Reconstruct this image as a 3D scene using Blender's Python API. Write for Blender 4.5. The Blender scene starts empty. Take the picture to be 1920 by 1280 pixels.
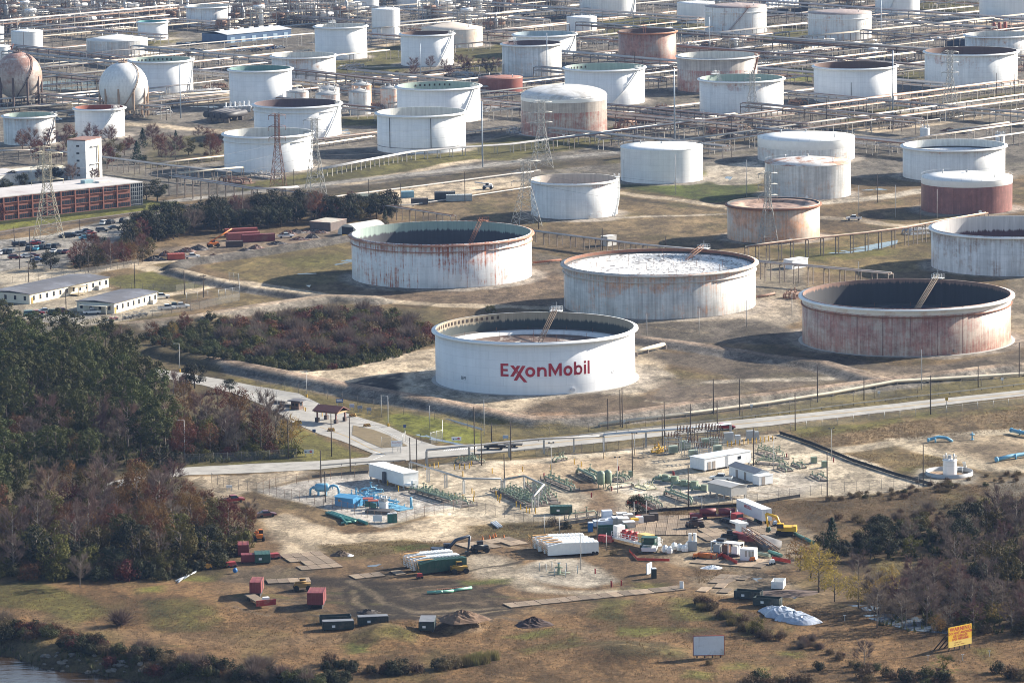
import bpy,math,random
import numpy as np
from mathutils import Vector,Matrix
R=math.radians
sc=bpy.context.scene
col=sc.collection
rng=random.Random(7)
FPX,CAMH,PITCH,ROLL=8060.0,206.0,8.98,-0.8
cam_d=bpy.data.cameras.new('camera');cam=bpy.data.objects.new('camera',cam_d);col.objects.link(cam)
cam_d.sensor_width=36;cam_d.lens=36*FPX/1920
cam_d.clip_start=5;cam_d.clip_end=30000
CM=(Matrix.Rotation(R(90-PITCH),4,'X')@Matrix.Rotation(R(ROLL),4,'Z'))
cam.matrix_world=Matrix.Translation((0,0,CAMH))@CM
sc.camera=cam
SUN_EL,SUN_AZ=24.0,63.0
w=bpy.data.worlds.new('World');sc.world=w;w.use_nodes=True
nt=w.node_tree;bg=nt.nodes['Background']
sky=nt.nodes.new('ShaderNodeTexSky');sky.sky_type='NISHITA';sky.sun_disc=False
sky.sun_elevation=R(SUN_EL);sky.sun_rotation=R(SUN_AZ)
nt.links.new(sky.outputs[0],bg.inputs[0]);bg.inputs[1].default_value=0.078
sd=bpy.data.lights.new('sun','SUN');sd.energy=5.0;sd.angle=R(0.5);sd.color=(1.0,0.925,0.81)
so=bpy.data.objects.new('sun',sd);col.objects.link(so)
sdir=Vector((math.sin(R(SUN_AZ))*math.cos(R(SUN_EL)),math.cos(R(SUN_AZ))*math.cos(R(SUN_EL)),math.sin(R(SUN_EL))))
so.rotation_euler=sdir.to_track_quat('Z','Y').to_euler();so.location=(0,500,600)
vs=sc.view_settings;vs.view_transform='Standard';vs.look='None';vs.gamma=1;vs.use_curve_mapping=False
vs.exposure=1.36
sc.cycles.filter_width=1.0;sc.cycles.max_bounces=5;sc.cycles.diffuse_bounces=3;sc.cycles.glossy_bounces=2
sc.cycles.transmission_bounces=2;sc.cycles.transparent_max_bounces=6;sc.cycles.volume_bounces=0
CR=np.array([[CM[i][j]for j in range(3)]for i in range(3)])
def P(u,v,z=0.0):
 d=CR@np.array([(u-960)/FPX,-(v-640)/FPX,-1.0])
 t=(z-CAMH)/d[2]
 return Vector((d[0]*t,d[1]*t,z))
def proj(p):
 q=CR.T@np.array([p[0],p[1],p[2]-CAMH])
 return 960+FPX*q[0]/-q[2],640-FPX*q[1]/-q[2]
def mpp(u,v):
 return(P(u,v)-Vector((0,0,CAMH))).length/FPX
def htop(u,v,vt):
 p=P(u,v);lo,hi=0.0,120.0
 for _ in range(30):
  m=(lo+hi)/2
  if proj((p.x,p.y,m))[1]>vt:lo=m
  else:hi=m
 return lo
class MB:
 def __init__(s):s.v=[];s.f=[];s.m=[];s.sm=[];s.uv={}
 def face(s,pts,m=0,sm=False):
  b=len(s.v);s.v.extend(tuple(p)for p in pts);s.f.append(tuple(range(b,b+len(pts))));s.m.append(m);s.sm.append(sm)
 def box(s,c,d,rz=0,m=0,taper=1.0):
  x,y,z=d[0]/2,d[1]/2,d[2]/2;ca,sa=math.cos(rz),math.sin(rz);b=len(s.v)
  for k in(-1,1):
   t=taper if k>0 else 1
   for i,j in((-1,-1),(1,-1),(1,1),(-1,1)):
    px,py=i*x*t,j*y*t
    s.v.append((c[0]+px*ca-py*sa,c[1]+px*sa+py*ca,c[2]+k*z))
  for q in((3,2,1,0),(4,5,6,7),(0,1,5,4),(1,2,6,5),(2,3,7,6),(3,0,4,7)):
   s.f.append(tuple(b+i for i in q));s.m.append(m);s.sm.append(False)
  return s
 def ring(s,c,ax,r,n):
  ax=Vector(ax).normalized()
  u=ax.orthogonal().normalized()if abs(ax.z)<.999 else Vector((1,0,0));w_=ax.cross(u)
  b=len(s.v)
  for i in range(n):
   a=2*math.pi*i/n
   s.v.append(tuple(Vector(c)+u*(r*math.cos(a))+w_*(r*math.sin(a))))
  return b
 def tube(s,pts,r,n=6,m=0,sm=True,cap=True):
  pts=[Vector(p)for p in pts];k=len(pts);rr=r if isinstance(r,(list,tuple))else[r]*k;prev=None;ref=None
  for i,p in enumerate(pts):
   if i==0:ax=pts[1]-p
   elif i==k-1:ax=p-pts[i-1]
   else:ax=(pts[i+1]-p).normalized()+(p-pts[i-1]).normalized()
   ax.normalize()
   if ref is None:ref=ax.orthogonal().normalized()
   ref=(ref-ax*ref.dot(ax))
   ref=ref.normalized()if ref.length>1e-6 else ax.orthogonal().normalized()
   w_=ax.cross(ref);b=len(s.v)
   for j in range(n):
    a=2*math.pi*j/n
    s.v.append(tuple(p+ref*(rr[i]*math.cos(a))+w_*(rr[i]*math.sin(a))))
   if prev is not None:
    for j in range(n):
     s.f.append((prev+j,prev+(j+1)%n,b+(j+1)%n,b+j));s.m.append(m);s.sm.append(sm)
   elif cap:s.f.append(tuple(b+j for j in range(n))[::-1]);s.m.append(m);s.sm.append(False)
   prev=b
  if cap:s.f.append(tuple(prev+j for j in range(n)));s.m.append(m);s.sm.append(False)
  return s
 def lathe(s,prof,n=48,m=0,c=(0,0,0),uv=False,sm=True,a0=0,a1=2*math.pi):
  full=abs(a1-a0)>6.28;b=len(s.v);k=len(prof);cols=n if full else n+1
  for i in range(cols):
   a=a0+(a1-a0)*i/n
   for(r,z)in prof:s.v.append((c[0]+r*math.cos(a),c[1]+r*math.sin(a),c[2]+z))
  ms=m if isinstance(m,(list,tuple))else[m]*(k-1)
  for i in range(n):
   i2=(i+1)%cols
   for j in range(k-1):
    if uv:
     ra=max(prof[j][0],prof[j+1][0]);ln=lambda q:q[1]
     ua,ub=(a0+(a1-a0)*i/n)*ra,(a0+(a1-a0)*(i+1)/n)*ra
     s.uv[len(s.f)]=((ua,prof[j][1]),(ub,prof[j][1]),(ub,prof[j+1][1]),(ua,prof[j+1][1]))
    s.f.append((b+i*k+j,b+i2*k+j,b+i2*k+j+1,b+i*k+j+1));s.m.append(ms[j]);s.sm.append(sm)
  return s
 def cyl(s,c,r,h,n=16,m=0,cap=True,top=None):
  t=r if top is None else top
  return s.lathe(([(0.001,0)]if cap else[])+[(r,0),(t,h)]+([(0.001,h)]if cap else[]),n,m,c,sm=False)
 def prism(s,poly,z0,z1,m=0):
  n=len(poly);b=len(s.v)
  for z in(z0,z1):
   for p in poly:s.v.append((p[0],p[1],z))
  s.f.append(tuple(b+i for i in range(n))[::-1]);s.f.append(tuple(b+n+i for i in range(n)))
  for i in range(n):s.f.append((b+i,b+(i+1)%n,b+n+(i+1)%n,b+n+i))
  s.m+=[m]*(n+2);s.sm+=[False]*(n+2)
  return s
 def extr(s,prof,x0,x1,m=0):
  n=len(prof);b=len(s.v)
  for x in(x0,x1):
   for p in prof:s.v.append((x,p[0],p[1]))
  s.f.append(tuple(b+i for i in range(n))[::-1]);s.f.append(tuple(b+n+i for i in range(n)))
  for i in range(n):s.f.append((b+i,b+(i+1)%n,b+n+(i+1)%n,b+n+i))
  s.m+=[m]*(n+2);s.sm+=[False]*(n+2)
  return s
 def mesh(s,name,mats):
  me=bpy.data.meshes.new(name);me.from_pydata(s.v,[],s.f);me.update()
  for q in(mats if isinstance(mats,(list,tuple))else[mats]):me.materials.append(q)
  me.polygons.foreach_set('material_index',s.m);me.polygons.foreach_set('use_smooth',s.sm)
  if s.uv:
   ul=me.uv_layers.new(name='UVMap');li=0;d=ul.data
   for fi,f in enumerate(s.f):
    q=s.uv.get(fi)
    if q:
     for k in range(4):d[li+k].uv=q[k]
    li+=len(f)
  return me
 def build(s,name,mats,parent=None,loc=None,rz=0):
  o=bpy.data.objects.new(name,s.mesh(name,mats));col.objects.link(o)
  if parent is not None:o.parent=parent
  if loc is not None:o.location=loc
  o.rotation_euler=(0,0,rz)
  return o
def tag(o,label,cat,group=None):
 o['label']=label;o['category']=cat
 if group:o['group']=group
 return o
def struct(o,kind='structure'):o['kind']=kind;return o
def thing(name,label,cat,loc=(0,0,0),rz=0,group=None):
 o=bpy.data.objects.new(name,None);col.objects.link(o);o.location=loc;o.rotation_euler=(0,0,rz);o.empty_display_size=.5
 return tag(o,label,cat,group)
def dup(root,loc,rz=0,scale=None,label=None,group=None,mats=None):
 def cp(o,par):
  c=o.copy();col.objects.link(c)
  if par is not None:c.parent=par
  if mats and o.type=='MESH' and o.name.split('.')[0]in mats:
   c.material_slots[0].link='OBJECT';c.material_slots[0].material=mats[o.name.split('.')[0]]
  for ch in o.children:cp(ch,c)
  return c
 r=cp(root,None);r.location=loc;r.rotation_euler=(0,0,rz)
 if scale is not None:r.scale=scale if isinstance(scale,(tuple,list))else(scale,)*3
 if label:r['label']=label
 if group:r['group']=group
 return r
def frame(a,b):
 a,b=Vector(a),Vector(b);d=b-a
 return a,math.atan2(d.y,d.x),math.hypot(d.x,d.y)
_mc={}
def node(nt,t,**kw):
 n=nt.nodes.new(t)
 for k,v in kw.items():
  if k.startswith('i_'):n.inputs[k[2:].replace('_',' ')].default_value=v
  else:setattr(n,k,v)
 return n
def new_mat(name):
 m=bpy.data.materials.new(name);m.use_nodes=True
 return m,m.node_tree,m.node_tree.nodes['Principled BSDF']
def mul(nt,col_out,fac_out):
 x=node(nt,'ShaderNodeMix',data_type='RGBA',blend_type='MULTIPLY');x.inputs[0].default_value=1
 nt.links.new(col_out,x.inputs[6]);nt.links.new(fac_out,x.inputs[7]);return x.outputs[2]
def mixc(nt,f,a,b):
 x=node(nt,'ShaderNodeMix',data_type='RGBA')
 for s_,q in((0,f),(6,a),(7,b)):
  if hasattr(q,'node'):nt.links.new(q,x.inputs[s_])
  else:x.inputs[s_].default_value=q if s_==0 else(*q,1)[:4]
 return x.outputs[2]
def ramp(nt,f,pts):
 r_=node(nt,'ShaderNodeValToRGB');e=r_.color_ramp.elements
 while len(e)<len(pts):e.new(.5)
 for q,(p,c)in zip(e,pts):q.position=p;q.color=(c,c,c,1)if isinstance(c,(int,float))else(*c,1)
 nt.links.new(f,r_.inputs[0]);return r_.outputs[0]
def mat(name,c,rough=.7,metal=0,var=.25,scale=.6,dirt=None,rnd=0,bump=0):
 key=name
 if key in _mc:return _mc[key]
 m,nt,b=new_mat(name);_mc[key]=m
 b.inputs['Roughness'].default_value=rough;b.inputs['Metallic'].default_value=metal
 tc=node(nt,'ShaderNodeTexCoord')
 n1=node(nt,'ShaderNodeTexNoise',i_Scale=scale,i_Detail=6,i_Roughness=.65);nt.links.new(tc.outputs['Object'],n1.inputs[0])
 f=ramp(nt,n1.outputs[0],[(.3,1-var),(.7,1+var*.35)])
 rgb=node(nt,'ShaderNodeRGB');rgb.outputs[0].default_value=(*c,1)
 o=mul(nt,rgb.outputs[0],f)
 if dirt:
  n2=node(nt,'ShaderNodeTexNoise',i_Scale=scale*.5,i_Detail=8,i_Roughness=.7);nt.links.new(tc.outputs['Object'],n2.inputs[0])
  o=mixc(nt,ramp(nt,n2.outputs[0],[(.52,0),(.66,.8)]),o,dirt)
 if rnd:
  oi=node(nt,'ShaderNodeObjectInfo');hs=node(nt,'ShaderNodeMapRange');hs.inputs[3].default_value=1-rnd;hs.inputs[4].default_value=1+rnd
  nt.links.new(oi.outputs['Random'],hs.inputs[0]);o=mul(nt,o,hs.outputs[0])
 nt.links.new(o,b.inputs['Base Color'])
 if bump:
  bp=node(nt,'ShaderNodeBump',i_Strength=bump,i_Distance=.2);nt.links.new(n1.outputs[0],bp.inputs['Height']);nt.links.new(bp.outputs[0],b.inputs['Normal'])
 return m
 # ============ GROUND
def vnoise(x,y,seed=0):
 xi,yi=np.floor(x).astype(np.int64),np.floor(y).astype(np.int64);xf,yf=x-xi,y-yi
 def h(i,j):
  n=(i*374761393+j*668265263+seed*974634777)&0xffffffff
  n=((n^(n>>13))*1274126177)&0xffffffff
  return((n^(n>>16))&0xffff)/65535.0
 u,v=xf*xf*(3-2*xf),yf*yf*(3-2*yf)
 return(h(xi,yi)*(1-u)+h(xi+1,yi)*u)*(1-v)+(h(xi,yi+1)*(1-u)+h(xi+1,yi+1)*u)*v
def fbm(x,y,s,seed=0,o=4):
 t=0;a=.5
 for k in range(o):t=t+a*vnoise(x/s*2**k,y/s*2**k,seed+k*17);a*=.5
 return t/(1-.5**o)-.5
def axis(segs):
 a=[]
 for x0,x1,st in segs:a+=list(np.arange(x0,x1-1e-6,st))
 return np.array(a+[segs[-1][1]])
GX=axis([(-9000,-1500,1500),(-1500,-600,150),(-600,-340,13),(-340,-150,1.7),(-150,150,.75),(150,340,1.7),(340,600,13),(600,1500,150),(1500,9000,1500)])
GY=axis([(-600,600,150),(600,820,10),(820,1130,0.75),(1130,1600,1.5),(1600,2300,2.6),(2300,2900,4),(2900,4000,60),(4000,16000,1500)])
NX,NY=len(GX),len(GY)
X,Y=np.meshgrid(GX,GY);X=X.ravel();Y=Y.ravel()
WX=X+4.5*fbm(X,Y,22,1,3)+1.2*fbm(X,Y,3.5,5,2);WY=Y+13*fbm(X,Y,26,2,3)+3*fbm(X,Y,5,6,2)
COL=np.zeros((len(X),3));COL[:]=(.205,.15,.09);VEG=np.full(len(X),.8);Z=np.zeros(len(X))
def px2w(pts):return np.array([[*P(u,v)[:2]]for u,v in pts])
def seg_d(x,y,pts,closed):
 d=np.full(len(x),1e9);n=len(pts)
 for i in range(n if closed else n-1):
  a,b=pts[i],pts[(i+1)%n];ab=b-a;L=ab@ab+1e-9
  t=np.clip(((x-a[0])*ab[0]+(y-a[1])*ab[1])/L,0,1)
  d=np.minimum(d,np.hypot(x-a[0]-t*ab[0],y-a[1]-t*ab[1]))
 return d
def inside(x,y,pts):
 c=np.zeros(len(x),bool);n=len(pts)
 for i in range(n):
  a,b=pts[i],pts[(i+1)%n]
  if a[1]==b[1]:continue
  k=((a[1]>y)!=(b[1]>y))&(x<(b[0]-a[0])*(y-a[1])/(b[1]-a[1])+a[0]);c^=k
 return c
def field(pts,closed,pad,warp):
 x,y=(WX,WY)if warp else(X,Y)
 k=np.where((x>pts[:,0].min()-pad)&(x<pts[:,0].max()+pad)&(y>pts[:,1].min()-pad)&(y<pts[:,1].max()+pad))[0]
 x,y=x[k],y[k];d=seg_d(x,y,pts,closed)
 if closed:d=np.where(inside(x,y,pts),-d,d)
 return k,d
def sstep(a,b,x):t=np.clip((x-a)/(b-a),0,1);return t*t*(3-2*t)
def lay(k,a,c,veg):
 COL[k]=COL[k]*(1-a[:,None])+np.array(c)*a[:,None];VEG[k]=VEG[k]*(1-a)+veg*a
def poly(pts,c,soft=2.5,veg=.3,warp=True,amt=1.0,patch=0):
 k,d=field(px2w(pts),True,soft+2,warp)
 a=amt*(1-sstep(-soft,soft,d))
 if patch:a=a*sstep(-.12,.14,fbm(X[k],Y[k]*.45,patch,31)+.02)
 lay(k,a,c,veg)
def line(pts,wd,c,soft=1.0,veg=.15,warp=False,amt=1.0):
 k,d=field(px2w(pts),False,wd+soft+2,warp);lay(k,amt*(1-sstep(wd/2-soft,wd/2+soft,d)),c,veg)
def disc(p,r,c,soft=2,veg=.1,amt=1):
 k=np.where((abs(X-p[0])<r+soft+9)&(abs(Y-p[1])<r+soft+9))[0]
 lay(k,amt*(1-sstep(r-soft,r+soft,np.hypot(WX[k]-p[0],WY[k]-p[1]))),c,veg)
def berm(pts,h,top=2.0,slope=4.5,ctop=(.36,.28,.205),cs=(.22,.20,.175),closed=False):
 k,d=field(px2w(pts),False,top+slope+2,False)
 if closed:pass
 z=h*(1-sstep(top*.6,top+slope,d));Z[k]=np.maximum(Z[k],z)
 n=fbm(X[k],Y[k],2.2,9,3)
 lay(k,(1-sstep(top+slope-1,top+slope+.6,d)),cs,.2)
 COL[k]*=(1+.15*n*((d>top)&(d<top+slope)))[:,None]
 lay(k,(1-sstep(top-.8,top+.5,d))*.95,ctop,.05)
def mound(u,v,r,h,c=None,veg=.5):
 p=P(u,v);k=np.where((abs(X-p.x)<r*1.6)&(abs(Y-p.y)<r*1.6))[0]
 d=np.hypot(WX[k]-p.x,(WY[k]-p.y)*.8);Z[k]+=h*(1-sstep(0,r*1.2,d))
 if c:lay(k,1-sstep(r*.7,r*1.05,d),c,veg)
SAND=(.54,.445,.325);PALE=(.46,.405,.33);DIRT=(.235,.18,.13);BROWN=(.18,.125,.07);STRAW=(.22,.155,.08)
GREEN=(.10,.135,.024);LAWN=(.18,.20,.04);MUD=(.030,.022,.016);GREY=(.27,.25,.225);DARK=(.10,.085,.065)
CONC=(.36,.34,.31);OLIVE=(.13,.128,.032)
poly([(-900,-60),(2900,-140),(2900,300),(1900,330),(1000,345),(300,370),(-900,400)],(.185,.165,.14),10,.3)
for q,c,p_ in(([(600,105),(760,82),(760,135),(630,150)],OLIVE,0),([(1105,42),(1330,20),(1330,52),(1200,78),(1110,66)],OLIVE,0),([(850,92),(950,80),(945,140),(850,130)],OLIVE,0),([(1470,128),(1530,130),(1530,155),(1480,152)],LAWN,0),([(1430,35),(1520,30),(1520,75),(1430,80)],OLIVE,20),([(1680,130),(1740,135),(1740,150),(1680,148)],OLIVE,0),([(640,218),(730,212),(730,235),(640,235)],OLIVE,0),([(980,250),(1160,238),(1160,262),(960,300),(900,300),(600,345),(450,360),(450,345),(900,268)],OLIVE,0),([(1580,215),(1920,172),(1920,180),(1580,232)],OLIVE,0),([(1050,165),(1270,160),(1270,180),(1050,185)],OLIVE,25),([(200,55),(330,62),(330,80),(200,110)],OLIVE,20),([(270,258),(420,250),(420,300),(280,315)],(.13,.12,.07),0),([(560,150),(720,150),(740,170),(560,168)],STRAW,0),([(1700,5),(1840,0),(1840,20),(1740,25)],OLIVE,0)):
 poly(q,c,4,.8,True,.9,p_)
for q,wd in(([(640,100),(760,78),(950,62),(1060,45),(1300,22)],9),([(200,205),(420,188),(430,175)],9),([(1240,108),(1530,78),(1700,62),(1900,40)],8),([(540,118),(660,104)],8),([(230,232),(420,248)],12),([(600,130),(940,115)],6),([(1060,150),(1160,140)],8),([(0,78),(230,55),(420,38)],9),([(1600,245),(1760,225),(1920,205)],26),([(640,345),(900,300)],8)):
 line(q,wd,SAND,2,.1,True)
line([(300,380),(542,352),(815,322),(960,304),(1165,285),(1285,264),(1540,226),(1920,184),(2200,150)],9,CONC,1)
line([(520,372),(620,360),(960,318),(1170,299),(1290,279),(1560,242),(1920,200)],17,(.115,.095,.065),3,.9,True)
poly([(600,374),(700,356),(960,331),(990,338),(985,348),(800,377),(770,388),(620,388)],SAND,2,.1)
poly([(760,392),(985,350),(1170,352),(1365,388),(1365,450),(1060,445),(1010,470),(900,430)],(.215,.165,.10),3,.8)
poly([(1165,345),(1330,318),(1420,322),(1430,372),(1330,378),(1170,352)],GREEN,3,.9)
poly([(1395,455),(1760,430),(1750,500),(1620,520),(1420,500)],(.225,.175,.085),3,.9)
poly([(1440,470),(1745,452),(1745,470),(1560,492)],OLIVE,3,.9,True,1,14)
line([(1165,362),(1270,374),(1365,388),(1420,400)],7,SAND,1,.1,True)
line([(1165,370),(1365,396)],5,(.11,.09,.06),1.5,.8,True)
line([(1090,409),(1200,407),(1370,402)],4,PALE,1.5,.1,True)
line([(1540,408),(1640,418),(1700,424),(1760,416)],8,SAND,1.5,.1,True);line([(1535,382),(1640,372),(1730,355)],11,PALE,2,.1,True)
poly([(1320,312),(1430,300),(1430,345),(1350,345),(1320,335)],PALE,2,.1)
poly([(380,500),(655,448),(668,520),(560,545),(500,535)],(.20,.16,.075),2,.9)
poly([(430,497),(640,462),(660,505),(520,520)],OLIVE,3,.9,True,.8,18)
poly([(640,540),(1000,490),(1060,500),(1060,575),(860,570),(700,560)],(.20,.145,.10),3,.15)
poly([(1000,470),(1065,480),(1060,520),(1000,500)],(.15,.12,.09),3,.2)
poly([(1060,560),(1420,520),(1500,560),(1510,600),(1420,640),(1200,640)],(.34,.29,.23),3,.1)
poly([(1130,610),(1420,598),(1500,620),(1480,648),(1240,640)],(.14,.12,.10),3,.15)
poly([(1420,480),(1520,500),(1520,560),(1420,560)],(.26,.22,.165),3,.3)
poly([(1880,520),(1990,500),(1990,640),(1890,640)],(.27,.22,.16),3,.2)
poly([(-200,470),(95,440),(230,405),(420,390),(430,402),(250,425),(215,455),(130,492),(120,510),(-200,545)],CONC,1,.05,False)
poly([(-60,398),(270,378),(330,380),(330,390),(240,402),(-60,440)],LAWN,1,.7)
line([(-60,450),(70,428),(420,380)],5,(.11,.085,.065),1,.2)
poly([(-60,322),(60,310),(140,322),(140,345),(-60,360)],PALE,2,.1)
line([(180,508),(250,497),(300,490),(370,483),(480,468),(625,450),(660,443)],8,SAND,.8,.05,True)
poly([(280,470),(420,447),(650,425),(660,440),(480,466),(330,486)],DIRT,2,.1)
line([(272,502),(325,515),(400,526),(450,530),(482,539),(560,549),(605,555)],10,SAND,.8,.05,True)
line([(410,530),(345,547),(285,556)],8,SAND,.8,.05,True)
poly([(200,525),(285,508),(395,533),(345,543),(300,548),(250,552)],OLIVE,2,.8)
poly([(-40,520),(60,500),(180,508),(210,545),(290,552),(350,575),(250,598),(120,615),(30,600),(-40,560)],(.45,.39,.30),2,.05)
poly([(40,578),(130,582),(190,590),(130,608),(50,604)],CONC,1,.05)
poly([(395,540),(440,535),(600,556),(480,580),(400,572)],(.215,.17,.09),2,.8)
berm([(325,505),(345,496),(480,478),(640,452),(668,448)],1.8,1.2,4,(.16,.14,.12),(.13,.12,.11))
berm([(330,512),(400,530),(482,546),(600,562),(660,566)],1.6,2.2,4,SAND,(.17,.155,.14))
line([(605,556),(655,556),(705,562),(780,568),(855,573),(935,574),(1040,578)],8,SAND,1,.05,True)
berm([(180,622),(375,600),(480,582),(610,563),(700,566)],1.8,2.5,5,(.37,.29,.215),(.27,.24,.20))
poly([(315,665),(330,610),(480,590),(640,570),(830,580),(830,640),(640,690),(480,690)],(.12,.10,.055),3,.9)
poly([(470,695),(640,688),(817,648),(1060,640),(1200,640),(1260,665),(1230,720),(1190,760),(960,785),(800,755),(640,725)],SAND,2,.05)
disc(P(1004,709),40,(.50,.44,.36),2,.05,.95)
poly([(636,722),(700,702),(752,693),(760,705),(742,722),(760,738),(830,756),(860,766),(760,752)],(.055,.05,.05),1.5,.1)  # lettered tank's cast shadow painted dark into the gravel on its left
poly([(1195,655),(1330,662),(1600,695),(1610,712),(1430,736),(1300,690),(1230,680)],(.13,.105,.083),4,.3,True,.95)
poly([(1240,705),(1440,715),(1600,712),(1430,738),(1320,750),(1190,770)],(.17,.135,.105),4,.3)
poly([(1110,735),(1245,750),(1200,770),(1100,782),(960,775),(1010,755)],(.11,.085,.065),4,.4,True,.9)
line([(1330,716),(1470,714),(1590,708)],5,PALE,1.5,.05,True)
poly([(980,775),(1060,770),(1110,778),(1050,786)],(.30,.20,.13),3,.2)
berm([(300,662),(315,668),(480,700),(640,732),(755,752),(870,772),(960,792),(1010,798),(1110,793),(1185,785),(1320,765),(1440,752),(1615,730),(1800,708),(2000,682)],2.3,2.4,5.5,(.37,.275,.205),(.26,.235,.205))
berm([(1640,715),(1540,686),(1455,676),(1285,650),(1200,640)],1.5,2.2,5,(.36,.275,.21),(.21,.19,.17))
poly([(1620,712),(1640,690),(1720,690),(1960,660),(1960,690),(1700,722)],(.34,.265,.195),2,.1)
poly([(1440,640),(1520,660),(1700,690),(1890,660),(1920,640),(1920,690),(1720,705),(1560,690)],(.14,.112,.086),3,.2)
poly([(300,672),(480,712),(640,745),(760,768),(900,790),(1000,806),(1110,802),(1320,778),(1920,704),(1990,700),(1990,722),(1440,782),(1200,804),(960,830),(830,830),(640,770),(480,724),(300,690)],(.195,.165,.07),1.5,.8)
poly([(728,778),(758,775),(830,790),(908,812),(905,834),(840,830),(800,818),(740,800)],LAWN,1.5,.6)
poly([(560,795),(640,833),(690,850),(600,864),(480,868),(400,872),(350,876),(470,850)],(.17,.165,.05),1.5,.8)
poly([(960,846),(1200,823),(1440,799),(1680,771),(1920,743),(1990,736),(1990,752),(1500,802),(1230,832),(980,858),(700,884),(640,878),(860,856)],(.20,.165,.085),1.5,.8)
poly([(470,920),(640,890),(830,868),(1000,858),(1230,834),(1470,812),(1500,820),(1745,908),(1600,926),(1300,946),(1150,972),(1000,988),(800,968),(740,982),(600,952),(500,930)],(.60,.515,.395),1.5,.05)
poly([(478,922),(640,890),(690,885),(800,915),(868,947),(780,966),(720,985),(600,951)],(.46,.43,.395),1,.03)
poly([(960,870),(1180,850),(1240,850),(1180,885),(1000,905),(900,890)],(.58,.445,.30),4,.05,True,.8)
poly([(1180,900),(1330,890),(1440,880),(1560,900),(1500,925),(1240,942),(1150,925)],(.56,.505,.43),3,.03)
poly([(1040,900),(1100,898),(1140,925),(1172,950),(1165,965),(1090,965),(1105,935),(1060,915)],(.20,.135,.085),2.5,.1)
poly([(600,868),(690,862),(700,880),(640,884),(540,892),(560,880)],(.17,.14,.08),1,.8)
poly([(345,892),(500,888),(556,880),(590,886),(545,902),(480,918),(400,945),(358,935)],SAND,1.5,.05)
poly([(1470,812),(1500,806),(1990,752),(1990,800),(1760,815),(1560,838)],(.24,.175,.105),2,1)
poly([(1480,800),(1620,792),(1700,780),(1700,790),(1560,815),(1500,820)],OLIVE,2,1,True,.9)
poly([(1720,775),(1990,756),(1990,765),(1720,787)],OLIVE,3,1,True,.9,12)
line([(1550,842),(1620,836),(1760,818),(1990,800)],9,(.43,.365,.27),1.5,.05,True)
line([(1700,824),(1760,848),(1830,868),(1900,876),(1990,868)],11,(.44,.37,.27),2,.05,True)
poly([(1720,830),(1800,814),(1920,818),(1990,830),(1990,858),(1880,872),(1800,852)],(.36,.285,.195),3,.1)
poly([(1790,838),(1860,832),(1960,840),(1960,852),(1850,860)],(.22,.165,.11),4,.2,True,.7)
poly([(1580,848),(1650,842),(1730,850),(1800,868),(1770,890),(1690,885)],(.23,.175,.09),2,.9)
poly([(1680,878),(1770,870),(1770,892),(1700,890)],OLIVE,2,.9,True,.9,8)
poly([(1720,878),(1790,872),(1840,885),(1830,905),(1760,915),(1710,900)],(.33,.295,.24),2,.1)
poly([(1300,950),(1600,930),(1740,914),(1990,890),(1990,1000),(1560,1010),(1480,960)],(.185,.125,.07),3,1)
poly([(1840,905),(1990,880),(1990,925),(1850,935)],(.17,.165,.15),3,.2,True,.8)
poly([(-300,1150),(120,1090),(420,1090),(640,1160),(900,1160),(1300,1110),(1460,1130),(1990,1190),(1990,1340),(-300,1340)],(.22,.135,.068),5,.8)
disc(P(1780,889),40*mpp(1780,889),(.30,.21,.145),1,.05)
poly([(380,1000),(640,985),(980,985),(1160,972),(1480,960),(1560,1020),(1480,1100),(1280,1120),(900,1150),(560,1160),(400,1110)],(.17,.115,.068),4,.4)
poly([(484,974),(530,962),(570,975),(640,1000),(720,992),(790,975),(850,965),(960,982),(945,998),(870,1008),(760,1016),(640,1018),(590,1034),(540,1036),(515,1010)],SAND,2,.05)
poly([(600,1020),(760,1008),(830,1015),(820,1030),(640,1045)],(.175,.135,.065),2,.9)
poly([(745,1022),(800,1016),(830,1022),(760,1032)],GREEN,2,1)
poly([(880,985),(1000,980),(1150,985),(1120,1010),(960,1012),(880,1005)],(.19,.145,.075),3,.9)
poly([(985,1062),(1030,1050),(1080,1052),(1128,1068),(1160,1088),(1090,1098),(1010,1090),(960,1078)],(.42,.375,.31),2,.05)
poly([(865,1045),(900,1040),(960,1055),(1000,1092),(1060,1108),(1170,1100),(1230,1104),(1100,1115),(980,1105),(900,1080)],(.38,.325,.25),2.5,.05)
poly([(480,1076),(610,1082),(720,1083),(830,1078),(880,1085),(930,1120),(980,1148),(860,1160),(700,1168),(650,1150),(640,1100),(500,1095)],MUD,3,.2,True,.95)
poly([(500,1090),(640,1096),(760,1092),(900,1100),(950,1130),(830,1150),(660,1140),(560,1100)],(.095,.07,.046),1.2,.3,True,.45,5)
r_=random.Random(12)
for k in range(46):
 u,v=r_.uniform(430,930),r_.uniform(1072,1160);a=r_.uniform(-.5,.5)if k%3 else r_.uniform(-1.6,1.6);L=r_.uniform(40,170);b=r_.uniform(-.5,.5);c=r_.choice(((.035,.026,.019),(.05,.037,.026),(.15,.11,.072),(.10,.075,.05)))
 for o in(0,2.1):line([(u+L*t*math.cos(a+b*t),v+o+L*t*.16*math.sin(a+b*t)*2)for t in(0,.2,.4,.6,.8,1)],r_.uniform(.6,1.3),c,.45,.1,True,.8)
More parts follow.
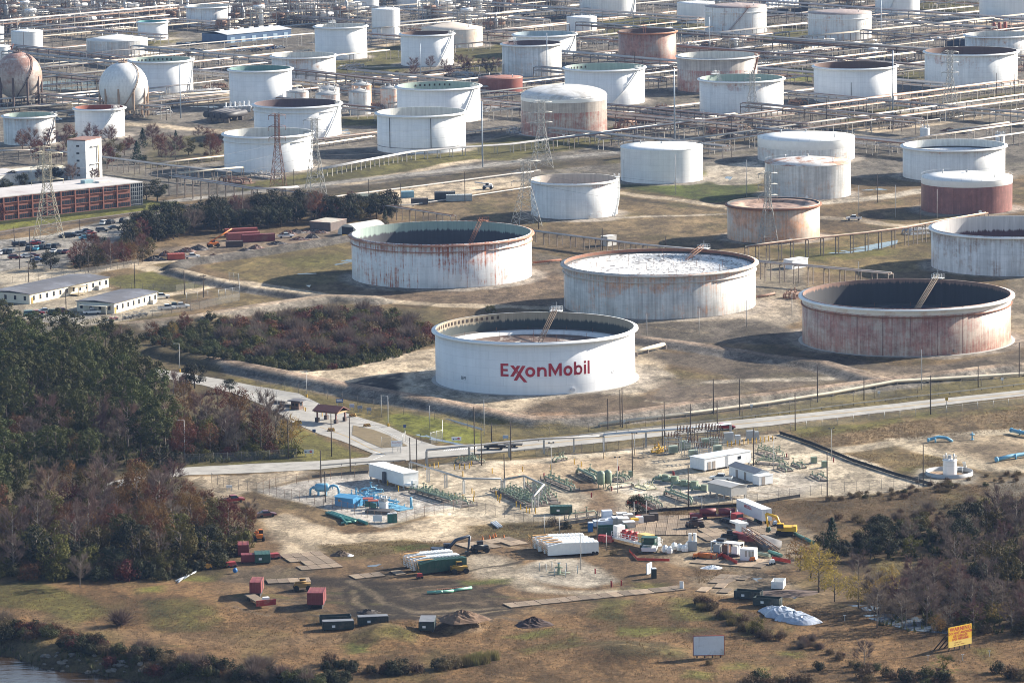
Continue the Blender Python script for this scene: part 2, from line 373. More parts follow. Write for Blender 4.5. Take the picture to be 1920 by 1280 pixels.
for k in range(60):
 u,v=r_.choice(((r_.uniform(500,960),r_.uniform(970,1025)),(r_.uniform(950,1480),r_.uniform(870,940)),(r_.uniform(1180,1500),r_.uniform(985,1110)),(r_.uniform(480,800),r_.uniform(640,760)),(r_.uniform(1200,1900),r_.uniform(600,760))));a=r_.uniform(-.4,.4);L=r_.uniform(40,130);c=r_.choice(((.30,.235,.16),(.22,.165,.11),(.50,.42,.31),(.36,.28,.19)))
 for o in(0,1.9):line([(u+L*t,v+o+L*.15*math.sin(a+.8*t))for t in(0,.25,.5,.75,1)],r_.uniform(.5,1.0),c,.4,.1,True,.6)
for k in range(70):
 u,v=r_.uniform(-20,1900),r_.uniform(1100,1275);L=r_.uniform(60,260);s_=r_.uniform(-.06,.06);c=r_.choice(((.12,.085,.045),(.27,.18,.10),(.10,.105,.032),(.20,.14,.075)))
 line([(u+L*t,v+L*s_*t+3*math.sin(t*3+k))for t in(0,.25,.5,.75,1)],r_.uniform(.6,2.2),c,.6,.8,True,.5)
poly([(660,1135),(740,1130),(800,1145),(860,1150),(740,1160),(670,1158)],(.05,.04,.03),2,.2)
line([(420,1085),(520,1092),(640,1084),(700,1090)],6,MUD,2,.1,True,.8)
for k in range(3):line([(648+k*14,1102+k),(660+k*15,1130),(690+k*22,1148),(780+k*10,1150+k*4),(900,1142+k*6),(960,1140+k*3)],1.1,(.05,.038,.028)if k!=1 else(.2,.155,.1),.5,.1,True)
line([(660,1085),(720,1125),(780,1145),(860,1140),(960,1138)],2.2,(.18,.14,.095),.8,.1,True)
poly([(1180,990),(1330,975),(1500,985),(1540,1010),(1480,1060),(1400,1075),(1280,1060),(1180,1020)],(.29,.23,.16),3,.1)
poly([(1290,1085),(1420,1075),(1500,1095),(1530,1110),(1440,1125),(1340,1115)],(.27,.21,.145),3,.2)
poly([(400,1080),(440,1062),(520,1060),(600,1062),(560,1085),(430,1092)],(.12,.09,.06),3,.3,True,.8)
for q,c,p_ in(([(-50,1090),(60,1095),(160,1118),(215,1150),(150,1168),(-50,1125)],OLIVE,0),([(260,1105),(310,1100),(310,1112),(265,1112)],LAWN,0),([(330,1078),(400,1072),(395,1090),(340,1092)],LAWN,0),([(270,1125),(400,1120),(425,1160),(380,1185),(290,1190)],OLIVE,9),([(640,1195),(700,1182),(790,1200),(770,1210),(660,1205)],OLIVE,0),([(640,1210),(710,1208),(720,1222),(650,1225)],GREEN,5),([(960,1190),(1080,1168),(1200,1170),(1330,1180),(1200,1195),(1060,1205)],LAWN,6),([(1120,1122),(1290,1118),(1340,1160),(1200,1165),(1090,1150)],OLIVE,10),([(1240,1115),(1330,1130),(1340,1160),(1280,1150)],LAWN,6),([(1090,1205),(1250,1208),(1290,1235),(1150,1240)],(.12,.10,.045),0),([(1280,1238),(1420,1220),(1470,1230),(1440,1250),(1300,1256)],LAWN,9),([(1180,1090),(1250,1095),(1240,1105),(1190,1103)],OLIVE,0),([(1380,1185),(1470,1175),(1480,1190),(1400,1200)],LAWN,6),([(960,1218),(1100,1190),(1100,1208),(980,1228)],OLIVE,5),([(1820,1210),(1990,1195),(1990,1250),(1860,1240)],OLIVE,8),([(1290,1260),(1340,1262),(1340,1275),(1290,1275)],LAWN,0),([(870,1085),(960,1088),(950,1095),(880,1094)],GREEN,0),([(1440,1210),(1500,1215),(1500,1235),(1440,1240)],LAWN,6),([(0,1145),(60,1165),(170,1190),(300,1215),(300,1205),(160,1172),(60,1148)],(.21,.14,.08),0)):
 poly(q,c,2,.95,True,.85,p_)
for k in range(9):
 v=1190+k*9;line([(820+k*14,v+4),(960,v+8+k*2),(1150,v+16+k*3),(1400,v+22+k*2),(1650,v+14)],1.0,(.24,.165,.095)if k%2 else(.13,.09,.052),.6,.4,True,.55)
line([(230,1190),(330,1200),(450,1210),(560,1200),(700,1195)],9,(.23,.155,.09),3,.2,True,.7)
poly([(1540,1010),(1990,960),(1990,1190),(1700,1180),(1560,1110),(1500,1060)],(.13,.09,.05),4,.9)
poly([(1620,1048),(1780,1042),(1800,1075),(1650,1080)],(.25,.20,.10),2,.9)
mound(730,1196,9,2.4);mound(870,1180,6,2.6,(.23,.16,.10),.1);mound(1170,1222,12,1.8);mound(560,1030,0.1,0)
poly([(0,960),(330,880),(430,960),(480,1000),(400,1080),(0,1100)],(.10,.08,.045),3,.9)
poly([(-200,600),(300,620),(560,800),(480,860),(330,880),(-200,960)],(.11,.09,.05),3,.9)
bank=px2w([(-900,1085),(-200,1140),(0,1178),(120,1212),(260,1238),(420,1262),(560,1300),(620,1390),(500,1700),(-900,1700)])
k,d=field(bank,True,30,True);a=1-sstep(-14,0,d);Z[k]=Z[k]*(1-a)-5.5*a;lay(k,(1-sstep(-5,2,d)),(.10,.085,.055),.9)
Z+=.35*fbm(X,Y,14,3,3)*VEG+.10*fbm(X,Y,2.2,4,2)*VEG
n1=fbm(X,Y*.6,30,41,4);n2=fbm(X,Y*.5,6,51,4);n3=vnoise(X*1.1,Y*.7,77)-.5
COL*=(1+.75*n1+.95*n2*(.5+.5*VEG)+.25*n3*VEG)[:,None]
g=np.clip(fbm(X,Y*.5,11,61,5)*7-.6,0,1)*VEG*.55
COL=COL*(1-g[:,None])+np.array((.13,.125,.042))*g[:,None]
COL*=(.86-np.clip(VEG-.4,0,1)*.30)[:,None]*np.where((VEG>.35)[:,None],np.array((1.05,.96,.83)),np.array((1.0,.97,.92)));COL=np.clip(COL,.012,.7)
def ground_z(x,y):
 i=np.clip(np.searchsorted(GX,x)-1,0,NX-2);j=np.clip(np.searchsorted(GY,y)-1,0,NY-2)
 u=(x-GX[i])/(GX[i+1]-GX[i]);v=(y-GY[j])/(GY[j+1]-GY[j]);q=ZG
 return float((q[j,i]*(1-u)+q[j,i+1]*u)*(1-v)+(q[j+1,i]*(1-u)+q[j+1,i+1]*u)*v)
def ground_mat():
 m,nt,b=new_mat('ground_soil');b.inputs['Roughness'].default_value=.95;b.inputs['Specular IOR Level'].default_value=.15
 at=node(nt,'ShaderNodeAttribute',attribute_name='Col');av=node(nt,'ShaderNodeAttribute',attribute_name='Veg')
 ge=node(nt,'ShaderNodeNewGeometry');o=at.outputs[0]
 for s_,sx,lo,hi in((.9,1,.52,1.35),(.22,.5,.68,1.25),(3.2,1,.72,1.2)):
  mp=node(nt,'ShaderNodeMapping');mp.inputs['Scale'].default_value=(1,sx,1);nt.links.new(ge.outputs['Position'],mp.inputs[0])
  n=node(nt,'ShaderNodeTexNoise',i_Scale=s_,i_Detail=5,i_Roughness=.7);nt.links.new(mp.outputs[0],n.inputs[0])
  f=ramp(nt,n.outputs[0],[(.3,lo),(.7,hi)]);o=mul(nt,o,f)
 for s_,lo,hi,t0 in((.06,.62,1,.47),(.21,.66,1,.46),(.035,1.0,1.28,.53)):
  mp=node(nt,'ShaderNodeMapping');mp.inputs['Scale'].default_value=(1,.55,1);mp.inputs['Location'].default_value=(s_*900,7,3);nt.links.new(ge.outputs['Position'],mp.inputs[0])
  n=node(nt,'ShaderNodeTexNoise',i_Scale=s_,i_Detail=11,i_Roughness=.78,i_Distortion=.3);nt.links.new(mp.outputs[0],n.inputs[0])
  o=mul(nt,o,ramp(nt,n.outputs[0],[(t0-.015,lo),(t0+.03,hi)]))
 n=node(nt,'ShaderNodeTexNoise',i_Scale=1.6,i_Detail=6,i_Roughness=.75);nt.links.new(ge.outputs['Position'],n.inputs[0])
 mm=node(nt,'ShaderNodeMath',operation='MULTIPLY');nt.links.new(ramp(nt,n.outputs[0],[(.52,0),(.62,.8)]),mm.inputs[0]);nt.links.new(av.outputs['Fac'],mm.inputs[1])
 o=mixc(nt,mm.outputs[0],o,(.085,.072,.035))
 nt.links.new(o,b.inputs['Base Color'])
 bp=node(nt,'ShaderNodeBump',i_Strength=.55,i_Distance=.45);nt.links.new(n.outputs[0],bp.inputs['Height']);nt.links.new(bp.outputs[0],b.inputs['Normal'])
 return m
def build_ground():
 global ZG
 ZG=Z.reshape(NY,NX)
 me=bpy.data.meshes.new('ground');nv=NX*NY
 me.vertices.add(nv);me.vertices.foreach_set('co',np.stack([X,Y,Z],1).ravel().astype(np.float32))
 i=np.arange(NX-1)[None,:]+np.arange(NY-1)[:,None]*NX
 q=np.stack([i,i+1,i+1+NX,i+NX],-1).reshape(-1,4);nf=len(q)
 me.loops.add(nf*4);me.polygons.add(nf);me.loops.foreach_set('vertex_index',q.ravel().astype(np.int32))
 me.polygons.foreach_set('loop_start',(np.arange(nf)*4).astype(np.int32));me.polygons.foreach_set('use_smooth',np.ones(nf,bool))
 me.update()
 a=me.attributes.new('Col','FLOAT_COLOR','POINT');a.data.foreach_set('color',np.concatenate([COL,np.ones((nv,1))],1).ravel().astype(np.float32))
 a=me.attributes.new('Veg','FLOAT','POINT');a.data.foreach_set('value',VEG.astype(np.float32))
 me.materials.append(ground_mat())
 o=bpy.data.objects.new('ground',me);col.objects.link(o);struct(o);return o
def G(u,v):
 p=P(u,v)
 for _ in range(3):p=P(u,v,ground_z(p.x,p.y))
 return p
def sheet(name,pts,m,lift=.06,step=3.0,world=False):
 """a sheet of polygon outline draped on the ground"""
 w_=np.array(pts)if world else px2w(pts)
 x0,y0=w_.min(0);x1,y1=w_.max(0);mb=MB()
 import mathutils.geometry as mg
 bd=[Vector(p)for p in w_];dense=[]
 for i,p in enumerate(bd):
  q=bd[(i+1)%len(bd)];n=max(1,int((q-p).length/(step*2)))
  dense+=[p.lerp(q,t/n)for t in range(n)]
 xs=np.arange(x0+step,x1,step);ys=np.arange(y0+step,y1,step*1.5);gx,gy=np.meshgrid(xs,ys);gx,gy=gx.ravel(),gy.ravel()
 if len(gx):
  k=inside(gx,gy,w_)&(seg_d(gx,gy,w_,True)>step*.5);inner=[Vector((a,b))for a,b in zip(gx[k],gy[k])]
 else:inner=[]
 n=len(dense);vv,ee,ff=mg.delaunay_2d_cdt(dense+inner,[(i,(i+1)%n)for i in range(n)],[],1,1e-4)[:3]
 mb.v=[(p.x,p.y,ground_z(p.x,p.y)+lift)for p in vv];mb.f=[tuple(f)for f in ff];mb.m=[0]*len(ff);mb.sm=[True]*len(ff)
 return mb.build(name,m)
 # ============ STORAGE TANKS
def tank_mat(name,paint=(.80,.80,.78),rust=.0,rcol=(.26,.085,.04),streak=.5,band=None,seed=0,top_rust=.0,sheen=.45,grime=.12,pale=None):
 """painted steel shell: plate courses, grime, rust blotches and rust runs in metres of shell (UV)"""
 m,nt,b=new_mat(name);b.inputs['Roughness'].default_value=sheen;b.inputs['Specular IOR Level'].default_value=.3
 uv=node(nt,'ShaderNodeUVMap',uv_map='UVMap')
 def nz(sx,sy,sc_,det=6,ro=.65,off=0):
  mp=node(nt,'ShaderNodeMapping');mp.inputs['Scale'].default_value=(sx,sy,1);mp.inputs['Location'].default_value=(seed*13.7+off,seed*7.1,seed)
  nt.links.new(uv.outputs[0],mp.inputs[0]);n=node(nt,'ShaderNodeTexNoise',i_Scale=sc_,i_Detail=det,i_Roughness=ro);nt.links.new(mp.outputs[0],n.inputs[0]);return n.outputs[0]
 br=node(nt,'ShaderNodeTexBrick');br.offset=.5;br.inputs['Scale'].default_value=1;br.inputs['Mortar Size'].default_value=.035;br.inputs['Brick Width'].default_value=9.1;br.inputs['Row Height'].default_value=2.44
 br.inputs['Color1'].default_value=(1,1,1,1);br.inputs['Color2'].default_value=(.955,.955,.96,1);br.inputs['Mortar'].default_value=(.80,.80,.81,1);nt.links.new(uv.outputs[0],br.inputs[0])
 rgb=node(nt,'ShaderNodeRGB');rgb.outputs[0].default_value=(*paint,1)
 o=mul(nt,rgb.outputs[0],br.outputs[0])
 run=nz(.9,.035,1.0,5,.6)
 o=mul(nt,o,ramp(nt,run,[(.38,1-grime*1.2),(.6,1)]));o=mul(nt,o,ramp(nt,nz(.12,.2,1,6,.7,5),[(.35,1-grime),(.6,1)]))
 sp=node(nt,'ShaderNodeSeparateXYZ');nt.links.new(uv.outputs[0],sp.inputs[0])
 if rust>0:
  bl=nz(.07,.11,1,8,.72,31);st=nz(1.3,.05,1,6,.7,77);fi=nz(.8,.5,1,8,.8,11)
  mx=node(nt,'ShaderNodeMath',operation='MULTIPLY_ADD');nt.links.new(st,mx.inputs[0]);mx.inputs[1].default_value=streak;nt.links.new(bl,mx.inputs[2])
  m2=node(nt,'ShaderNodeMath',operation='MULTIPLY_ADD');nt.links.new(fi,m2.inputs[0]);m2.inputs[1].default_value=.35;nt.links.new(mx.outputs[0],m2.inputs[2])
  src=m2.outputs[0]
  if top_rust:
   mr=node(nt,'ShaderNodeMapRange');mr.inputs[1].default_value=0;mr.inputs[2].default_value=16;mr.inputs[3].default_value=-top_rust;mr.inputs[4].default_value=top_rust
   nt.links.new(sp.outputs[1],mr.inputs[0]);ad=node(nt,'ShaderNodeMath',operation='ADD');nt.links.new(src,ad.inputs[0]);nt.links.new(mr.outputs[0],ad.inputs[1]);src=ad.outputs[0]
  mid=(.5*(1+streak)+.175)+.16-.32*rust
  sc_=node(nt,'ShaderNodeMapRange');sc_.inputs[1].default_value=mid-.06;sc_.inputs[2].default_value=mid+.13;nt.links.new(src,sc_.inputs[0])
  rc=mixc(nt,ramp(nt,nz(.5,.3,1,6,.7,3),[(.35,0),(.65,1)]),rcol,tuple(min(1,q*1.9+.03)for q in rcol))
  f=sc_.outputs[0]
  if band is not None:
   lt=node(nt,'ShaderNodeMath',operation='LESS_THAN');nt.links.new(sp.outputs[1],lt.inputs[0]);lt.inputs[1].default_value=band
   mm=node(nt,'ShaderNodeMath',operation='MULTIPLY');nt.links.new(f,mm.inputs[0]);nt.links.new(lt.outputs[0],mm.inputs[1]);f=mm.outputs[0]
  o=mixc(nt,f,o,rc)
  if pale:
   vl=node(nt,'ShaderNodeMath',operation='PINGPONG');nt.links.new(sp.outputs[0],vl.inputs[0]);vl.inputs[1].default_value=4.1
   l2=node(nt,'ShaderNodeMath',operation='LESS_THAN');nt.links.new(vl.outputs[0],l2.inputs[0]);l2.inputs[1].default_value=.14
   mm=node(nt,'ShaderNodeMath',operation='MULTIPLY');nt.links.new(l2.outputs[0],mm.inputs[0]);nt.links.new(ramp(nt,nz(.2,.05,1,3,.5,91),[(.4,.1),(.6,pale)]),mm.inputs[1])
   o=mixc(nt,mm.outputs[0],o,tuple(q*.55 for q in rcol))
 nt.links.new(o,b.inputs['Base Color'])
 return m
WHITE=mat('white_steel',(.82,.82,.80),.5,0,.08,.5);GALV=mat('galvanised_steel',(.42,.43,.44),.45,.35,.2,.8);RUSTM=mat('rusted_steel',(.27,.11,.06),.85,0,.4,.7)
TANKS={}
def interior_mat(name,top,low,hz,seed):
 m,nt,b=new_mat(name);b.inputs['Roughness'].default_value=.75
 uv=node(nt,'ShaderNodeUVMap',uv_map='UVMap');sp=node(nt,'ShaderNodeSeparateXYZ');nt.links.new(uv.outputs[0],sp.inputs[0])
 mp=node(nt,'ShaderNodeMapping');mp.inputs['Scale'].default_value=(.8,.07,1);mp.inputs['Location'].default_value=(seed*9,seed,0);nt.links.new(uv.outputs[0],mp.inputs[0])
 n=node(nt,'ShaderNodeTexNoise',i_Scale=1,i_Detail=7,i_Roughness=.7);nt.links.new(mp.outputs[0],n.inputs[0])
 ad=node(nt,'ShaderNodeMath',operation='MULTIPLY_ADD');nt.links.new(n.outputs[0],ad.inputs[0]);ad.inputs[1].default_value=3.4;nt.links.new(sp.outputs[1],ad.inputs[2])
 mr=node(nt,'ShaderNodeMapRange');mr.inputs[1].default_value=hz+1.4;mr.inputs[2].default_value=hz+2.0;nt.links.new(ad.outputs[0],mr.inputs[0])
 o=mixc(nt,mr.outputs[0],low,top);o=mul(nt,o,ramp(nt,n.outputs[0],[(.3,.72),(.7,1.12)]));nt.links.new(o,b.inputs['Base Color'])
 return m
def roof_mat(name,c,spot,amt,seed=0,rot=0):
 key=name
 if key in _mc:return _mc[key]
 m,nt,b=new_mat(name);_mc[key]=m;b.inputs['Roughness'].default_value=.6
 tc=node(nt,'ShaderNodeTexCoord');mp=node(nt,'ShaderNodeMapping');mp.inputs['Location'].default_value=(seed*5,seed*3,0);nt.links.new(tc.outputs['Object'],mp.inputs[0])
 n=node(nt,'ShaderNodeTexNoise',i_Scale=.11,i_Detail=9,i_Roughness=.75,i_Distortion=.6);nt.links.new(mp.outputs[0],n.inputs[0])
 f=ramp(nt,n.outputs[0],[(.66-amt*.32,0),(.74-amt*.32,1)])
 o=mixc(nt,f,c,spot);n2=node(nt,'ShaderNodeTexNoise',i_Scale=.5,i_Detail=5);nt.links.new(mp.outputs[0],n2.inputs[0])
 o=mul(nt,o,ramp(nt,n2.outputs[0],[(.3,.8),(.7,1.05)]));nt.links.new(o,b.inputs['Base Color']);return m
def plate_roof_mat():
 m,nt,b=new_mat('white_floating_roof_sheet');b.inputs['Roughness'].default_value=.55
 tc=node(nt,'ShaderNodeTexCoord');mp=node(nt,'ShaderNodeMapping');mp.inputs['Rotation'].default_value=(0,0,.5);nt.links.new(tc.outputs['Object'],mp.inputs[0])
 mp.inputs['Scale'].default_value=(.30,.22,1)
 v=node(nt,'ShaderNodeTexNoise',i_Scale=1.0,i_Detail=4,i_Roughness=.6,i_Distortion=1.6);nt.links.new(mp.outputs[0],v.inputs[0])
 o=mixc(nt,ramp(nt,v.outputs[0],[(.37,1),(.45,.0),(.55,0),(.62,.9)]),(.72,.71,.69),(.13,.11,.10));nt.links.new(o,b.inputs['Base Color'])
 bp=node(nt,'ShaderNodeBump',i_Strength=.8,i_Distance=.8);nt.links.new(v.outputs[0],bp.inputs['Height']);nt.links.new(bp.outputs[0],b.inputs['Normal']);return m
def tank(key,l,r,ry,by,label,shell,kind='open',girder=1,ring=0,inner=None,froof=None,depth=6.0,ladder=None,stair=None,vents=None,roofm=None,apex=1.2,gird_m=None,pad=True,hmax=None,plat=None,skirt=0,numbers=None,group=None):
 c=P((l+r)/2,by);rad=(r-l)/2*mpp((l+r)/2,by);h=htop((l+r)/2,by,ry)
 if hmax:h=hmax
 gz=0.05
 t=thing('storage_tank',label,'storage tank',(c.x,c.y,gz),0,group);TANKS[key]=(c,rad,h)
 n=96 if rad>20 else 56;gm=gird_m or WHITE;th=.25
 if kind=='open':
  mb=MB();mb.lathe([(rad,0),(rad,h),(rad-th,h)],n,0,uv=True);
  sh=mb.build('shell',shell,t)
  prof=[(rad-th,h),(rad-th,max(.6,h-depth-1))]
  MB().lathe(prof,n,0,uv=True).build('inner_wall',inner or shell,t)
  fz=h-depth
  f=MB();f.lathe([(rad-.9,fz+1.1),(rad-1.1,fz+1.15),(rad-5,fz+1.0),(rad-5.2,fz+.35),(rad*.5,fz+.25),(.01,fz+.2)],n,[1,1,1,0,0]if isinstance(froof,list)else 0)
  fr=f.build('floating_roof',froof or roof_mat('grey_roof',(.30,.28,.25),(.12,.09,.07),.8),t)
  MB().lathe([(rad-th-.01,fz+1.6),(rad-.9,fz+1.1)],n,0).build('rim_seal',mat('dark_seal',(.06,.055,.05),.8),fr)
  if rad>26:
   pr=random.Random(int(l));lg=MB().tube([(0,0,.3),(0,0,2.4)],.07,4).mesh('roof_leg',RUSTM)
   for ring_r in(rad*.93,rad*.66,rad*.4,rad*.15):
    k=int(ring_r*.55)+2
    for i in range(k):
     a=2*math.pi*(i+pr.random()*.3)/k;q=bpy.data.objects.new('roof_leg',lg);col.objects.link(q);q.parent=fr;q.location=(ring_r*math.cos(a),ring_r*math.sin(a),fz)
  if girder:
   g_=MB().lathe([(rad+.02,h-.25),(rad+1.0*girder,h-.32),(rad+1.05*girder,h-.75),(rad+.95*girder,h-.8),(rad+.02,h-.9)],n,0);g_.build('wind_girder',gm,t)
 else:
  mb=MB();mb.lathe([(rad,0),(rad,h)],n,0,uv=True);mb.build('shell',shell,t)
  pr=[(rad+.12,h-.12),(rad+.12,h+.05)]+[(rad*math.cos(a)+.02,h+.06+apex*math.sin(a))for a in[math.pi/2*i/10 for i in range(0,11)]]if kind=='dome' else[(rad+.12,h-.12),(rad+.12,h+.05),(rad*.6,h+.06+apex*.42),(.01,h+.06+apex)]
  rf=MB().lathe(pr,n,0).build('fixed_roof',roofm or WHITE,t)
  v_=MB().cyl((0,0,h+apex),.45,.8,10);v_.tube([(rad*.55,rad*-.5,h+apex*.3),(rad*.55,rad*-.5,h+apex*.3+1.6)],.2);v_.tube([(-rad*.5,rad*.3,h+apex*.4),(-rad*.5,rad*.3,h+apex*.4+1.5)],.2);v_.build('roof_vent',GALV,rf)
  rl=MB();rl.lathe([(rad-.1,h+1.05),(rad-.05,h+1.1),(rad-.0,h+1.05)],n,0)
  for i in range(28):
   a=2*math.pi*i/28;rl.tube([((rad-.05)*math.cos(a),(rad-.05)*math.sin(a),h),((rad-.05)*math.cos(a),(rad-.05)*math.sin(a),h+1.08)],.04,4)
  if rad<24:rl.build('roof_rail',GALV,t)
 for k in range(ring):MB().lathe([(rad+.01,h-2.6-k*4.6),(rad+.45,h-2.65-k*4.6),(rad+.45,h-2.85-k*4.6),(rad+.01,h-2.9-k*4.6)],n,0).build('stiffener_ring',gm if k or kind!='open' else RUSTM if girder>1.1 else gm,t)
 if ladder is not None:
  a,ln,lm=ladder;x,y=(rad-1)*math.cos(a),(rad-1)*math.sin(a);fz=h-depth+.6
  x2,y2=(rad-ln)*math.cos(a),(rad-ln)*math.sin(a);pl=MB();px,py=-math.sin(a),math.cos(a)
  A,B=Vector((x,y,h+.5)),Vector((x2,y2,fz));ld=MB()
  for s_ in(-.55,.55):
   o_=Vector((px*s_,py*s_,0));ld.tube([A+o_,B+o_],.09,4);ld.tube([A+o_+Vector((0,0,1)),B+o_+Vector((0,0,1))],.06,4)
  k=max(6,int((A-B).length/.9))
  for i in range(k+1):
   p_=A.lerp(B,i/k);ld.box((p_.x,p_.y,p_.z),(.25,1.1,.06),a)
   for s_ in(-.55,.55):ld.tube([p_+Vector((px*s_,py*s_,0)),p_+Vector((px*s_,py*s_,1))],.05,4)
  ld.build('rolling_ladder',lm,t)
  q=MB();cx,cy=(rad+.3)*math.cos(a),(rad+.3)*math.sin(a);q.box((cx,cy,h+.35),(2.2,3.6,.15),a)
  for i in range(5):
   for s_ in(-1,1):
    p_=Vector((cx,cy,h+.4))+Vector((math.cos(a)*s_*1.05-math.sin(a)*(i-2)*.85,math.sin(a)*s_*1.05+math.cos(a)*(i-2)*.85,0));q.tube([p_,p_+Vector((0,0,1.2))],.06,4)
  for s_ in(-1,1):
   for z_ in(.6,1.2):
    p0,p1=[Vector((cx,cy,h+.4+z_))+Vector((math.cos(a)*s_*1.05-math.sin(a)*e,math.sin(a)*s_*1.05+math.cos(a)*e,0))for e in(-1.7,1.7)];q.tube([p0,p1],.05,4)
  q.tube([(cx,cy,h+.4),(cx,cy,h+3)],.06,4);q.build('gauge_platform',WHITE if lm is not RUSTM else lm,t)
 if stair is not None:
  a0,a1,sm_=stair;s_=MB();k=26
  for i in range(k):
   f0,f1=i/k,(i+1)/k;aa,ab=a0+(a1-a0)*f0,a0+(a1-a0)*f1;z0,z1=h*f0,h*f1
   p0,p1=[Vector(((rad+q)*math.cos(aa),(rad+q)*math.sin(aa),z0))for q in(.1,1.0)];p2,p3=[Vector(((rad+q)*math.cos(ab),(rad+q)*math.sin(ab),z1))for q in(.1,1.0)]
   s_.face([p0,p1,p3,p2]);s_.face([p1+Vector((0,0,-.15)),p3+Vector((0,0,-.15)),p3+Vector((0,0,.15)),p1+Vector((0,0,.15))]);s_.tube([p1+Vector((0,0,1)),p3+Vector((0,0,1))],.045,4)
   if i%2==0:s_.tube([p1,p1+Vector((0,0,1))],.04,4)
  s_.build('spiral_stair',sm_,t)
  q=MB();a=a1;cx,cy=(rad+.2)*math.cos(a),(rad+.2)*math.sin(a);q.box((cx,cy,h+.1),(1.8,3,.12),a)
  for i in range(4):
   for e in(-.9,.9):
    p_=Vector((cx+math.cos(a)*e-math.sin(a)*(i-1.5),cy+math.sin(a)*e+math.cos(a)*(i-1.5),h+.1));q.tube([p_,p_+Vector((0,0,1.2))],.06,4)
  for e in(-.9,.9):
   for z_ in(.65,1.2):q.tube([(cx+math.cos(a)*e+math.sin(a)*1.5,cy+math.sin(a)*e-math.cos(a)*1.5,h+z_),(cx+math.cos(a)*e-math.sin(a)*1.5,cy+math.sin(a)*e+math.cos(a)*1.5,h+z_)],.05,4)
  q.build('stair_platform',sm_,t)
 if vents is not None:
  a0,a1,k,dz=vents
  for i in range(k):
   a=a0+(a1-a0)*i/(k-1);MB().box(((rad-th-.05)*math.cos(a),(rad-th-.05)*math.sin(a),h-dz),(.16,.75,.95),a).build('overflow_slot',mat('slot_dark',(.05,.03,.02),.9),t)
 nz=MB();a=-1.75+((l*7)%10)*.06
 nz.tube([((rad-.1)*math.cos(a),(rad-.1)*math.sin(a),1.1),((rad+.7)*math.cos(a),(rad+.7)*math.sin(a),1.1)],.5,14)
 nz.tube([((rad+.7)*math.cos(a),(rad+.7)*math.sin(a),1.1),((rad+.85)*math.cos(a),(rad+.85)*math.sin(a),1.1)],.62,14)
 if rad>12:nz.build('manhole',shell if rad>25 else WHITE,t)
 if skirt:MB().lathe([(rad+.02,.02),(rad+1.2,.06),(rad+1.25,-.2)],n,0).build('foundation_ring',mat('tank_concrete',(.38,.36,.33),.9),t)
 if pad:disc(c,rad+4.5,(.33,.285,.235),2.5,.1,.9)
 return t
W1=tank_mat('white_tank_paint',seed=1,rust=.10,streak=.35);W2=tank_mat('white_tank_paint_streaked',(.78,.775,.75),.22,(.30,.17,.10),.6,seed=2,grime=.2)
W3=tank_mat('white_tank_paint_clean',(.83,.83,.82),seed=3,grime=.07);WG=tank_mat('chalky_white_tank_paint',(.72,.72,.70),.30,(.34,.24,.17),.5,seed=4,grime=.25)
IN_G=interior_mat('green_primer_wall',(.38,.46,.40),(.30,.38,.35),-3,1);IN_W=interior_mat('pale_inner_wall',(.62,.62,.58),(.5,.49,.45),-3,2);IN_B=interior_mat('rusty_dark_inner_wall',(.15,.085,.06),(.075,.055,.05),9,3)
IN_R=interior_mat('red_wall_shade_below',(.12,.075,.075),(.065,.06,.085),8,4);IN_O=interior_mat('pale_rusty_inner_wall',(.55,.47,.40),(.40,.34,.30),8,5)  # IN_R: navy-dark lower wall paints in the shade inside the tank
FULLR=plate_roof_mat()
RUSTW=tank_mat('rust_streaked_white_paint',(.82,.81,.79),.31,(.27,.08,.035),1.15,seed=5,top_rust=.10,grime=.15)
RUSTP=tank_mat('faded_rust_bloom_paint',(.70,.68,.64),.36,(.36,.19,.11),.6,seed=6,top_rust=.06,grime=.28)
MAROON=tank_mat('maroon_rusted_paint',(.58,.46,.37),.64,(.22,.10,.075),.7,None,7,grime=.2,pale=.95)
RUSTB=tank_mat('brown_rusted_paint',(.52,.46,.40),.66,(.20,.085,.065),.8,10.4,8,grime=.25)
RUSTA=tank_mat('brown_rust_all_over',(.42,.33,.27),.74,(.20,.095,.065),.7,None,9,grime=.2)
RUSTT=tank_mat('tan_rust_paint',(.62,.52,.42),.64,(.38,.20,.11),.5,None,10,grime=.2,pale=.3)
MARB=tank_mat('plum_primer_paint',(.27,.13,.12),.45,(.17,.07,.06),.9,None,11,grime=.2,pale=.4)
REDT=tank_mat('red_oxide_paint',(.24,.07,.05),.4,(.12,.04,.03),.5,None,12)
EXX=tank_mat('fresh_white_paint',(.84,.84,.845),seed=13,grime=.05);WB=tank_mat('streaked_white_drips',(.77,.77,.76),.30,(.22,.16,.13),.9,seed=14,grime=.22,top_rust=.05)
WR=tank_mat('white_paint_with_rusty_seams',(.80,.80,.78),.16,(.33,.15,.07),.7,None,15,pale=.75)
BLUEG=(.30,.40,.40)
a_=math.radians
t1=tank('exxon',817,1191,613,709,'huge white open-top tank with red company lettering on its front',EXX,inner=interior_mat('stained_green_inner_wall',(.34,.28,.20),(.03,.042,.042),12.9,21),froof=[roof_mat('brown_stained_roof',(.50,.45,.40),(.13,.08,.055),.85,3),roof_mat('white_pontoon_deck',(.78,.77,.75),(.12,.10,.09),.28,8)],depth=6.2,ladder=(a_(77),22,mat('brown_ladder_steel',(.17,.115,.08),.8)),vents=(a_(176),a_(112),19,1.15),girder=1.0,skirt=1)
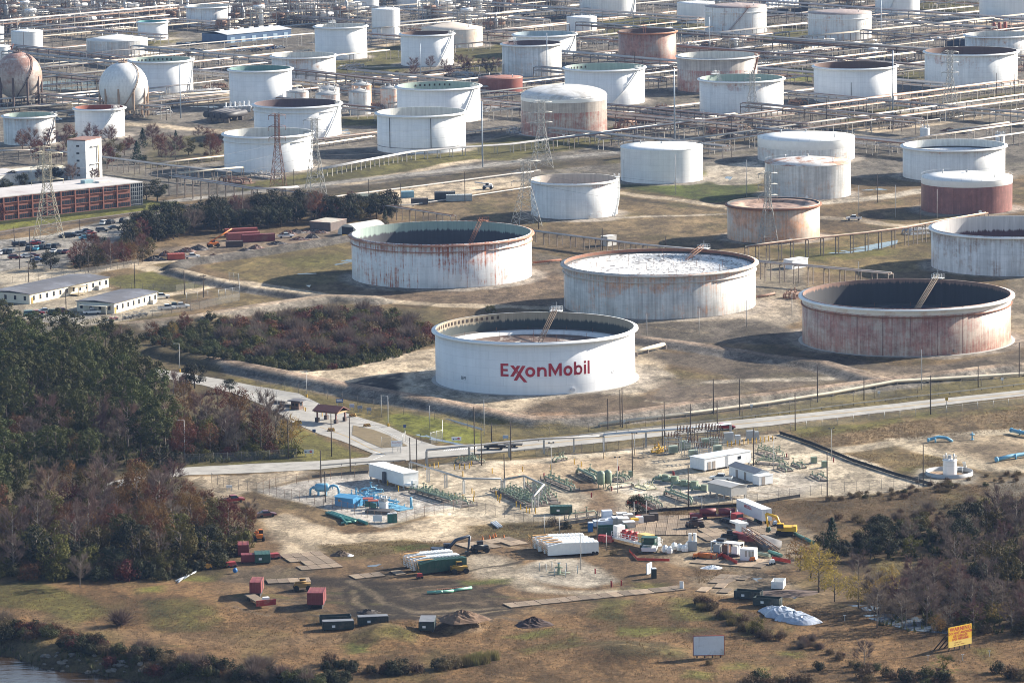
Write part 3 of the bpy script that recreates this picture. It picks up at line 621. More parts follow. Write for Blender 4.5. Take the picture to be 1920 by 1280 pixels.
t2=tank('bigleft',660.3,997.5,436,517,'huge white open tank streaked with red rust runs, left of the white-roofed one',RUSTW,inner=interior_mat('bluegreen_wall_shade_below',(.30,.38,.34),(.05,.05,.062),11.8,22),depth=12,ladder=(a_(63),15,RUSTM),girder=1.0,ring=1,gird_m=mat('rusty_girder',(.45,.22,.14),.8,0,.5,.35,(.72,.70,.66)))  # dark lower inner wall: shade inside the tank put into the colour
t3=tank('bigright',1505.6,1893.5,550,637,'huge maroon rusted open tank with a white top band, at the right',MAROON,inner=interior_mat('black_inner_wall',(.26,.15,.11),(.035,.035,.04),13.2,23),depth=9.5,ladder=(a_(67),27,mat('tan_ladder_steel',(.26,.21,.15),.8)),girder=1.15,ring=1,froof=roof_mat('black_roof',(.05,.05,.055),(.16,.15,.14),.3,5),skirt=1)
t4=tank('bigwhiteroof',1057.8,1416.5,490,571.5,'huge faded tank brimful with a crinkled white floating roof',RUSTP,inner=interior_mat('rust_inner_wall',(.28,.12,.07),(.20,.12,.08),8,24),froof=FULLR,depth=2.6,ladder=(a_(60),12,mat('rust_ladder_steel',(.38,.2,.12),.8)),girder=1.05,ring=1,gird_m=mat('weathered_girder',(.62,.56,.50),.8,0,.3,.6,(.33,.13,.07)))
tank('edgeright',1747.3,2050,424,497,'grey-streaked white open tank cut off by the right edge, maroon stain inside',WB,inner=interior_mat('pale_red_inner_wall',(.60,.57,.55),(.10,.045,.05),8.4,25),depth=9,girder=.9)
W=dict
tank('midwhite',995.6,1158,335,401,'plain white open tank right behind the lattice pylon, pale rusty inside',W1,inner=IN_O,depth=10,girder=.6,stair=(a_(-28),a_(10),WHITE))
tank('slant',707.9,873.4,209,279.5,'white open tank with two dark vertical pipes on its shaded side',W3,inner=IN_W,depth=10)
tank('patchroof',745.3,901,160,224.5,'white open tank with a row of dark slots inside, red tank to its right',W3,inner=IN_G,depth=10,vents=(a_(125),a_(75),8,1.6),stair=(a_(-60),a_(-32),WHITE))
tank('stairtank',1059.3,1209,125,191.5,'white open tank with a white stair climbing its front and slots inside',W3,inner=IN_G,depth=10,vents=(a_(160),a_(118),7,1.6),stair=(a_(-85),a_(-36),WHITE))
tank('hooded',1312,1468.7,146,208,'white open tank with a hooded gauge platform inside its left rim',W1,inner=IN_G,depth=10,ladder=(a_(125),9,GALV))
tank('mast',1526.3,1681,122,187,'white open tank, orange rust inside its left rim, tall grey mast before it',W3,inner=IN_B,depth=10)
tank('farright',1734.6,1906.3,95,157,'widest white open tank near the top right, lattice pylon before it',W1,inner=IN_B,depth=10)
tank('lowright',1693.5,1883.4,271,329.5,'white open tank with a high blue-grey floating roof, behind the plum one',W1,inner=IN_W,depth=4.5,froof=roof_mat('pale_roof',(.62,.64,.66),(.35,.38,.42),.5,2))
tank('plum',1728,1897,331,392,'plum red tank with a white band and white cone roof',MARB,'cone',apex=1.6,roofm=mat('cone_roof_white',(.80,.79,.76),.6,0,.06,.3))
tank('flatwhite',1164,1318,274,336,'clean white fixed-roof tank standing beside the green grass',W3,'cone',apex=1.0)
tank('bandwhite',1421,1602,256,297,'large white flat-domed tank with a smooth top band, behind the rusty-roofed one',W2,'cone',apex=2.0)
tank('rustroof',1434.5,1595,303,365,'white tank with a rust-orange low cone roof',WG,'cone',apex=2.2,roofm=roof_mat('rusty_cone_roof',(.72,.68,.63),(.42,.20,.11),.62,4))
tank('tanrust',1364,1537,380,445,'tan rust-mottled tank with a rusty sunken roof and pylon before it',RUSTT,inner=IN_R,depth=1.6,froof=roof_mat('rust_roof',(.42,.27,.19),(.16,.09,.06),.55,6),girder=.8,gird_m=RUSTM)
tank('domed',977.5,1138.5,179,248.5,'brown rust-stained tank with a pale dome roof',RUSTB,'dome',apex=4.6,roofm=roof_mat('dome_panels',(.66,.65,.63),(.5,.48,.45),.5,7),skirt=1)
tank('blueblack',477,640,193,252,'white open tank with a shaded dark blue interior behind the rusty pylon',W3,inner=IN_R,depth=9,ring=1,stair=(a_(-50),a_(-20),WHITE))
tank('pylonfront',421,587,248,315,'white open tank with a pale inner wall, two pylons in front',W3,inner=IN_W,depth=6,ring=1)
tank('greenleft',8,104,215,268,'white open tank at the left edge behind a red-leaved tree',W2,inner=IN_G,depth=8,stair=(a_(-45),a_(-12),GALV))
tank('redinside',141.5,234,201,255,'white open tank with a rust-red interior, by the white sphere',W3,inner=interior_mat('oxide_inner_wall',(.30,.09,.05),(.2,.07,.05),3,33),depth=8,stair=(a_(-95),a_(-45),WHITE))
tank('behindsphere',244,362,111,170,'white open tank with green interior and slots, half behind the white sphere',W3,inner=IN_G,depth=9,vents=(a_(140),a_(75),9,1.6),stair=(a_(-30),a_(-8),WHITE))
tank('teal',431,548,128,196,'tall white open tank with a teal interior left of the small cone-roofed tanks',W3,inner=interior_mat('teal_inner_wall',(.16,.28,.26),(.13,.22,.22),-3,34),depth=9)
tank('creamopen',510,630,103,145,'cream white open tank with a pale grey interior behind the pipe rack',W2,inner=IN_W,depth=8)
tank('talltop',591,688.5,48,108,'tall white tank with a humped platform on its far rim',W3,inner=IN_W,depth=7,ladder=(a_(110),6,GALV))
tank('narrow',697.5,750.5,17,70,'narrow tall white tank with a flat roof',W3,'cone',apex=.8)
tank('brownstair',752,851,62,121,'white open tank with a dark rusty interior, beige dome tank behind',W3,inner=IN_B,depth=8,stair=(a_(-70),a_(-25),WHITE))
tank('beigedome',791,905,52.5,86,'beige stained tank with a low cone roof',RUSTT if 0 else tank_mat('beige_stained_paint',(.66,.61,.55),.3,(.48,.36,.26),.5,None,16),'cone',apex=3.4,roofm=mat('beige_roof',(.66,.56,.45),.7,0,.12,.3))
tank('greyfront',942,1053,80.5,139,'grey-stained white open tank with a dark red interior, another tank right behind',WG,inner=IN_R,depth=8,ladder=(a_(130),6,GALV))
tank('greyback',963,1080,63,101,'white open tank with blue-grey interior behind the grey-stained one',W3,inner=interior_mat('blue_inner_wall',(.36,.44,.48),(.3,.37,.42),-3,36),depth=8,stair=(a_(-50),a_(-18),GALV))
tank('rustbrown',1160,1268,58,116,'tall brown rusted open tank with an orange rim',RUSTA,inner=IN_B,depth=8,girder=.8,gird_m=mat('orange_rust_rim',(.40,.15,.06),.8),ladder=(a_(95),8,RUSTM))
tank('rustbehind',1270.5,1420,103,167,'brown and grey rusted open tank behind the hooded white one',RUSTB,inner=IN_W,depth=9,girder=.9,stair=(a_(-50),a_(-15),RUSTM))
tank('redlow',897,980,145,171,'low red oxide tank with a rusty roof',REDT,'cone',apex=1.0,roofm=roof_mat('red_rust_roof',(.40,.17,.11),(.22,.09,.06),.5,8))
tank('topmid',1087,1192,-32,27,'white tank cut off by the top edge behind the long pipe rack',W1,'cone',apex=1,stair=(a_(-35),a_(-8),GALV))
tank('smalltop',1062.5,1118.5,32,58,'small white flat-roofed tank in front of the tank cut off by the top edge',W3,'cone',apex=.8)
tank('bluetop',1270,1340,5,41,'bluish white tank partly hidden by a rusty-roofed tank',W3,'cone',apex=1)
RRO=roof_mat('grey_rusty_roof',(.36,.28,.25),(.62,.50,.40),.35,9)
tank('diag',1322,1437,11,60,'white rusty-roofed tank with a dark stair running diagonally down',WR,'cone',apex=1.8,roofm=RRO,stair=(a_(-110),a_(-70),RUSTM),ring=1)
tank('seams',1515,1633.5,23,71,'white tank with rusty seams and a rusty brown roof',WR,'cone',apex=1.8,roofm=RRO,ring=1)
tank('topright',1641.5,1724,-42,26,'tall white tank cut off by the top edge beside the grey mast',W3,'cone',apex=1,stair=(a_(-120),a_(-80),GALV))
tank('topcorner',1837,1955,-30,33,'white tank in the top right corner with a ring around it',W3,'cone',apex=1,ring=1)
tank('rightbehind',1810,1935,64,98,'grey white open tank near the top right, behind the widest one',W2,inner=IN_W,depth=6)
tank('steamtank',350,432.5,11,46,'white open tank with rusty drips beside the steam plumes',WR,inner=IN_W,depth=5)
tank('greencap',259,314.5,40,74,'small white open tank with a teal inside wall, far left',W3,inner=interior_mat('aqua_inner_wall',(.14,.36,.36),(.14,.3,.3),-3,35),depth=4)
tank('ribbed',163,277,73.5,102,'low grey-streaked tank with a pale cone roof at far left',WG,'cone',apex=2.6,roofm=mat('pale_cone_roof',(.70,.69,.66),.7,0,.08,.3))
tank('lowleft',22,80,58.5,90,'small white cone-roofed tank at far left',W3,'cone',apex=1.2)
tank('edgeleft',-22,8,51,78,'white tank cut off by the left edge, small cone-roofed tank beside it',W3,'cone',apex=1)
tank('edgesphere',-25,22,87,116,'white tank behind the rusty sphere at the left edge',W3,'cone',apex=1,stair=(a_(-60),a_(-10),RUSTM))
tank('topa',664,711,-20,17,'white tank cut off by the top edge, behind the narrow one',W3,'cone',apex=1)
tank('topb',739,789,-25,12,'white tank cut off by the top edge, two thinner white ones beside it',W3,'cone',apex=1)
tank('topc',788,803,-18,13,'thin white tank at the top edge',W3,'cone',apex=.8);tank('topd',803,817,-16,8,'thinnest white tank at the top edge, right of its twin',W3,'cone',apex=.8)
CR_=mat('grey_cone_roof',(.40,.40,.39),.7,0,.15,.5)
tank('proca',654.5,695,172,214,'slim white cone-roofed tank standing clear of the pipe racks',W2,'cone',apex=1.6,roofm=CR_)
tank('procb',537,579,172,200,'small rusty-skirted cone-roofed tank left of its neighbours',WR,'cone',apex=1.6,roofm=CR_)
tank('procc',592,638,176,206,'small cone-roofed tank with rust under its eave, in front of a twin',WR,'cone',apex=1.6,roofm=CR_)
tank('procd',598,637,166,196,'small cone-roofed tank half hidden behind a rust-eaved one',W2,'cone',apex=1.6,roofm=CR_)
tank('proce',660,697,159,200,'small orange-stained cone-roofed tank behind the slim white one',RUSTT,'cone',apex=1.6,roofm=CR_)
tank('procf',714,748,166,202,'small tank with bright orange rust panels',tank_mat('orange_rust_panels',(.72,.68,.62),.5,(.42,.15,.05),.6,None,17),'cone',apex=1.4,roofm=CR_)
tank('ringed',1768,1793.6,862,889,'small white tank standing inside a round steel containment ring',W3,'cone',apex=.4,pad=False)
tank('tinyone',1725,1743,241,257,'tiny white tank in the dirt yard at upper right',W3,'cone',apex=.3,pad=False);tank('tinytwo',1866,1884,253,270,'tiny white tank behind the high-roofed open tank',W3,'cone',apex=.3,pad=False)
tank('bluestation',711,728,941,957,'little white chemical tank beside the bright blue pipe skid',W3,'cone',apex=.2,pad=False)
def lettering():
 c,rad,h=TANKS['exxon'];red=mat('red_lettering',(.40,.008,.03),.5,0,.05);mb=MB()
 s0=lambda u:(u-1004)/187.0
 cap=3.72;W0=s0(780+680/4.267);a_left=math.asin(W0);zb=5.25
 k=26.3/7.10
 def pt(x,y):
  a=-math.pi/2+a_left+x*k/rad;rr=rad+.09
  return(rr*math.cos(a),rr*math.sin(a),zb+y*cap)
 def quad(*q):
  mb.face([pt(*p)for p in q])
 def rect(x0,y0,x1,y1):quad((x0,y0),(x1,y0),(x1,y1),(x0,y1))
 def bowl(cx,cy,rx,ry,w_,a0=0,a1=360,n=28):
  for i in range(n):
   A,B=R(a0+(a1-a0)*i/n),R(a0+(a1-a0)*(i+1)/n)
   quad((cx+rx*math.cos(A),cy+ry*math.sin(A)),(cx+rx*math.cos(B),cy+ry*math.sin(B)),(cx+(rx-w_)*math.cos(B),cy+(ry-w_)*math.sin(B)),(cx+(rx-w_)*math.cos(A),cy+(ry-w_)*math.sin(A)))
 w_=.215;xh=.75
 rect(0,0,w_,1);rect(w_,1-.18,.64,1);rect(w_,.41,.58,.58);rect(w_,0,.64,.18)
 def bar(xa,ya,xb,yb,t=.14):quad((xa-t,ya),(xa+t,ya),(xb+t,yb),(xb-t,yb))
 bar(.90,xh+.12,1.97,-.42,.14);bar(1.45,xh+.1,.90,0,.135);bar(1.84,xh+.1,1.17,-.30,.135);bar(1.43,xh-.02,1.43,xh-.02,0)
 bowl(2.33,.37,.385,.395,.205);bowl(5.27,.37,.37,.395,.205)
 rect(2.86,0,3.05,xh);bowl(3.245,.40,.345,.345,.185,0,180);rect(3.405,0,3.59,.42);rect(3.05,.4,3.06,xh)
 x=3.74;rect(x,0,x+.2,1);rect(x+.83,0,x+1.03,1);quad((x+.2,1),(x+.2,.62),(x+.515,0.02),(x+.515,.42));quad((x+.83,1),(x+.515,.42),(x+.515,.02),(x+.83,.62))
 rect(5.76,0,5.95,1.02);bowl(6.13,.37,.345,.385,.18)
 rect(6.61,0,6.80,xh);rect(6.61,.85,6.80,1.03);rect(6.93,0,7.12,1.03)
 mb.build('lettering',red,t1)
 dk=mat('dark_numerals',(.04,.06,.10),.6)
 for u,zt in((867,3.3),(1142,4.3)):
  m2=MB();a0=-math.pi/2+math.asin(s0(u));S=.95
  def p2(x,y):
   a=a0+x*S/rad;return((rad+.08)*math.cos(a),(rad+.08)*math.sin(a),zt+y*S)
  SEG={'8':'abcdefg','2':'abged','9':'abcdfg'};L={'a':(0,.9,.5,1),'g':(0,.45,.5,.55),'d':(0,0,.5,.1),'f':(0,.5,.12,1),'b':(.38,.5,.5,1),'e':(0,0,.12,.5),'c':(.38,0,.5,.5)}
  for i,ch in enumerate('829'):
   for s_ in SEG[ch]:
    x0,y0,x1,y1=L[s_];m2.face([p2(x0+i*.65,y0),p2(x1+i*.65,y0),p2(x1+i*.65,y1),p2(x0+i*.65,y1)])
  m2.build('tank_number',dk,t1)
lettering()
c_,r_,h_=TANKS['bigright'];MB().lathe([(r_+.02,h_-2.2),(r_+.06,h_-2.15),(r_+.06,h_-.8)],96,0).build('white_band',mat('band_white',(.74,.73,.70),.6,0,.2,.3,(.45,.28,.2)),t3)
def child_of(key):return[o for o in col.objects if o.type=='EMPTY' and(o.location.xy-TANKS[key][0].xy).length<.01][0]
for key,z0 in(('plum',2.3),('domed',1.7),('bandwhite',3.6)):
 c_,r_,h_=TANKS[key];MB().lathe([(r_+.02,h_-z0),(r_+.05,h_-z0+.05),(r_+.05,h_-.1)],64,0).build('white_band',WHITE,child_of(key))
for d_ in(('slant',-1.2,1),('slant',-.72-1,1)):
 c_,r_,h_=TANKS['slant']
c_,r_,h_=TANKS['slant']
for x in(-.69,.23):
 a=-math.acos(x);MB().tube([((r_+.2)*math.cos(a),(r_+.2)*math.sin(a),h_-1.2),((r_+.2)*math.cos(a),(r_+.2)*math.sin(a),2.2)],.14,6).build('fire_pipe',mat('dark_pipe',(.07,.06,.06),.6),child_of('slant'))
MB().lathe([(r_+.03,2.2),(r_+.2,2.3),(r_+.03,2.4)],64,0).build('fire_pipe',mat('dark_pipe',(.07,.06,.06),.6),child_of('slant'))
build_ground()
# ============ VEGETATION
def leaf_mat(name,c1,c2,rnd=.28):
 m,nt,b=new_mat(name);b.inputs['Roughness'].default_value=.75;b.inputs['Specular IOR Level'].default_value=.15
 tc=node(nt,'ShaderNodeTexCoord');n=node(nt,'ShaderNodeTexNoise',i_Scale=.7,i_Detail=5,i_Roughness=.7);nt.links.new(tc.outputs['Object'],n.inputs[0])
 o=mixc(nt,ramp(nt,n.outputs[0],[(.36,0),(.64,1)]),c1,c2)
 oi=node(nt,'ShaderNodeObjectInfo');hs=node(nt,'ShaderNodeHueSaturation');mr=node(nt,'ShaderNodeMapRange');mr.inputs[3].default_value=1-rnd;mr.inputs[4].default_value=1+rnd
 nt.links.new(oi.outputs['Random'],mr.inputs[0]);nt.links.new(mr.outputs[0],hs.inputs['Value']);nt.links.new(o,hs.inputs['Color'])
 m2=node(nt,'ShaderNodeMath',operation='MULTIPLY_ADD');nt.links.new(oi.outputs['Random'],m2.inputs[0]);m2.inputs[1].default_value=.05;m2.inputs[2].default_value=.475;nt.links.new(m2.outputs[0],hs.inputs['Hue'])
 nt.links.new(hs.outputs[0],b.inputs['Base Color'])
 tr=node(nt,'ShaderNodeBsdfTranslucent');nt.links.new(hs.outputs[0],tr.inputs[0]);mx=node(nt,'ShaderNodeMixShader');mx.inputs[0].default_value=.25
 out=nt.nodes['Material Output'];nt.links.new(b.outputs[0],mx.inputs[1]);nt.links.new(tr.outputs[0],mx.inputs[2]);nt.links.new(mx.outputs[0],out.inputs[0])
 return m
LM=dict(pine=leaf_mat('pine_needles',(.034,.042,.010),(.064,.064,.018)),oak=leaf_mat('dark_leaves',(.0192,.0232,.0112),(.0352,.0368,.0176)),olive=leaf_mat('olive_leaves',(.058,.054,.012),(.090,.072,.020)),red=leaf_mat('red_brown_leaves',(.105,.030,.020),(.105,.046,.028)),rust=leaf_mat('rust_leaves',(.125,.052,.018),(.095,.052,.024)),bare=leaf_mat('grey_twigs',(.105,.078,.064),(.14,.108,.092),.2),plum=leaf_mat('plum_twigs',(.105,.062,.055),(.13,.08,.068),.2),yellow=leaf_mat('golden_leaves',(.24,.145,.030),(.26,.175,.05)),cedar=leaf_mat('cedar_needles',(.0160,.0304,.0160),(.0280,.0416,.0224)),scrub=leaf_mat('scrub_leaves',(.0464,.0560,.0192),(.0704,.0672,.0272)),brush=leaf_mat('dry_brush',(.0840,.0560,.0320),(.1120,.0760,.0440)),reed=leaf_mat('reed_blades',(.1360,.1240,.0440),(.1760,.1440,.0640)),straw=leaf_mat('straw_blades',(.1920,.1320,.0704),(.1200,.0920,.0440)))
BARK=mat('bark',(.12,.09,.07),.9,0,.3,1.5);PALEBARK=mat('pale_bark',(.16,.135,.115),.9,0,.25,1.5)
def rv(r):
 while True:
  v=Vector((r.uniform(-1,1),r.uniform(-1,1),r.uniform(-1,1)))
  if.05<v.length<=1:return v
def leafquad(mb,p,nrm,s,r):
 u=nrm.orthogonal().normalized();w_=nrm.cross(u);a=r.uniform(0,6.28);u,w_=u*math.cos(a)+w_*math.sin(a),w_*math.cos(a)-u*math.sin(a)
 u*=s*r.uniform(.7,1.3)*.5;w_*=s*r.uniform(.45,.9)*.5
 mb.face((p-u-w_*.4,p-w_,p+u,p+w_))
def clump(mb,c,rad,n,s,r,flat=.75):
 for _ in range(n):
  d=rv(r);d=d.normalized()*(d.length**.35);q=Vector((d.x*rad,d.y*rad,d.z*rad*flat))
  leafquad(mb,c+q,(d+rv(r)*.5+Vector((0,0,.3))).normalized(),s,r)
def twig(mb,p,d,L,wd,r,lev=0):
 q=p+d*L;s=d.orthogonal().normalized()*wd
 a=r.uniform(0,3.1);s=Matrix.Rotation(a,3,d)@s
 mb.face((p-s,p+s,q))
def trunk(mb,h,r0,r,lean=.06,limbs=5,z0=.35,spread=.5):
 x,y=r.uniform(-lean,lean)*h,r.uniform(-lean,lean)*h
 mb.tube([(0,0,-.4),(x*.3,y*.3,h*.35),(x,y,h*.9)],[r0,r0*.75,r0*.2],6)
 tips=[]
 for i in range(limbs):
  t=z0+(.85-z0)*(i+r.random()*.6)/limbs;a=i*2.4+r.random();L=h*spread*(1.05-t*.7)
  b=Vector((x*t,y*t,h*t*.95));m_=b+Vector((math.cos(a)*L*.5,math.sin(a)*L*.5,L*.28));e=b+Vector((math.cos(a)*L,math.sin(a)*L,L*r.uniform(.45,.8)))
  mb.tube([b,m_,e],[r0*.42,r0*.28,r0*.08],4,cap=False);tips.append((m_,e))
 return tips
PROTO={}
def make_tree(kind,i):
 r=random.Random(hash((kind,i))%9999 if False else sum(map(ord,kind))*31+i*7);c=MB();t=MB();lm=LM['pine'];bm=BARK
 if kind=='pine_tree':
  h=12.5;tips=trunk(t,h,.26,r,.03,7,.4,.34)
  for k in range(24):
   f=k/23;z=h*(.38+.62*f);rr=4.5*math.sin(math.pi*min(1,.28+.72*(1-f)))**.8*r.uniform(.45,1);a=k*2.4+r.random()
   if f>.93:rr=.4
   clump(c,Vector((rr*math.cos(a),rr*math.sin(a),z)),r.uniform(1.1,2.0),90,.5,r,.6)
 elif kind=='oak_tree':
  lm=LM['oak'];h=8.5;trunk(t,h,.3,r,.05,7,.25,.55)
  for k in range(26):
   d=rv(r);d=d.normalized()*(d.length**.5);clump(c,Vector((d.x*3.9,d.y*3.9,h*.58+d.z*2.9)),r.uniform(1.0,1.7),84,.46,r,.8)
 elif kind=='olive_tree':
  lm=LM['olive'];h=8;trunk(t,h,.2,r,.06,7,.2,.5)
  for k in range(24):
   d=rv(r);d=d.normalized()*(d.length**.45);clump(c,Vector((d.x*3.2,d.y*3.2,h*.56+d.z*3.1)),r.uniform(.8,1.5),70,.38,r,.9)
 elif kind in('red_leaved_tree','rusty_leaved_tree'):
  lm=LM['red' if kind[2]=='d' else 'rust'];h=9;tips=trunk(t,h,.2,r,.05,9,.25,.45)
  for k in range(26):
   d=rv(r);d=d.normalized()*(d.length**.5);clump(c,Vector((d.x*3.0,d.y*3.0,h*.6+d.z*3.4)),r.uniform(.7,1.3),44,.34,r,1.0)
  for m_,e in tips:
   for q in range(22):
    p=m_.lerp(e,r.random());twig(c,p,(rv(r)+Vector((0,0,.9))).normalized(),r.uniform(1,2.2),.05,r)
 elif kind in('bare_tree','purplish_bare_tree'):
  lm=LM['bare' if kind[0]=='b' else 'plum'];bm=PALEBARK;h=9.5;tips=trunk(t,h,.17,r,.07,12,.2,.42)
  for m_,e in tips:
   for q in range(46):
    f=r.random();p=m_.lerp(e,f);dd=(rv(r)*.9+(e-m_).normalized()*.5+Vector((0,0,.6))).normalized();L=r.uniform(.8,2.4);twig(c,p,dd,L,.045,r)
    for s_ in range(2):twig(c,p+dd*L*r.uniform(.3,.9),(dd+rv(r)*.8).normalized(),r.uniform(.4,1.1),.035,r)
  for k in range(14):
   d=rv(r);clump(c,Vector((d.x*2.8,d.y*2.8,h*.58+d.z*3.2)),.9,9,.3,r,1)
 elif kind=='golden_tree':
  lm=LM['yellow'];h=8.5;tips=trunk(t,h,.2,r,.08,10,.2,.5)
  for k in range(26):
   d=rv(r);d=d.normalized()*(d.length**.5);clump(c,Vector((d.x*3.4,d.y*3.4,h*.58+d.z*2.9)),r.uniform(.7,1.3),26,.34,r,1.0)
  for m_,e in tips:
   for q in range(30):
    p=m_.lerp(e,r.random());twig(c,p,(rv(r)+Vector((0,0,.4))).normalized(),r.uniform(.8,2.0),.04,r)
 elif kind=='cedar_tree':
  lm=LM['cedar'];h=8;t.tube([(0,0,-.3),(0,0,h*.8)],[.2,.06],5)
  for k in range(22):
   f=k/21;rr=2.3*(1-f)**.8;a=k*2.4;clump(c,Vector((rr*.75*math.cos(a),rr*.75*math.sin(a),.7+f*h*.95)),.35+.95*(1-f),55,.42,r,1.1)
 elif kind in('green_shrub','brown_shrub','dark_shrub','red_shrub','olive_shrub'):
  lm=LM[{'g':'scrub','b':'brush','d':'oak','r':'red','o':'olive'}[kind[0]]];t.tube([(0,0,-.3),(.1,.1,1)],[.1,.04],5)
  for k in range(20):
   d=rv(r);d.z=abs(d.z);clump(c,Vector((d.x*1.5,d.y*1.5,.35+d.z*1.5)),r.uniform(.4,.8),50 if kind[0]in 'gdo' else 32,.26,r,.9)
  for k in range(90 if kind[0]=='b' else 25):
   a=r.uniform(0,6.28);e=r.uniform(0,1.5);twig(c,Vector((math.cos(a)*e,math.sin(a)*e,.3)),(rv(r)*.6+Vector((0,0,1))).normalized(),r.uniform(1.0,2.3),.035,r)
 elif kind=='bare_shrub':
  lm=LM['bare'];t.tube([(0,0,-.3),(.1,.1,1)],[.1,.04],5)
  for k in range(420):
   a=r.uniform(0,6.28);e=r.uniform(0,.5);d=(rv(r)*.95+Vector((math.cos(a)*.3,math.sin(a)*.3,.75))).normalized();p=Vector((math.cos(a)*e,math.sin(a)*e,.2));L=r.uniform(1.2,2.9);twig(c,p,d,L,.04,r);twig(c,p+d*L*.6,(d+rv(r)*.6).normalized(),L*.5,.03,r)
 elif kind=='reed_clump':
  lm=LM['reed']
  for k in range(420):
   a=r.uniform(0,6.28);e=1.8*math.sqrt(r.random());d=(rv(r)*.35+Vector((0,0,1))).normalized();twig(c,Vector((math.cos(a)*e,math.sin(a)*e,-.1)),d,r.uniform(1.2,3.0),.07,r)
  t.tube([(0,0,-.3),(0,0,.6)],.05,4)
 elif kind=='palm_tree':
  lm=LM['olive'];t.tube([(0,0,-.3),(.1,0,1.6)],[.3,.25],8)
  for k in range(34):
   a=k*2.4;el=r.uniform(-.1,1.2);d=Vector((math.cos(a)*math.cos(el),math.sin(a)*math.cos(el),math.sin(el)));p=Vector((.1,0,1.6));s_=Vector((-math.sin(a),math.cos(a),0))
   e=p+d*1.6
   for q in range(9):c.face((e-s_*.05,e+s_*.05,e+(d+s_*(q-4)*.28).normalized()*1.1+Vector((0,0,-.25))))
   c.face((p-s_*.04,p+s_*.04,e+s_*.03,e-s_*.03))
 tm=t.mesh('trunk',bm);cm=c.mesh('crown',lm);return tm,cm
NV=dict(pine_tree=4,oak_tree=3,olive_tree=3,red_leaved_tree=3,rusty_leaved_tree=2,bare_tree=4,purplish_bare_tree=3,golden_tree=3,cedar_tree=1,green_shrub=3,brown_shrub=2,dark_shrub=2,red_shrub=3,olive_shrub=3,bare_shrub=2,reed_clump=2,palm_tree=1)
def plant(kind,p,s,label,group,cat=None,sz=1.0):
 i=rng.randrange(NV[kind])
 if(kind,i)not in PROTO:PROTO[(kind,i)]=make_tree(kind,i)
 tm,cm=PROTO[(kind,i)]
 o=thing(kind,label,cat or('shrub' if 'shrub' in kind else 'reeds' if 'reed' in kind else 'tree'),(p[0],p[1],ground_z(p[0],p[1])-.05),rng.uniform(0,6.28),group)
 o.scale=(s,s,s*sz)
 for n,me in(('trunk',tm),('crown',cm)):
  c=bpy.data.objects.new(n,me);col.objects.link(c);c.parent=o
 return o
def scatter(pts,gap,maxn,seed=1):
 w_=px2w(pts);r=random.Random(seed);x0,y0=w_.min(0);x1,y1=w_.max(0);out=[];tries=0
 while len(out)<maxn and tries<maxn*60:
  tries+=1;x,y=r.uniform(x0,x1),r.uniform(y0,y1)
  if not inside(np.array([x]),np.array([y]),w_)[0]:continue
  if any((x-a)**2+((y-b)*.8)**2<gap*gap for a,b in out):continue
  out.append((x,y))
 return out
KN=dict(pine_tree='dark green pine',oak_tree='dense dark evergreen tree',olive_tree='olive green tree',red_leaved_tree='red-leaved tree',rusty_leaved_tree='rust-brown leaved tree',bare_tree='bare grey tree',purplish_bare_tree='bare purplish tree',golden_tree='golden-leaved tree',cedar_tree='pointed dark cedar',green_shrub='green shrub',brown_shrub='dry brown shrub',dark_shrub='dark leafy shrub',red_shrub='red-leaved shrub',olive_shrub='yellowish olive shrub',bare_shrub='bare twiggy shrub',reed_clump='clump of tall reeds',palm_tree='small fan palm')
def grove(pts,gap,n,mix,where,seed,smin=.8,smax=1.2):
 r=random.Random(seed*3+1)
 for x,y in scatter(pts,gap,n,seed):
  u,v=proj((x,y,0));k=mix(u,v,r)if callable(mix)else r.choices(list(mix),list(mix.values()))[0]
  lab=KN[k]+' '+where;plant(k,(x,y),r.uniform(smin,smax),lab,lab.replace(KN[k],KN[k]+'s',1),None,r.uniform(.85,1.15))
def ch(r,**k):return r.choices(list(k),list(k.values()))[0]
def mixA(u,v,r):
 if u<300 and v<815:return ch(r,pine_tree=9,purplish_bare_tree=.6,oak_tree=.6)
 if u<320:return ch(r,pine_tree=3,purplish_bare_tree=2,rusty_leaved_tree=1.5,olive_tree=1.5,bare_tree=1.5)
 return ch(r,red_leaved_tree=2.2,rusty_leaved_tree=2.2,bare_tree=2,olive_tree=2.4,purplish_bare_tree=2,golden_tree=.5)
def mixB(u,v,r):
 if v>1045:return ch(r,olive_tree=4,oak_tree=3,bare_tree=1.2)
 if u<60 and v<965:return 'pine_tree'
 return ch(r,purplish_bare_tree=1.2,rusty_leaved_tree=4,red_leaved_tree=1.6,olive_tree=4,bare_tree=1.2,pine_tree=.9,golden_tree=.5)
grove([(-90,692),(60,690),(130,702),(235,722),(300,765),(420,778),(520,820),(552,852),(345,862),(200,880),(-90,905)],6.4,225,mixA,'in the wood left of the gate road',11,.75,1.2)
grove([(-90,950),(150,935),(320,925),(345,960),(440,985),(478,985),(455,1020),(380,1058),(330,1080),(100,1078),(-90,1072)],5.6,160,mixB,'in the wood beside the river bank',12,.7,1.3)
grove([(-60,632),(60,640),(200,650),(290,680),(250,700),(-60,665)],9,16,dict(pine_tree=5,bare_tree=1,purplish_bare_tree=1),'on the edge of the wood behind the site huts',13,.7,.95)
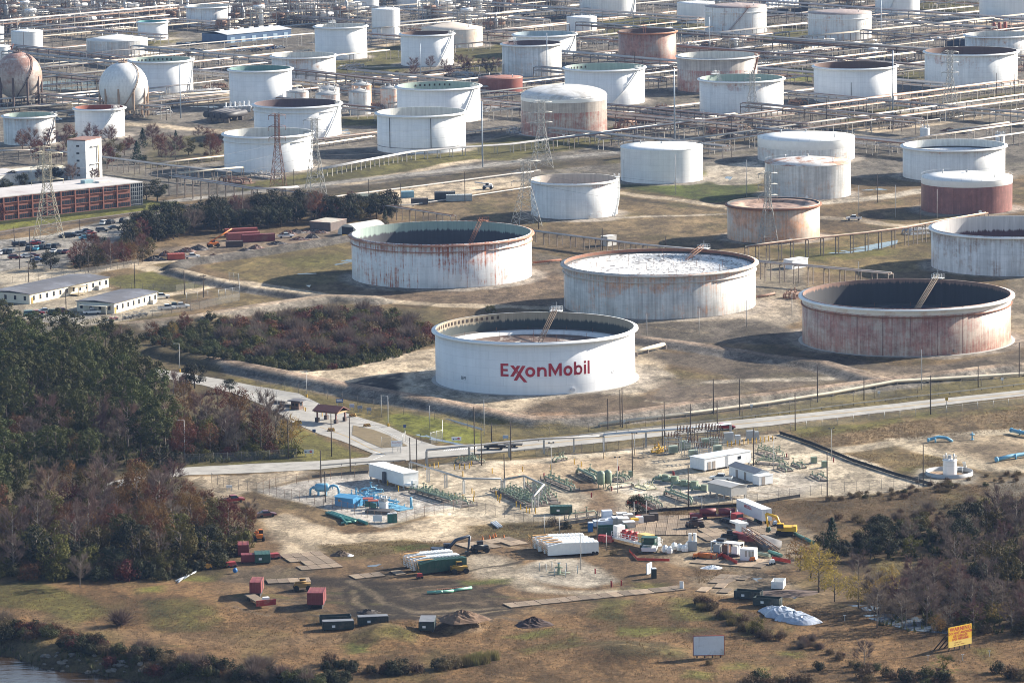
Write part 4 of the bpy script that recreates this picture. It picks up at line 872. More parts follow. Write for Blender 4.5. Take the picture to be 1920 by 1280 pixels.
for u,v,k,s in((8,622,'pine_tree',.8),(30,640,'pine_tree',.75),(130,660,'pine_tree',.55),(210,650,'pine_tree',.6),(365,728,'oak_tree',.9),(350,730,'oak_tree',.55),(430,735,'oak_tree',.5),(325,630,'golden_tree',.5),(348,625,'red_leaved_tree',.75),(300,905,'oak_tree',1.25),(330,905,'bare_tree',.8),(285,640,'rusty_leaved_tree',.7)):
 p=P(u,v);lab=KN[k]+' standing beside the levee road and huts';plant(k,p,s,lab,'trees along the gate road')
TH=[(322,655),(420,618),(520,605),(640,592),(740,590),(812,622),(815,642),(740,672),(640,692),(520,694),(400,684),(328,670)]
grove([(400,650),(440,612),(520,600),(640,588),(740,590),(812,622),(815,640),(740,666),(560,676),(470,672)],3.6,165,dict(red_shrub=3.6,bare_shrub=2.4,olive_shrub=2.4,brown_shrub=1.8,green_shrub=1.2),'in the thicket left of the lettered tank',14,1.3,2.1)
grove([(270,640),(330,606),(420,600),(500,640),(560,676),(700,672),(640,694),(520,696),(400,686),(310,664)],3.4,135,dict(green_shrub=7,dark_shrub=1,red_shrub=.5,olive_shrub=1),'in the low green scrub beside the levee road',24,.9,1.5)
grove([(240,465),(330,448),(430,436),(560,422),(700,415),(735,405),(700,395),(560,402),(430,410),(320,425),(240,440)],4.2,85,dict(oak_tree=7,red_leaved_tree=.8,bare_tree=.8,olive_tree=1.2),'in the row behind the scrap yard',15,.85,1.2)
grove([(135,510),(150,490),(215,470),(280,470),(285,490),(210,505)],4.2,28,dict(purplish_bare_tree=2,red_leaved_tree=2,olive_tree=2.4,rusty_leaved_tree=1,oak_tree=.8),'in the clump beside the car park',16,.7,1.0)
for u,v,k,s in((95,505,'oak_tree',.85),(62,508,'olive_tree',.55),(295,378,'oak_tree',1.05),(275,374,'oak_tree',.8),(722,424,'cedar_tree',.7),(0,420,'red_leaved_tree',.8),(920,592,'olive_tree',.5),(935,596,'green_shrub',.7),(735,412,'oak_tree',.6)):
 lab=KN[k]+' standing apart from the tree row';plant(k,P(u,v),s,lab,'lone trees near the offices')
grove([(20,275),(120,280),(250,268),(330,262),(410,262),(415,300),(300,315),(220,310),(190,330),(30,300)],7.5,44,dict(red_leaved_tree=2.4,green_shrub=3,purplish_bare_tree=2,olive_tree=1.2,cedar_tree=.4,brown_shrub=1),'in the scrub behind the white block tower',17,.75,1.15)
for u,v,k,s in((268,277,'cedar_tree',1.0),(330,270,'cedar_tree',.7),(395,290,'rusty_leaved_tree',1.0),(42,282,'red_leaved_tree',1.0),(130,275,'red_leaved_tree',1.1),(185,268,'red_leaved_tree',.7),(210,262,'red_leaved_tree',.75)):
 lab=KN[k]+' at the edge of the tank yard scrub';plant(k,P(u,v),s,lab,'taller trees of the tank yard scrub')
grove([(740,136),(860,130),(935,136),(930,148),(760,150)],8,22,dict(purplish_bare_tree=3,brown_shrub=2,red_leaved_tree=.6),'in the far scrub strip between the tanks',18,.7,.95)
grove([(0,345),(60,340),(190,335),(190,345),(60,352),(0,360)],6,14,dict(oak_tree=2,purplish_bare_tree=1.4,green_shrub=1),'behind the long brick office',19,.6,.9)
grove([(1600,1045),(1620,1015),(1720,1000),(1780,1025),(1760,1052),(1620,1052)],4.2,36,dict(oak_tree=3,olive_tree=2,dark_shrub=2.5,bare_tree=1),'in the dark belt beyond the clearing',20,.55,.85)
grove([(1780,1070),(1800,1010),(1990,960),(1990,1130),(1850,1115)],5.6,62,dict(bare_tree=2,olive_tree=2,dark_shrub=1.6,purplish_bare_tree=2,oak_tree=2,red_leaved_tree=.4),'in the mixed wood along the right edge',21,.7,1.05)
grove([(1620,1180),(1640,1130),(1720,1095),(1830,1105),(1990,1150),(1990,1190),(1800,1185)],4.6,62,dict(bare_tree=5,purplish_bare_tree=2.4,golden_tree=.3),'standing in the flooded hollow',22,.6,.9)
for u,v,k,s in((1535,1110,'golden_tree',1.25),(1500,1070,'golden_tree',.95),(1520,1085,'golden_tree',1.0),(1565,1128,'golden_tree',.85),(1610,1140,'golden_tree',.9),(1640,1145,'golden_tree',.85),(1560,1040,'cedar_tree',1.05),(1575,1050,'oak_tree',.6),(1545,1030,'oak_tree',.55),(1610,1092,'bare_tree',.75),(1755,1190,'golden_tree',.55),(1790,1105,'golden_tree',.75),(1770,1095,'olive_tree',.6),(1830,1110,'oak_tree',.8)):
 lab=KN[k]+' at the edge of the lower right wood';plant(k,P(u,v),s,lab,'trees at the edge of the lower right wood')
SM=dict(olive_shrub=4,dark_shrub=2.4,red_shrub=2,brown_shrub=1.6,green_shrub=1.6)
grove([(-80,1062),(120,1068),(330,1070),(400,1040),(450,1010),(470,1022),(400,1068),(335,1088),(100,1088),(-80,1082)],3.6,64,SM,'skirting the riverside wood',41,1.3,2.2)
grove([(-80,955),(320,930),(350,965),(440,990),(400,1040),(-80,1060)],5.2,60,dict(olive_shrub=4,red_shrub=3,dark_shrub=1),'filling the riverside wood',42,1.6,2.6)
grove([(300,800),(420,800),(520,835),(552,856),(345,866),(250,880)],4.4,46,dict(olive_shrub=3,red_shrub=3,brown_shrub=2),'along the road edge of the wood',43,1.2,2.2)
grove([(1640,1140),(1740,1080),(1860,1060),(1990,1020),(1990,1190),(1800,1192)],4.8,70,dict(olive_shrub=4,brown_shrub=3,red_shrub=1.4,green_shrub=1),'filling the lower right wood',44,1.1,2.0)
grove([(1560,1020),(1700,985),(1840,950),(1990,930),(1990,970),(1800,1000),(1640,1030)],5,44,dict(olive_shrub=3,brown_shrub=4,green_shrub=1),'on the upper fringe of the right hand wood',45,.9,1.6)
def along(pts,n,wd,mix,where,seed,s0,s1):
 r=random.Random(seed);w_=px2w(pts);L=[0]
 for i in range(len(w_)-1):L.append(L[-1]+np.hypot(*(w_[i+1]-w_[i])))
 for q in range(n):
  t=r.uniform(0,L[-1]);i=max(j for j in range(len(L)-1)if L[j]<=t);f=(t-L[i])/(L[i+1]-L[i]);p=w_[i]*(1-f)+w_[i+1]*f+np.array([r.uniform(-wd,wd)*.6,r.uniform(-wd,wd)])
  k=ch(r,**mix);lab=KN[k]+' '+where;plant(k,p,r.uniform(s0,s1),lab,lab.replace(KN[k],KN[k]+'s',1))
along([(-60,1162),(60,1186),(150,1212),(260,1235),(380,1255),(480,1272),(600,1292)],150,5,dict(dark_shrub=4,brown_shrub=3,bare_shrub=1,green_shrub=1.5,red_shrub=1),'on the steep river bank',31,.7,1.45)
along([(480,1255),(560,1268),(640,1278)],14,4,dict(dark_shrub=3,brown_shrub=1,bare_shrub=1),'near the bottom edge of the grassy slope',32,.8,1.3)
along([(590,1245),(660,1255),(720,1262),(790,1258),(850,1248)],26,2.5,dict(dark_shrub=4,brown_shrub=3),'in the hedge line on the foreground grass',33,.8,1.35)
along([(850,1248),(890,1244),(930,1236)],9,1.5,dict(reed_clump=1),'at the end of the foreground hedge line',34,.7,1.0)
along([(1300,1125),(1350,1150),(1410,1185),(1440,1200)],34,2.5,dict(brown_shrub=4,reed_clump=.5,dark_shrub=.6),'along the ditch below the work site',35,.6,1.05)
along([(1440,1185),(1500,1205),(1580,1235),(1640,1260)],18,3,dict(brown_shrub=3,bare_shrub=1),'along the old fence line',36,.5,.8)
along([(1380,1290),(1480,1275),(1600,1265),(1720,1275),(1840,1272),(1940,1262)],30,5,dict(dark_shrub=3,brown_shrub=2,green_shrub=1),'along the bottom right edge',37,.8,1.4)
along([(1560,940),(1700,922),(1800,905),(1920,895)],44,7,dict(brown_shrub=5,green_shrub=.6),'in the reed field below the pipeline yard',38,.4,.75)
along([(1560,985),(1700,965),(1850,950)],30,6,dict(brown_shrub=4,green_shrub=.8,bare_shrub=1),'on the rough ground above the wood',39,.5,.9)
for u,v,k,s,lab in((225,1172,'bare_shrub',1.5,'round bare silvery bush alone on the riverside grass'),(1620,1250,'bare_tree',.62,'bare grey thornbush on the bank below the yellow sign'),(1535,1255,'dark_shrub',1.0,'dark bush left of the bare thornbush'),(1770,1275,'palm_tree',1.5,'small fan palm at the bottom edge below the yellow sign'),(1422,1190,'olive_tree',.5,'round olive bush below the two dark skip bins'),(1195,965,'oak_tree',.62,'dark bush behind the stacked pallets'),(1035,985,'brown_shrub',1.1,'brown bush behind the four white tanks'),(1062,990,'dark_shrub',.9,'dark bush right behind the four white tanks'),(1330,1245,'brown_shrub',.6,'dry tuft bush beside the blank board'),(380,1055,'rusty_leaved_tree',.5,'low rust bush at the corner of the riverside wood'),(470,985,'bare_tree',.7,'bare tree beside the sand track and red truck'),(150,1100,'bare_tree',.8,'white bare tree low in the riverside wood'),(1340,1030,'brown_shrub',.5,'dry bush among the drilling gear'),(1150,1040,'brown_shrub',.6,'dry weeds in front of the white drilling platform')):
 plant(k,P(u,v),s,lab,None)
def tufts(name,regions,lm,dens,hmin,hmax,wd,seed,nb=5):
 r=np.random.default_rng(seed);V=[];
 for pts,dm in regions:
  w_=px2w(pts);x0,y0=w_.min(0);x1,y1=w_.max(0);n=int((x1-x0)*(y1-y0)*dens*dm);x,y=r.uniform(x0,x1,n),r.uniform(y0,y1,n)
  k=inside(x,y,w_)&(fbm(x,y*.6,9,seed)+.12>r.uniform(-.25,.35,n));x,y=x[k],y[k]
  i=np.clip(np.searchsorted(GX,x)-1,0,NX-2);j=np.clip(np.searchsorted(GY,y)-1,0,NY-2);z=ZG[j,i]
  for b in range(nb):
   a=r.uniform(0,6.28,len(x));h=r.uniform(hmin,hmax,len(x));lx,ly=np.cos(a),np.sin(a);ox,oy=r.uniform(-.4,.4,len(x)),r.uniform(-.4,.4,len(x));s=wd*r.uniform(.6,1.4,len(x))
   lean=r.uniform(.1,.8,len(x))*h
   V.append(np.stack([np.stack([x+ox-ly*s,y+oy+lx*s,z-.05],1),np.stack([x+ox+ly*s,y+oy-lx*s,z-.05],1),np.stack([x+ox+lx*lean,y+oy+ly*lean,z+h],1)],1))
 V=np.concatenate(V).reshape(-1,3);nf=len(V)//3;me=bpy.data.meshes.new(name)
 me.vertices.add(len(V));me.vertices.foreach_set('co',V.ravel().astype(np.float32));me.loops.add(nf*3);me.polygons.add(nf);me.loops.foreach_set('vertex_index',np.arange(nf*3,dtype=np.int32));me.polygons.foreach_set('loop_start',np.arange(0,nf*3,3,dtype=np.int32));me.update()
 me.materials.append(lm);o=bpy.data.objects.new(name,me);col.objects.link(o);struct(o,'stuff');return o
tufts('dry_grass',[([(-60,1090),(640,1160),(960,1170),(1300,1110),(1480,1130),(1990,1190),(1990,1300),(-60,1300)],.55),([(1300,955),(1600,932),(1990,895),(1990,1010),(1560,1020),(1480,965)],1),([(1480,815),(1990,756),(1990,800),(1560,836)],.8),([(1580,850),(1730,850),(1800,868),(1690,885)],.9),([(1240,962),(1290,948),(1400,945),(1400,958),(1250,975)],3),([(600,1020),(830,1012),(820,1032),(640,1045)],1.2),([(1300,1070),(1420,1060),(1420,1080),(1310,1095)],1.4),([(880,985),(1150,985),(1120,1010),(880,1008)],.8),([(1620,1045),(1800,1040),(1800,1078),(1640,1080)],.8)],LM['straw'],3.2,.12,.42,.05,3,4)
tufts('undergrowth',[([(-90,672),(130,690),(300,765),(520,820),(552,858),(200,880),(-90,905)],1),([(-90,945),(320,920),(345,960),(470,990),(380,1060),(330,1084),(-90,1078)],1),(TH,2.2),([(1600,1050),(1620,1015),(1990,960),(1990,1190),(1640,1185),(1700,1095),(1780,1075),(1780,1050)],.8),([(-60,1170),(150,1215),(420,1256),(600,1290),(500,1320),(-60,1240)],1.2)],LM['scrub'],.35,.5,1.6,.22,5,6)
# ============ ROADS, WATER, FENCES
ROADM=mat('worn_concrete_road',(.36,.34,.305),.9,0,.38,.3,(.22,.205,.18));YEL=mat('yellow_paint',(.62,.36,.03),.6,0,.2,.8);WPAINT=mat('white_paint_line',(.68,.67,.64),.7,0,.2,.8)
MAIN=[(200,905),(300,882),(350,876),(480,869),(600,864),(690,857),(700,850),(640,826),(600,814),(545,790),(520,774),(490,759),(440,738),(380,722),(290,706),(290,690),(345,699),(420,712),(480,724),(560,738),(605,760),(680,784),(730,800),(780,824),(820,836),(960,828.5),(1200,804),(1440,782),(1680,756.5),(1920,731),(2100,713),(2100,724),(1920,742),(1680,770),(1440,798),(1200,822),(960,846),(860,854),(700,868.5),(600,880),(480,886),(350,891),(300,897),(200,918)]
road=sheet('road',MAIN,ROADM,.07,3);struct(road)
med=sheet('traffic_island',[(662,798),(700,806),(730,817),(765,837),(716,840),(690,829),(660,815)],mat('island_grass',(.17,.125,.06),.95,0,.35,.5),.13,2);struct(med)
def strip(name,pts,wd,m,parent=None,lift=.1,z=None):
 mb=MB();w_=[P(u,v)for u,v in pts];q=[]
 for i in range(len(w_)-1):
  n=max(1,int((w_[i+1]-w_[i]).length/4));q+=[w_[i].lerp(w_[i+1],t/n)for t in range(n)]
 q.append(w_[-1]);L=[]
 for i,p in enumerate(q):
  d=(q[min(i+1,len(q)-1)]-q[max(i-1,0)]).normalized();s=Vector((-d.y,d.x,0))*wd/2
  L.append([(p+s*e).to_tuple()[:2]+(ground_z(*(p+s*e)[:2])+lift,)for e in(1,-1)])
 for a,b in zip(L,L[1:]):mb.face([a[0],a[1],b[1],b[0]])
 return mb.build(name,m,parent)
for o_ in(-.45,.45):strip('road_marking',[(880,846+o_),(960,837.6+o_),(1200,813.2+o_),(1440,790+o_),(1680,763.5+o_),(1920,736.7+o_),(2100,718.5+o_)],.16,YEL,road)
for a in([(960,830.2),(1200,805.8),(1440,783.6),(1680,758),(1920,732.6)],[(900,848.6),(1200,820.5),(1440,796.4),(1680,768.4),(1920,740.6)]):strip('road_marking',a,.14,WPAINT,road)
for k in range(15):strip('road_marking',[(832+k*4.2,845.5-k*.35),(838+k*4.2,838.5-k*.35)],.35,WPAINT,road)
strip('road_marking',[(560,744),(640,772),(700,797),(770,832)],.14,WPAINT,road);strip('road_marking',[(600,800),(650,818),(700,843),(722,852)],.14,YEL,road);strip('road_marking',[(700,846),(722,853),(700,861)],.3,WPAINT,road)
strip('rail_track',[(-60,446),(70,424),(420,376)],2.6,mat('track_ballast',(.14,.11,.09),.95,0,.4,1),None,.12)['kind']='structure'
def water(name,pts,z,c,rough,lvl=.5,bump=.25,sc_=.5):
 m,nt,b=new_mat(name+'_surface');b.inputs['Base Color'].default_value=(*c,1);b.inputs['Roughness'].default_value=rough;b.inputs['IOR'].default_value=1.33;b.inputs['Specular IOR Level'].default_value=.6
 ge=node(nt,'ShaderNodeNewGeometry');mp=node(nt,'ShaderNodeMapping');mp.inputs['Scale'].default_value=(.35,1,1);nt.links.new(ge.outputs['Position'],mp.inputs[0])
 n=node(nt,'ShaderNodeTexNoise',i_Scale=sc_,i_Detail=4);nt.links.new(mp.outputs[0],n.inputs[0]);bp=node(nt,'ShaderNodeBump',i_Strength=bump,i_Distance=.3);nt.links.new(n.outputs[0],bp.inputs['Height']);nt.links.new(bp.outputs[0],b.inputs['Normal'])
 if z is None:
  q=[P(u,v)for u,v in pts];zc=sorted(ground_z(p.x,p.y)for p in q+[(q[i]+q[i-2])/2 for i in range(len(q))]);zc=zc[int(len(zc)*lvl)];c=sum(q,Vector())/len(q);mb=MB();mb.face([(c.x+(p.x-c.x)*1.15,c.y+(p.y-c.y)*1.15,zc)for p in q]);o=mb.build(name,m)
 else:
  mb=MB();mb.face([P(u,v,z)for u,v in pts]);o=mb.build(name,m)
 return struct(o)
water('river',[(-900,1100),(-300,1190),(0,1228),(120,1246),(250,1262),(420,1280),(520,1300),(640,1420),(700,1700),(-1200,1700)],-2.7,(.035,.022,.012),.12,bump=.5)
water('pond',[(1560,474),(1590,468),(1640,458),(1676,452),(1675,458),(1640,468),(1600,473)],None,(.10,.12,.14),.12,lvl=.75)
water('pond',[(1596,1136),(1640,1138),(1680,1144),(1720,1158),(1775,1172),(1770,1184),(1700,1178),(1640,1160)],None,(.10,.13,.17),.1,lvl=.75,bump=.35)
water('puddle',[(536,504),(570,500),(600,494),(650,486),(655,491),(600,502),(560,508)],None,(.05,.06,.07),.2,lvl=.12)
water('puddle',[(552,515),(590,512),(600,522),(615,532),(580,536),(560,525)],None,(.05,.06,.08),.2,lvl=.15)
water('pond',[(80,155),(130,150),(190,158),(170,164),(100,168),(78,166)],None,(.06,.08,.07),.12,lvl=.8)
water('ditch_water',[(800,776),(830,783),(870,796),(905,806),(905,803),(860,790),(812,776)],None,(.10,.12,.14),.15)
water('ditch_water',[(745,803),(775,812),(800,822),(840,829),(866,836),(866,832),(815,821),(775,806)],None,(.12,.15,.19),.15)
for q in([(640,246),(652,243),(656,252),(642,254)],[(360,200),(400,199),(420,204),(380,205)],[(1350,330),(1372,332),(1368,337),(1345,335)],[(1595,353),(1640,352),(1660,356),(1620,357)],[(690,1060),(715,1057),(725,1062),(700,1067)],[(1410,1083),(1425,1082),(1432,1088),(1420,1089)],[(1478,1118),(1500,1106),(1508,1108),(1490,1122)],[(1500,1212),(1516,1210),(1520,1214),(1506,1216)]):
 water('puddle',q,None,(.08,.09,.11),.2,lvl=.3)
rm_=mat('riprap_stone',(.15,.135,.115),.9,0,.35,1.2);RK=[]
for i in range(3):
 r=random.Random(i);mb=MB().lathe([(.01,-.5),(.6,-.35),(.8,0),(.55,.45),(.01,.6)],7,0,sm=False);mb.v=[tuple(c*r.uniform(.75,1.25)for c in v)for v in mb.v];RK.append(mb.mesh('rock',rm_))
r=random.Random(4)
for k in range(95):
 u=r.uniform(60,560);v=np.interp(u,[60,250,420,560],[1240,1256,1276,1302])+r.uniform(-7,9);p=P(u,v,-2.2)
 o=bpy.data.objects.new('rock',RK[k%3]);col.objects.link(o);o.location=(p.x,p.y,max(-3.2,ground_z(p.x,p.y))+.1);s=r.uniform(.35,1.0);o.scale=(s*1.3,s,s*.8);o.rotation_euler=(r.uniform(-.4,.4),r.uniform(-.4,.4),r.uniform(0,6))
 tag(o,'pale grey boulder of the rock armour along the river edge','rock','boulders along the river edge')
def fabric_mat():
 m,nt,b=new_mat('chain_link_mesh');b.inputs['Base Color'].default_value=(.33,.32,.30,1);b.inputs['Roughness'].default_value=.6
 t=node(nt,'ShaderNodeBsdfTransparent');mx=node(nt,'ShaderNodeMixShader');mx.inputs[0].default_value=.17;nt.links.new(t.outputs[0],mx.inputs[1]);nt.links.new(b.outputs[0],mx.inputs[2]);nt.links.new(mx.outputs[0],nt.nodes['Material Output'].inputs[0]);return m
FAB=fabric_mat();POSTM=mat('dark_fence_post',(.16,.14,.125),.7,.2,.2,2)
def polyw(pts,gap):
 w_=[P(u,v)for u,v in pts];out=[]
 for i in range(len(w_)-1):
  n=max(1,round((w_[i+1]-w_[i]).length/gap));out+=[w_[i].lerp(w_[i+1],t/n)for t in range(n)]
 return out+[w_[-1]]
def fence(pts,h,gap,label,pm=None,solid=None,name='chain_link_fence',cat='fence'):
 q=polyw(pts,gap)
 while len(q)>98:gap*=1.1;q=polyw(pts,gap)
 t=thing(name,label,cat,(q[0].x,q[0].y,ground_z(q[0].x,q[0].y)));o0=t.location.copy();pm=pm or POSTM
 pmesh=MB().tube([(0,0,-.2),(0,0,h+.25)],.05,5).mesh('post',pm);mb=MB();rl=MB()
 L=[Vector((p.x,p.y,ground_z(p.x,p.y)))-o0 for p in q]
 for p in L:
  c=bpy.data.objects.new('post',pmesh);col.objects.link(c);c.parent=t;c.location=p
 for a,b in zip(L,L[1:]):
  u=Vector((0,0,h));mb.face([a+Vector((0,0,.05)),b+Vector((0,0,.05)),b+u,a+u]);rl.tube([a+u,b+u],.035,4,cap=False)
 mb.build('mesh_panel',solid or FAB,t);rl.build('top_rail',pm,t);return t
fence([(480,722),(560,738),(642,754),(700,766),(757,777),(815,787),(877,803),(957,818),(1030,817),(1140,806.5),(1245,795),(1345,786),(1440,774),(1560,758),(1680,742),(1800,730),(1920,715),(2000,706)],2.6,7,'long chain link fence between the tank levee and the public road')
fence([(690,892),(640,896),(600,901),(556,906),(517,912),(482,922),(505,927),(590,945),(640,957),(715,978),(745,980),(778,972),(868,952)],2.4,3.2,'rusty chain link fence around the bright blue pipe station',mat('rusty_post',(.20,.12,.08),.8,.1,.3,2))
fence([(878,956),(911,962),(1000,982),(1018,989),(1062,984),(1180,966),(1240,957),(1400,946),(1500,932),(1560,923),(1745,910)],2.4,3.4,'chain link fence along the lower side of the pale pipeline yard')
fence([(1005,858),(1090,848),(1230,839),(1300,831),(1440,813),(1482,808)],2.2,3.4,'chain link fence between pipeline yard and road verge')
fence([(1482,807),(1600,791),(1745,777),(1920,757),(2000,748)],1.8,5,'low grey fence between the road and the dry reed field',GALV)
fence([(42,634),(150,613),(250,599),(375,579),(450,563)],2.4,4,'chain link fence below the two flat-roofed huts');fence([(205,540),(330,546),(365,540),(400,536)],2,4.5,'chain link fence on the grass right of the flat-roofed huts')
fence([(350,567),(410,562),(450,556),(448,540),(430,537)],3.2,3.5,'tall bowed fence enclosure right of the parked site trucks',GALV);fence([(347,869),(480,863),(556,858)],2.4,4,'chain link fence along the road edge of the wood')
fence([(397,905),(430,915),(482,922)],2.4,3,'fence with gates at the sand lot by the wood');fence([(0,534),(120,520),(180,512),(260,498)],2.2,5,'chain link fence behind the flat-roofed huts')
fence([(745,846),(752,850)],2.2,2.5,'short gate fence panel beside the white gate sign',GALV);fence([(808,832),(830,826),(830,808)],3,3,'gate fence panels at the corner of the bright lawn',GALV);fence([(716,838),(735,838)],2.6,2,'open steel gate on the tip of the traffic island',GALV);fence([(755,834),(760,828)],2.6,2,'open steel gate right of the traffic island',GALV)
BLK=mat('black_tarp',(.018,.018,.02),.7,0,.2,1)
fence([(1462,814),(1520,833),(1600,866),(1680,892),(1748,911)],.9,3,'black tarp wall along the right edge of the pipeline yard',BLK,BLK,'tarp_barrier','barrier')
fence([(585,896),(640,891),(690,887)],.8,3,'low dark tarp barrier beside the white module',BLK,BLK,'tarp_barrier','barrier');fence([(1500,932),(1400,948),(1240,958.5),(1170,968),(1040,986)],.8,3.5,'low dark tarp barrier along the yard fence',BLK,BLK,'tarp_barrier','barrier')
def guardrail(pts,label):
 q=polyw(pts,3.8);t=thing('guardrail',label,'guardrail',(q[0].x,q[0].y,ground_z(q[0].x,q[0].y)));o0=t.location.copy();r_=MB();pm=MB().box((0,0,.3),(.15,.15,.8)).mesh('post',mat('timber_post',(.09,.07,.055),.9))
 L=[Vector((p.x,p.y,ground_z(p.x,p.y)))-o0 for p in q]
 for a,b in zip(L,L[1:]):
  for z_ in(.5,.68):r_.tube([a+Vector((0,-.1,z_)),b+Vector((0,-.1,z_))],.09,4,cap=False)
 for p in L[::max(1,len(L)//95+(len(L)>95))]:
  c=bpy.data.objects.new('post',pm);col.objects.link(c);c.parent=t;c.location=p
 r_.build('rail',mat('dull_rail',(.22,.22,.21),.6,.3),t)
guardrail([(602,876),(640,873),(692,869),(760,866)],'guardrail beside the white module');guardrail([(797,862),(870,857),(960,848.5),(1030,841)],'guardrail on the yard side of the road behind yellow bollards');guardrail([(1010,827),(1110,816),(1245,801),(1345,791),(1440,780),(1560,765),(1680,751),(1800,737),(1920,723)],'long guardrail on the tank side of the road')
CREAM=mat('cream_pipe',(.60,.52,.39),.6,0,.15,.8);PIPEW=mat('pale_pipe',(.50,.465,.42),.6,0,.35,.3,(.27,.19,.14));PIPER=mat('brown_pipe',(.27,.16,.11),.8,0,.35,.5);PIPEG=mat('grey_pipe',(.40,.39,.38),.5,.2,.25,.5);STEEL=mat('rack_steel',(.20,.165,.14),.8,.1,.35,.7);PSTEEL=mat('pale_rack_steel',(.42,.39,.35),.8,0,.3,.7)
def pipe_run(pts,z,r,m,label,gap=9):
 q=[P(u,v)for u,v in pts];q=[Vector((p.x,p.y,ground_z(p.x,p.y)+z))for p in q];o0=q[0].copy();t=thing('pipeline',label,'pipeline',tuple(o0));MB().tube([p-o0 for p in q],r,10).build('pipe',m,t)
 d=polyw(pts,gap);sm_=MB().box((0,0,0),(.3,r*2.6,max(.3,z))).mesh('support',STEEL)
 for p in d[:95]:
  s=bpy.data.objects.new('support',sm_);col.objects.link(s);s.parent=t;s.location=Vector((p.x,p.y,ground_z(p.x,p.y)+max(.3,z)/2-.2))-o0;s.rotation_euler=(0,0,math.atan2(q[-1].y-q[0].y,q[-1].x-q[0].x))
 return t
pipe_run([(1124,801),(1285,781),(1440,761),(1560,745),(1680,728),(1800,716),(1920,705),(2010,694)],.7,.48,CREAM,'thick cream pipeline lying along the foot of the levee')
pipe_run([(1192,668),(1212,662),(1245,654)],1.4,.6,CREAM,'thick cream pipe stub leading away from the lettered tank');pipe_run([(1000,497),(1030,494),(1052,492)],.9,.4,RUSTM,'rusty pipe between the two big tanks');pipe_run([(1418,560),(1440,556),(1452,553)],.6,.4,PIPER,'rusty pipe end behind the white-roofed tank')
pipe_run([(545,384),(640,370),(800,350),(960,329),(1000,325)],.6,.35,PIPEW,'white pipeline on the ground along the sandy yard');pipe_run([(640,392),(775,386),(960,358),(1000,352)],.5,.3,PIPEW,'white pipeline in front of the sandy yard');pipe_run([(1600,246),(1760,226),(1920,206)],.6,.35,PIPEW,'white pipeline along the dirt road at upper right')
_rk=[0]
def rack(pts,z,n,wd,label,gap=9,pm=None,sm_=None,mats=None,double=False):
 """elevated pipe rack along ground pixels: every bent and every pipe is its own part"""
 _rk[0]+=1;r=random.Random(_rk[0]);q=[P(u,v)for u,v in pts];q=[Vector((p.x,p.y,0))for p in q];o0=q[0].copy();t=thing('pipe_rack',label,'pipe rack',(o0.x,o0.y,0));sm_=sm_ or STEEL;N=[]
 for i,p in enumerate(q):
  d=(q[min(i+1,len(q)-1)]-q[max(i-1,0)]).normalized();N.append(Vector((-d.y,d.x,0)))
 mats=mats or[PIPEW,PIPEW,PIPEG,PIPER,PIPEG]
 for lv in range(2 if double else 1):
  for k in range(n):
   off=(k-(n-1)/2)*wd/max(1,n-.3);rr=r.choice((.16,.2,.25,.32))if n>2 else.3
   MB().tube([p-o0+N[i]*off+Vector((0,0,z-lv*1.8+.1+rr))for i,p in enumerate(q)],rr,6).build('pipe',mats[(k+lv+_rk[0])%len(mats)],t)
 d=polyw(pts,gap)
 while len(d)>95:gap*=1.1;d=polyw(pts,gap)
 b=MB();s_=.13
 for e in(-1,1):b.box((0,e*wd/2,z/2-.2),(s_*2,s_*2,z+.4))
 b.box((0,0,z),(.24,wd+.5,.22));
 if double:b.box((0,0,z-1.8),(.2,wd,.2))
 bm_=b.mesh('support_bent',sm_)
 for i,p in enumerate(d):
  j=min(i+1,len(d)-1);k=max(0,i-1);a=math.atan2(d[j].y-d[k].y,d[j].x-d[k].x);o=bpy.data.objects.new('support_bent',bm_);col.objects.link(o);o.parent=t;o.location=Vector((p.x,p.y,ground_z(p.x,p.y)))-Vector((o0.x,o0.y,0));o.rotation_euler=(0,0,a)
 return t
rack([(478,374),(562,384),(700,405),(850,429)],4.6,4,2.6,'rust-dark rack ending above the bluegreen-walled big tank',8,mats=[PIPER,PIPEG,PIPER])
rack([(325,366),(400,378),(480,392),(560,388)],7.5,5,4,'tall rack on slim posts right of the brick office',6,mats=[PIPEG,PIPER,PIPEG]);rack([(337,350),(400,343),(455,338)],5,3,2,'cream pipe rack above the office trees',7,mats=[CREAM])
rack([(600,334),(690,316),(775,300),(870,292),(960,286),(1140,262),(1310,241)],3.2,4,2.4,'long low rack in front of the white tank with two dark pipes',7,PSTEEL,PSTEEL);rack([(1360,233),(1440,223),(1550,209),(1680,191),(1920,165),(2050,150)],3.2,5,3,'long rack passing in front of the tall mast tank',8,PSTEEL,PSTEEL)
rack([(880,178),(960,170),(1058,158)],3,3,2,'short rack left of the stair tank',8);rack([(1210,140),(1275,133)],3,3,2,'short rack right of the stair tank',7);rack([(1140,218),(1230,226),(1310,234),(1440,248),(1520,256)],5.2,6,5,'dark wide rack slanting below the hooded tank',8,mats=[PIPER,PIPEG],double=True)
rack([(546,156),(640,166),(745,178)],6.5,7,6,'wide dark rack above the small cone-roofed tanks',8,mats=[PIPER,PIPEG,PIPEW],double=True);rack([(-40,206),(90,196),(190,187)],4,4,2.4,'rack in front of the rusty sphere',8);rack([(-40,214),(90,206),(180,200)],1.6,4,2.4,'low rack between the spheres and the white tanks',8,mats=[PIPEW,CREAM])
rack([(-60,78),(0,72),(160,57),(330,41)],9.5,7,6,'tall rack on pale columns across the upper left',11,sm_=PSTEEL,double=True);rack([(-60,95),(100,80),(215,69),(320,61),(480,46),(640,31)],3.8,6,4,'long bundle rack from the left edge to the steam plumes',11,mats=[PIPEW,CREAM,PIPEW,PIPER])
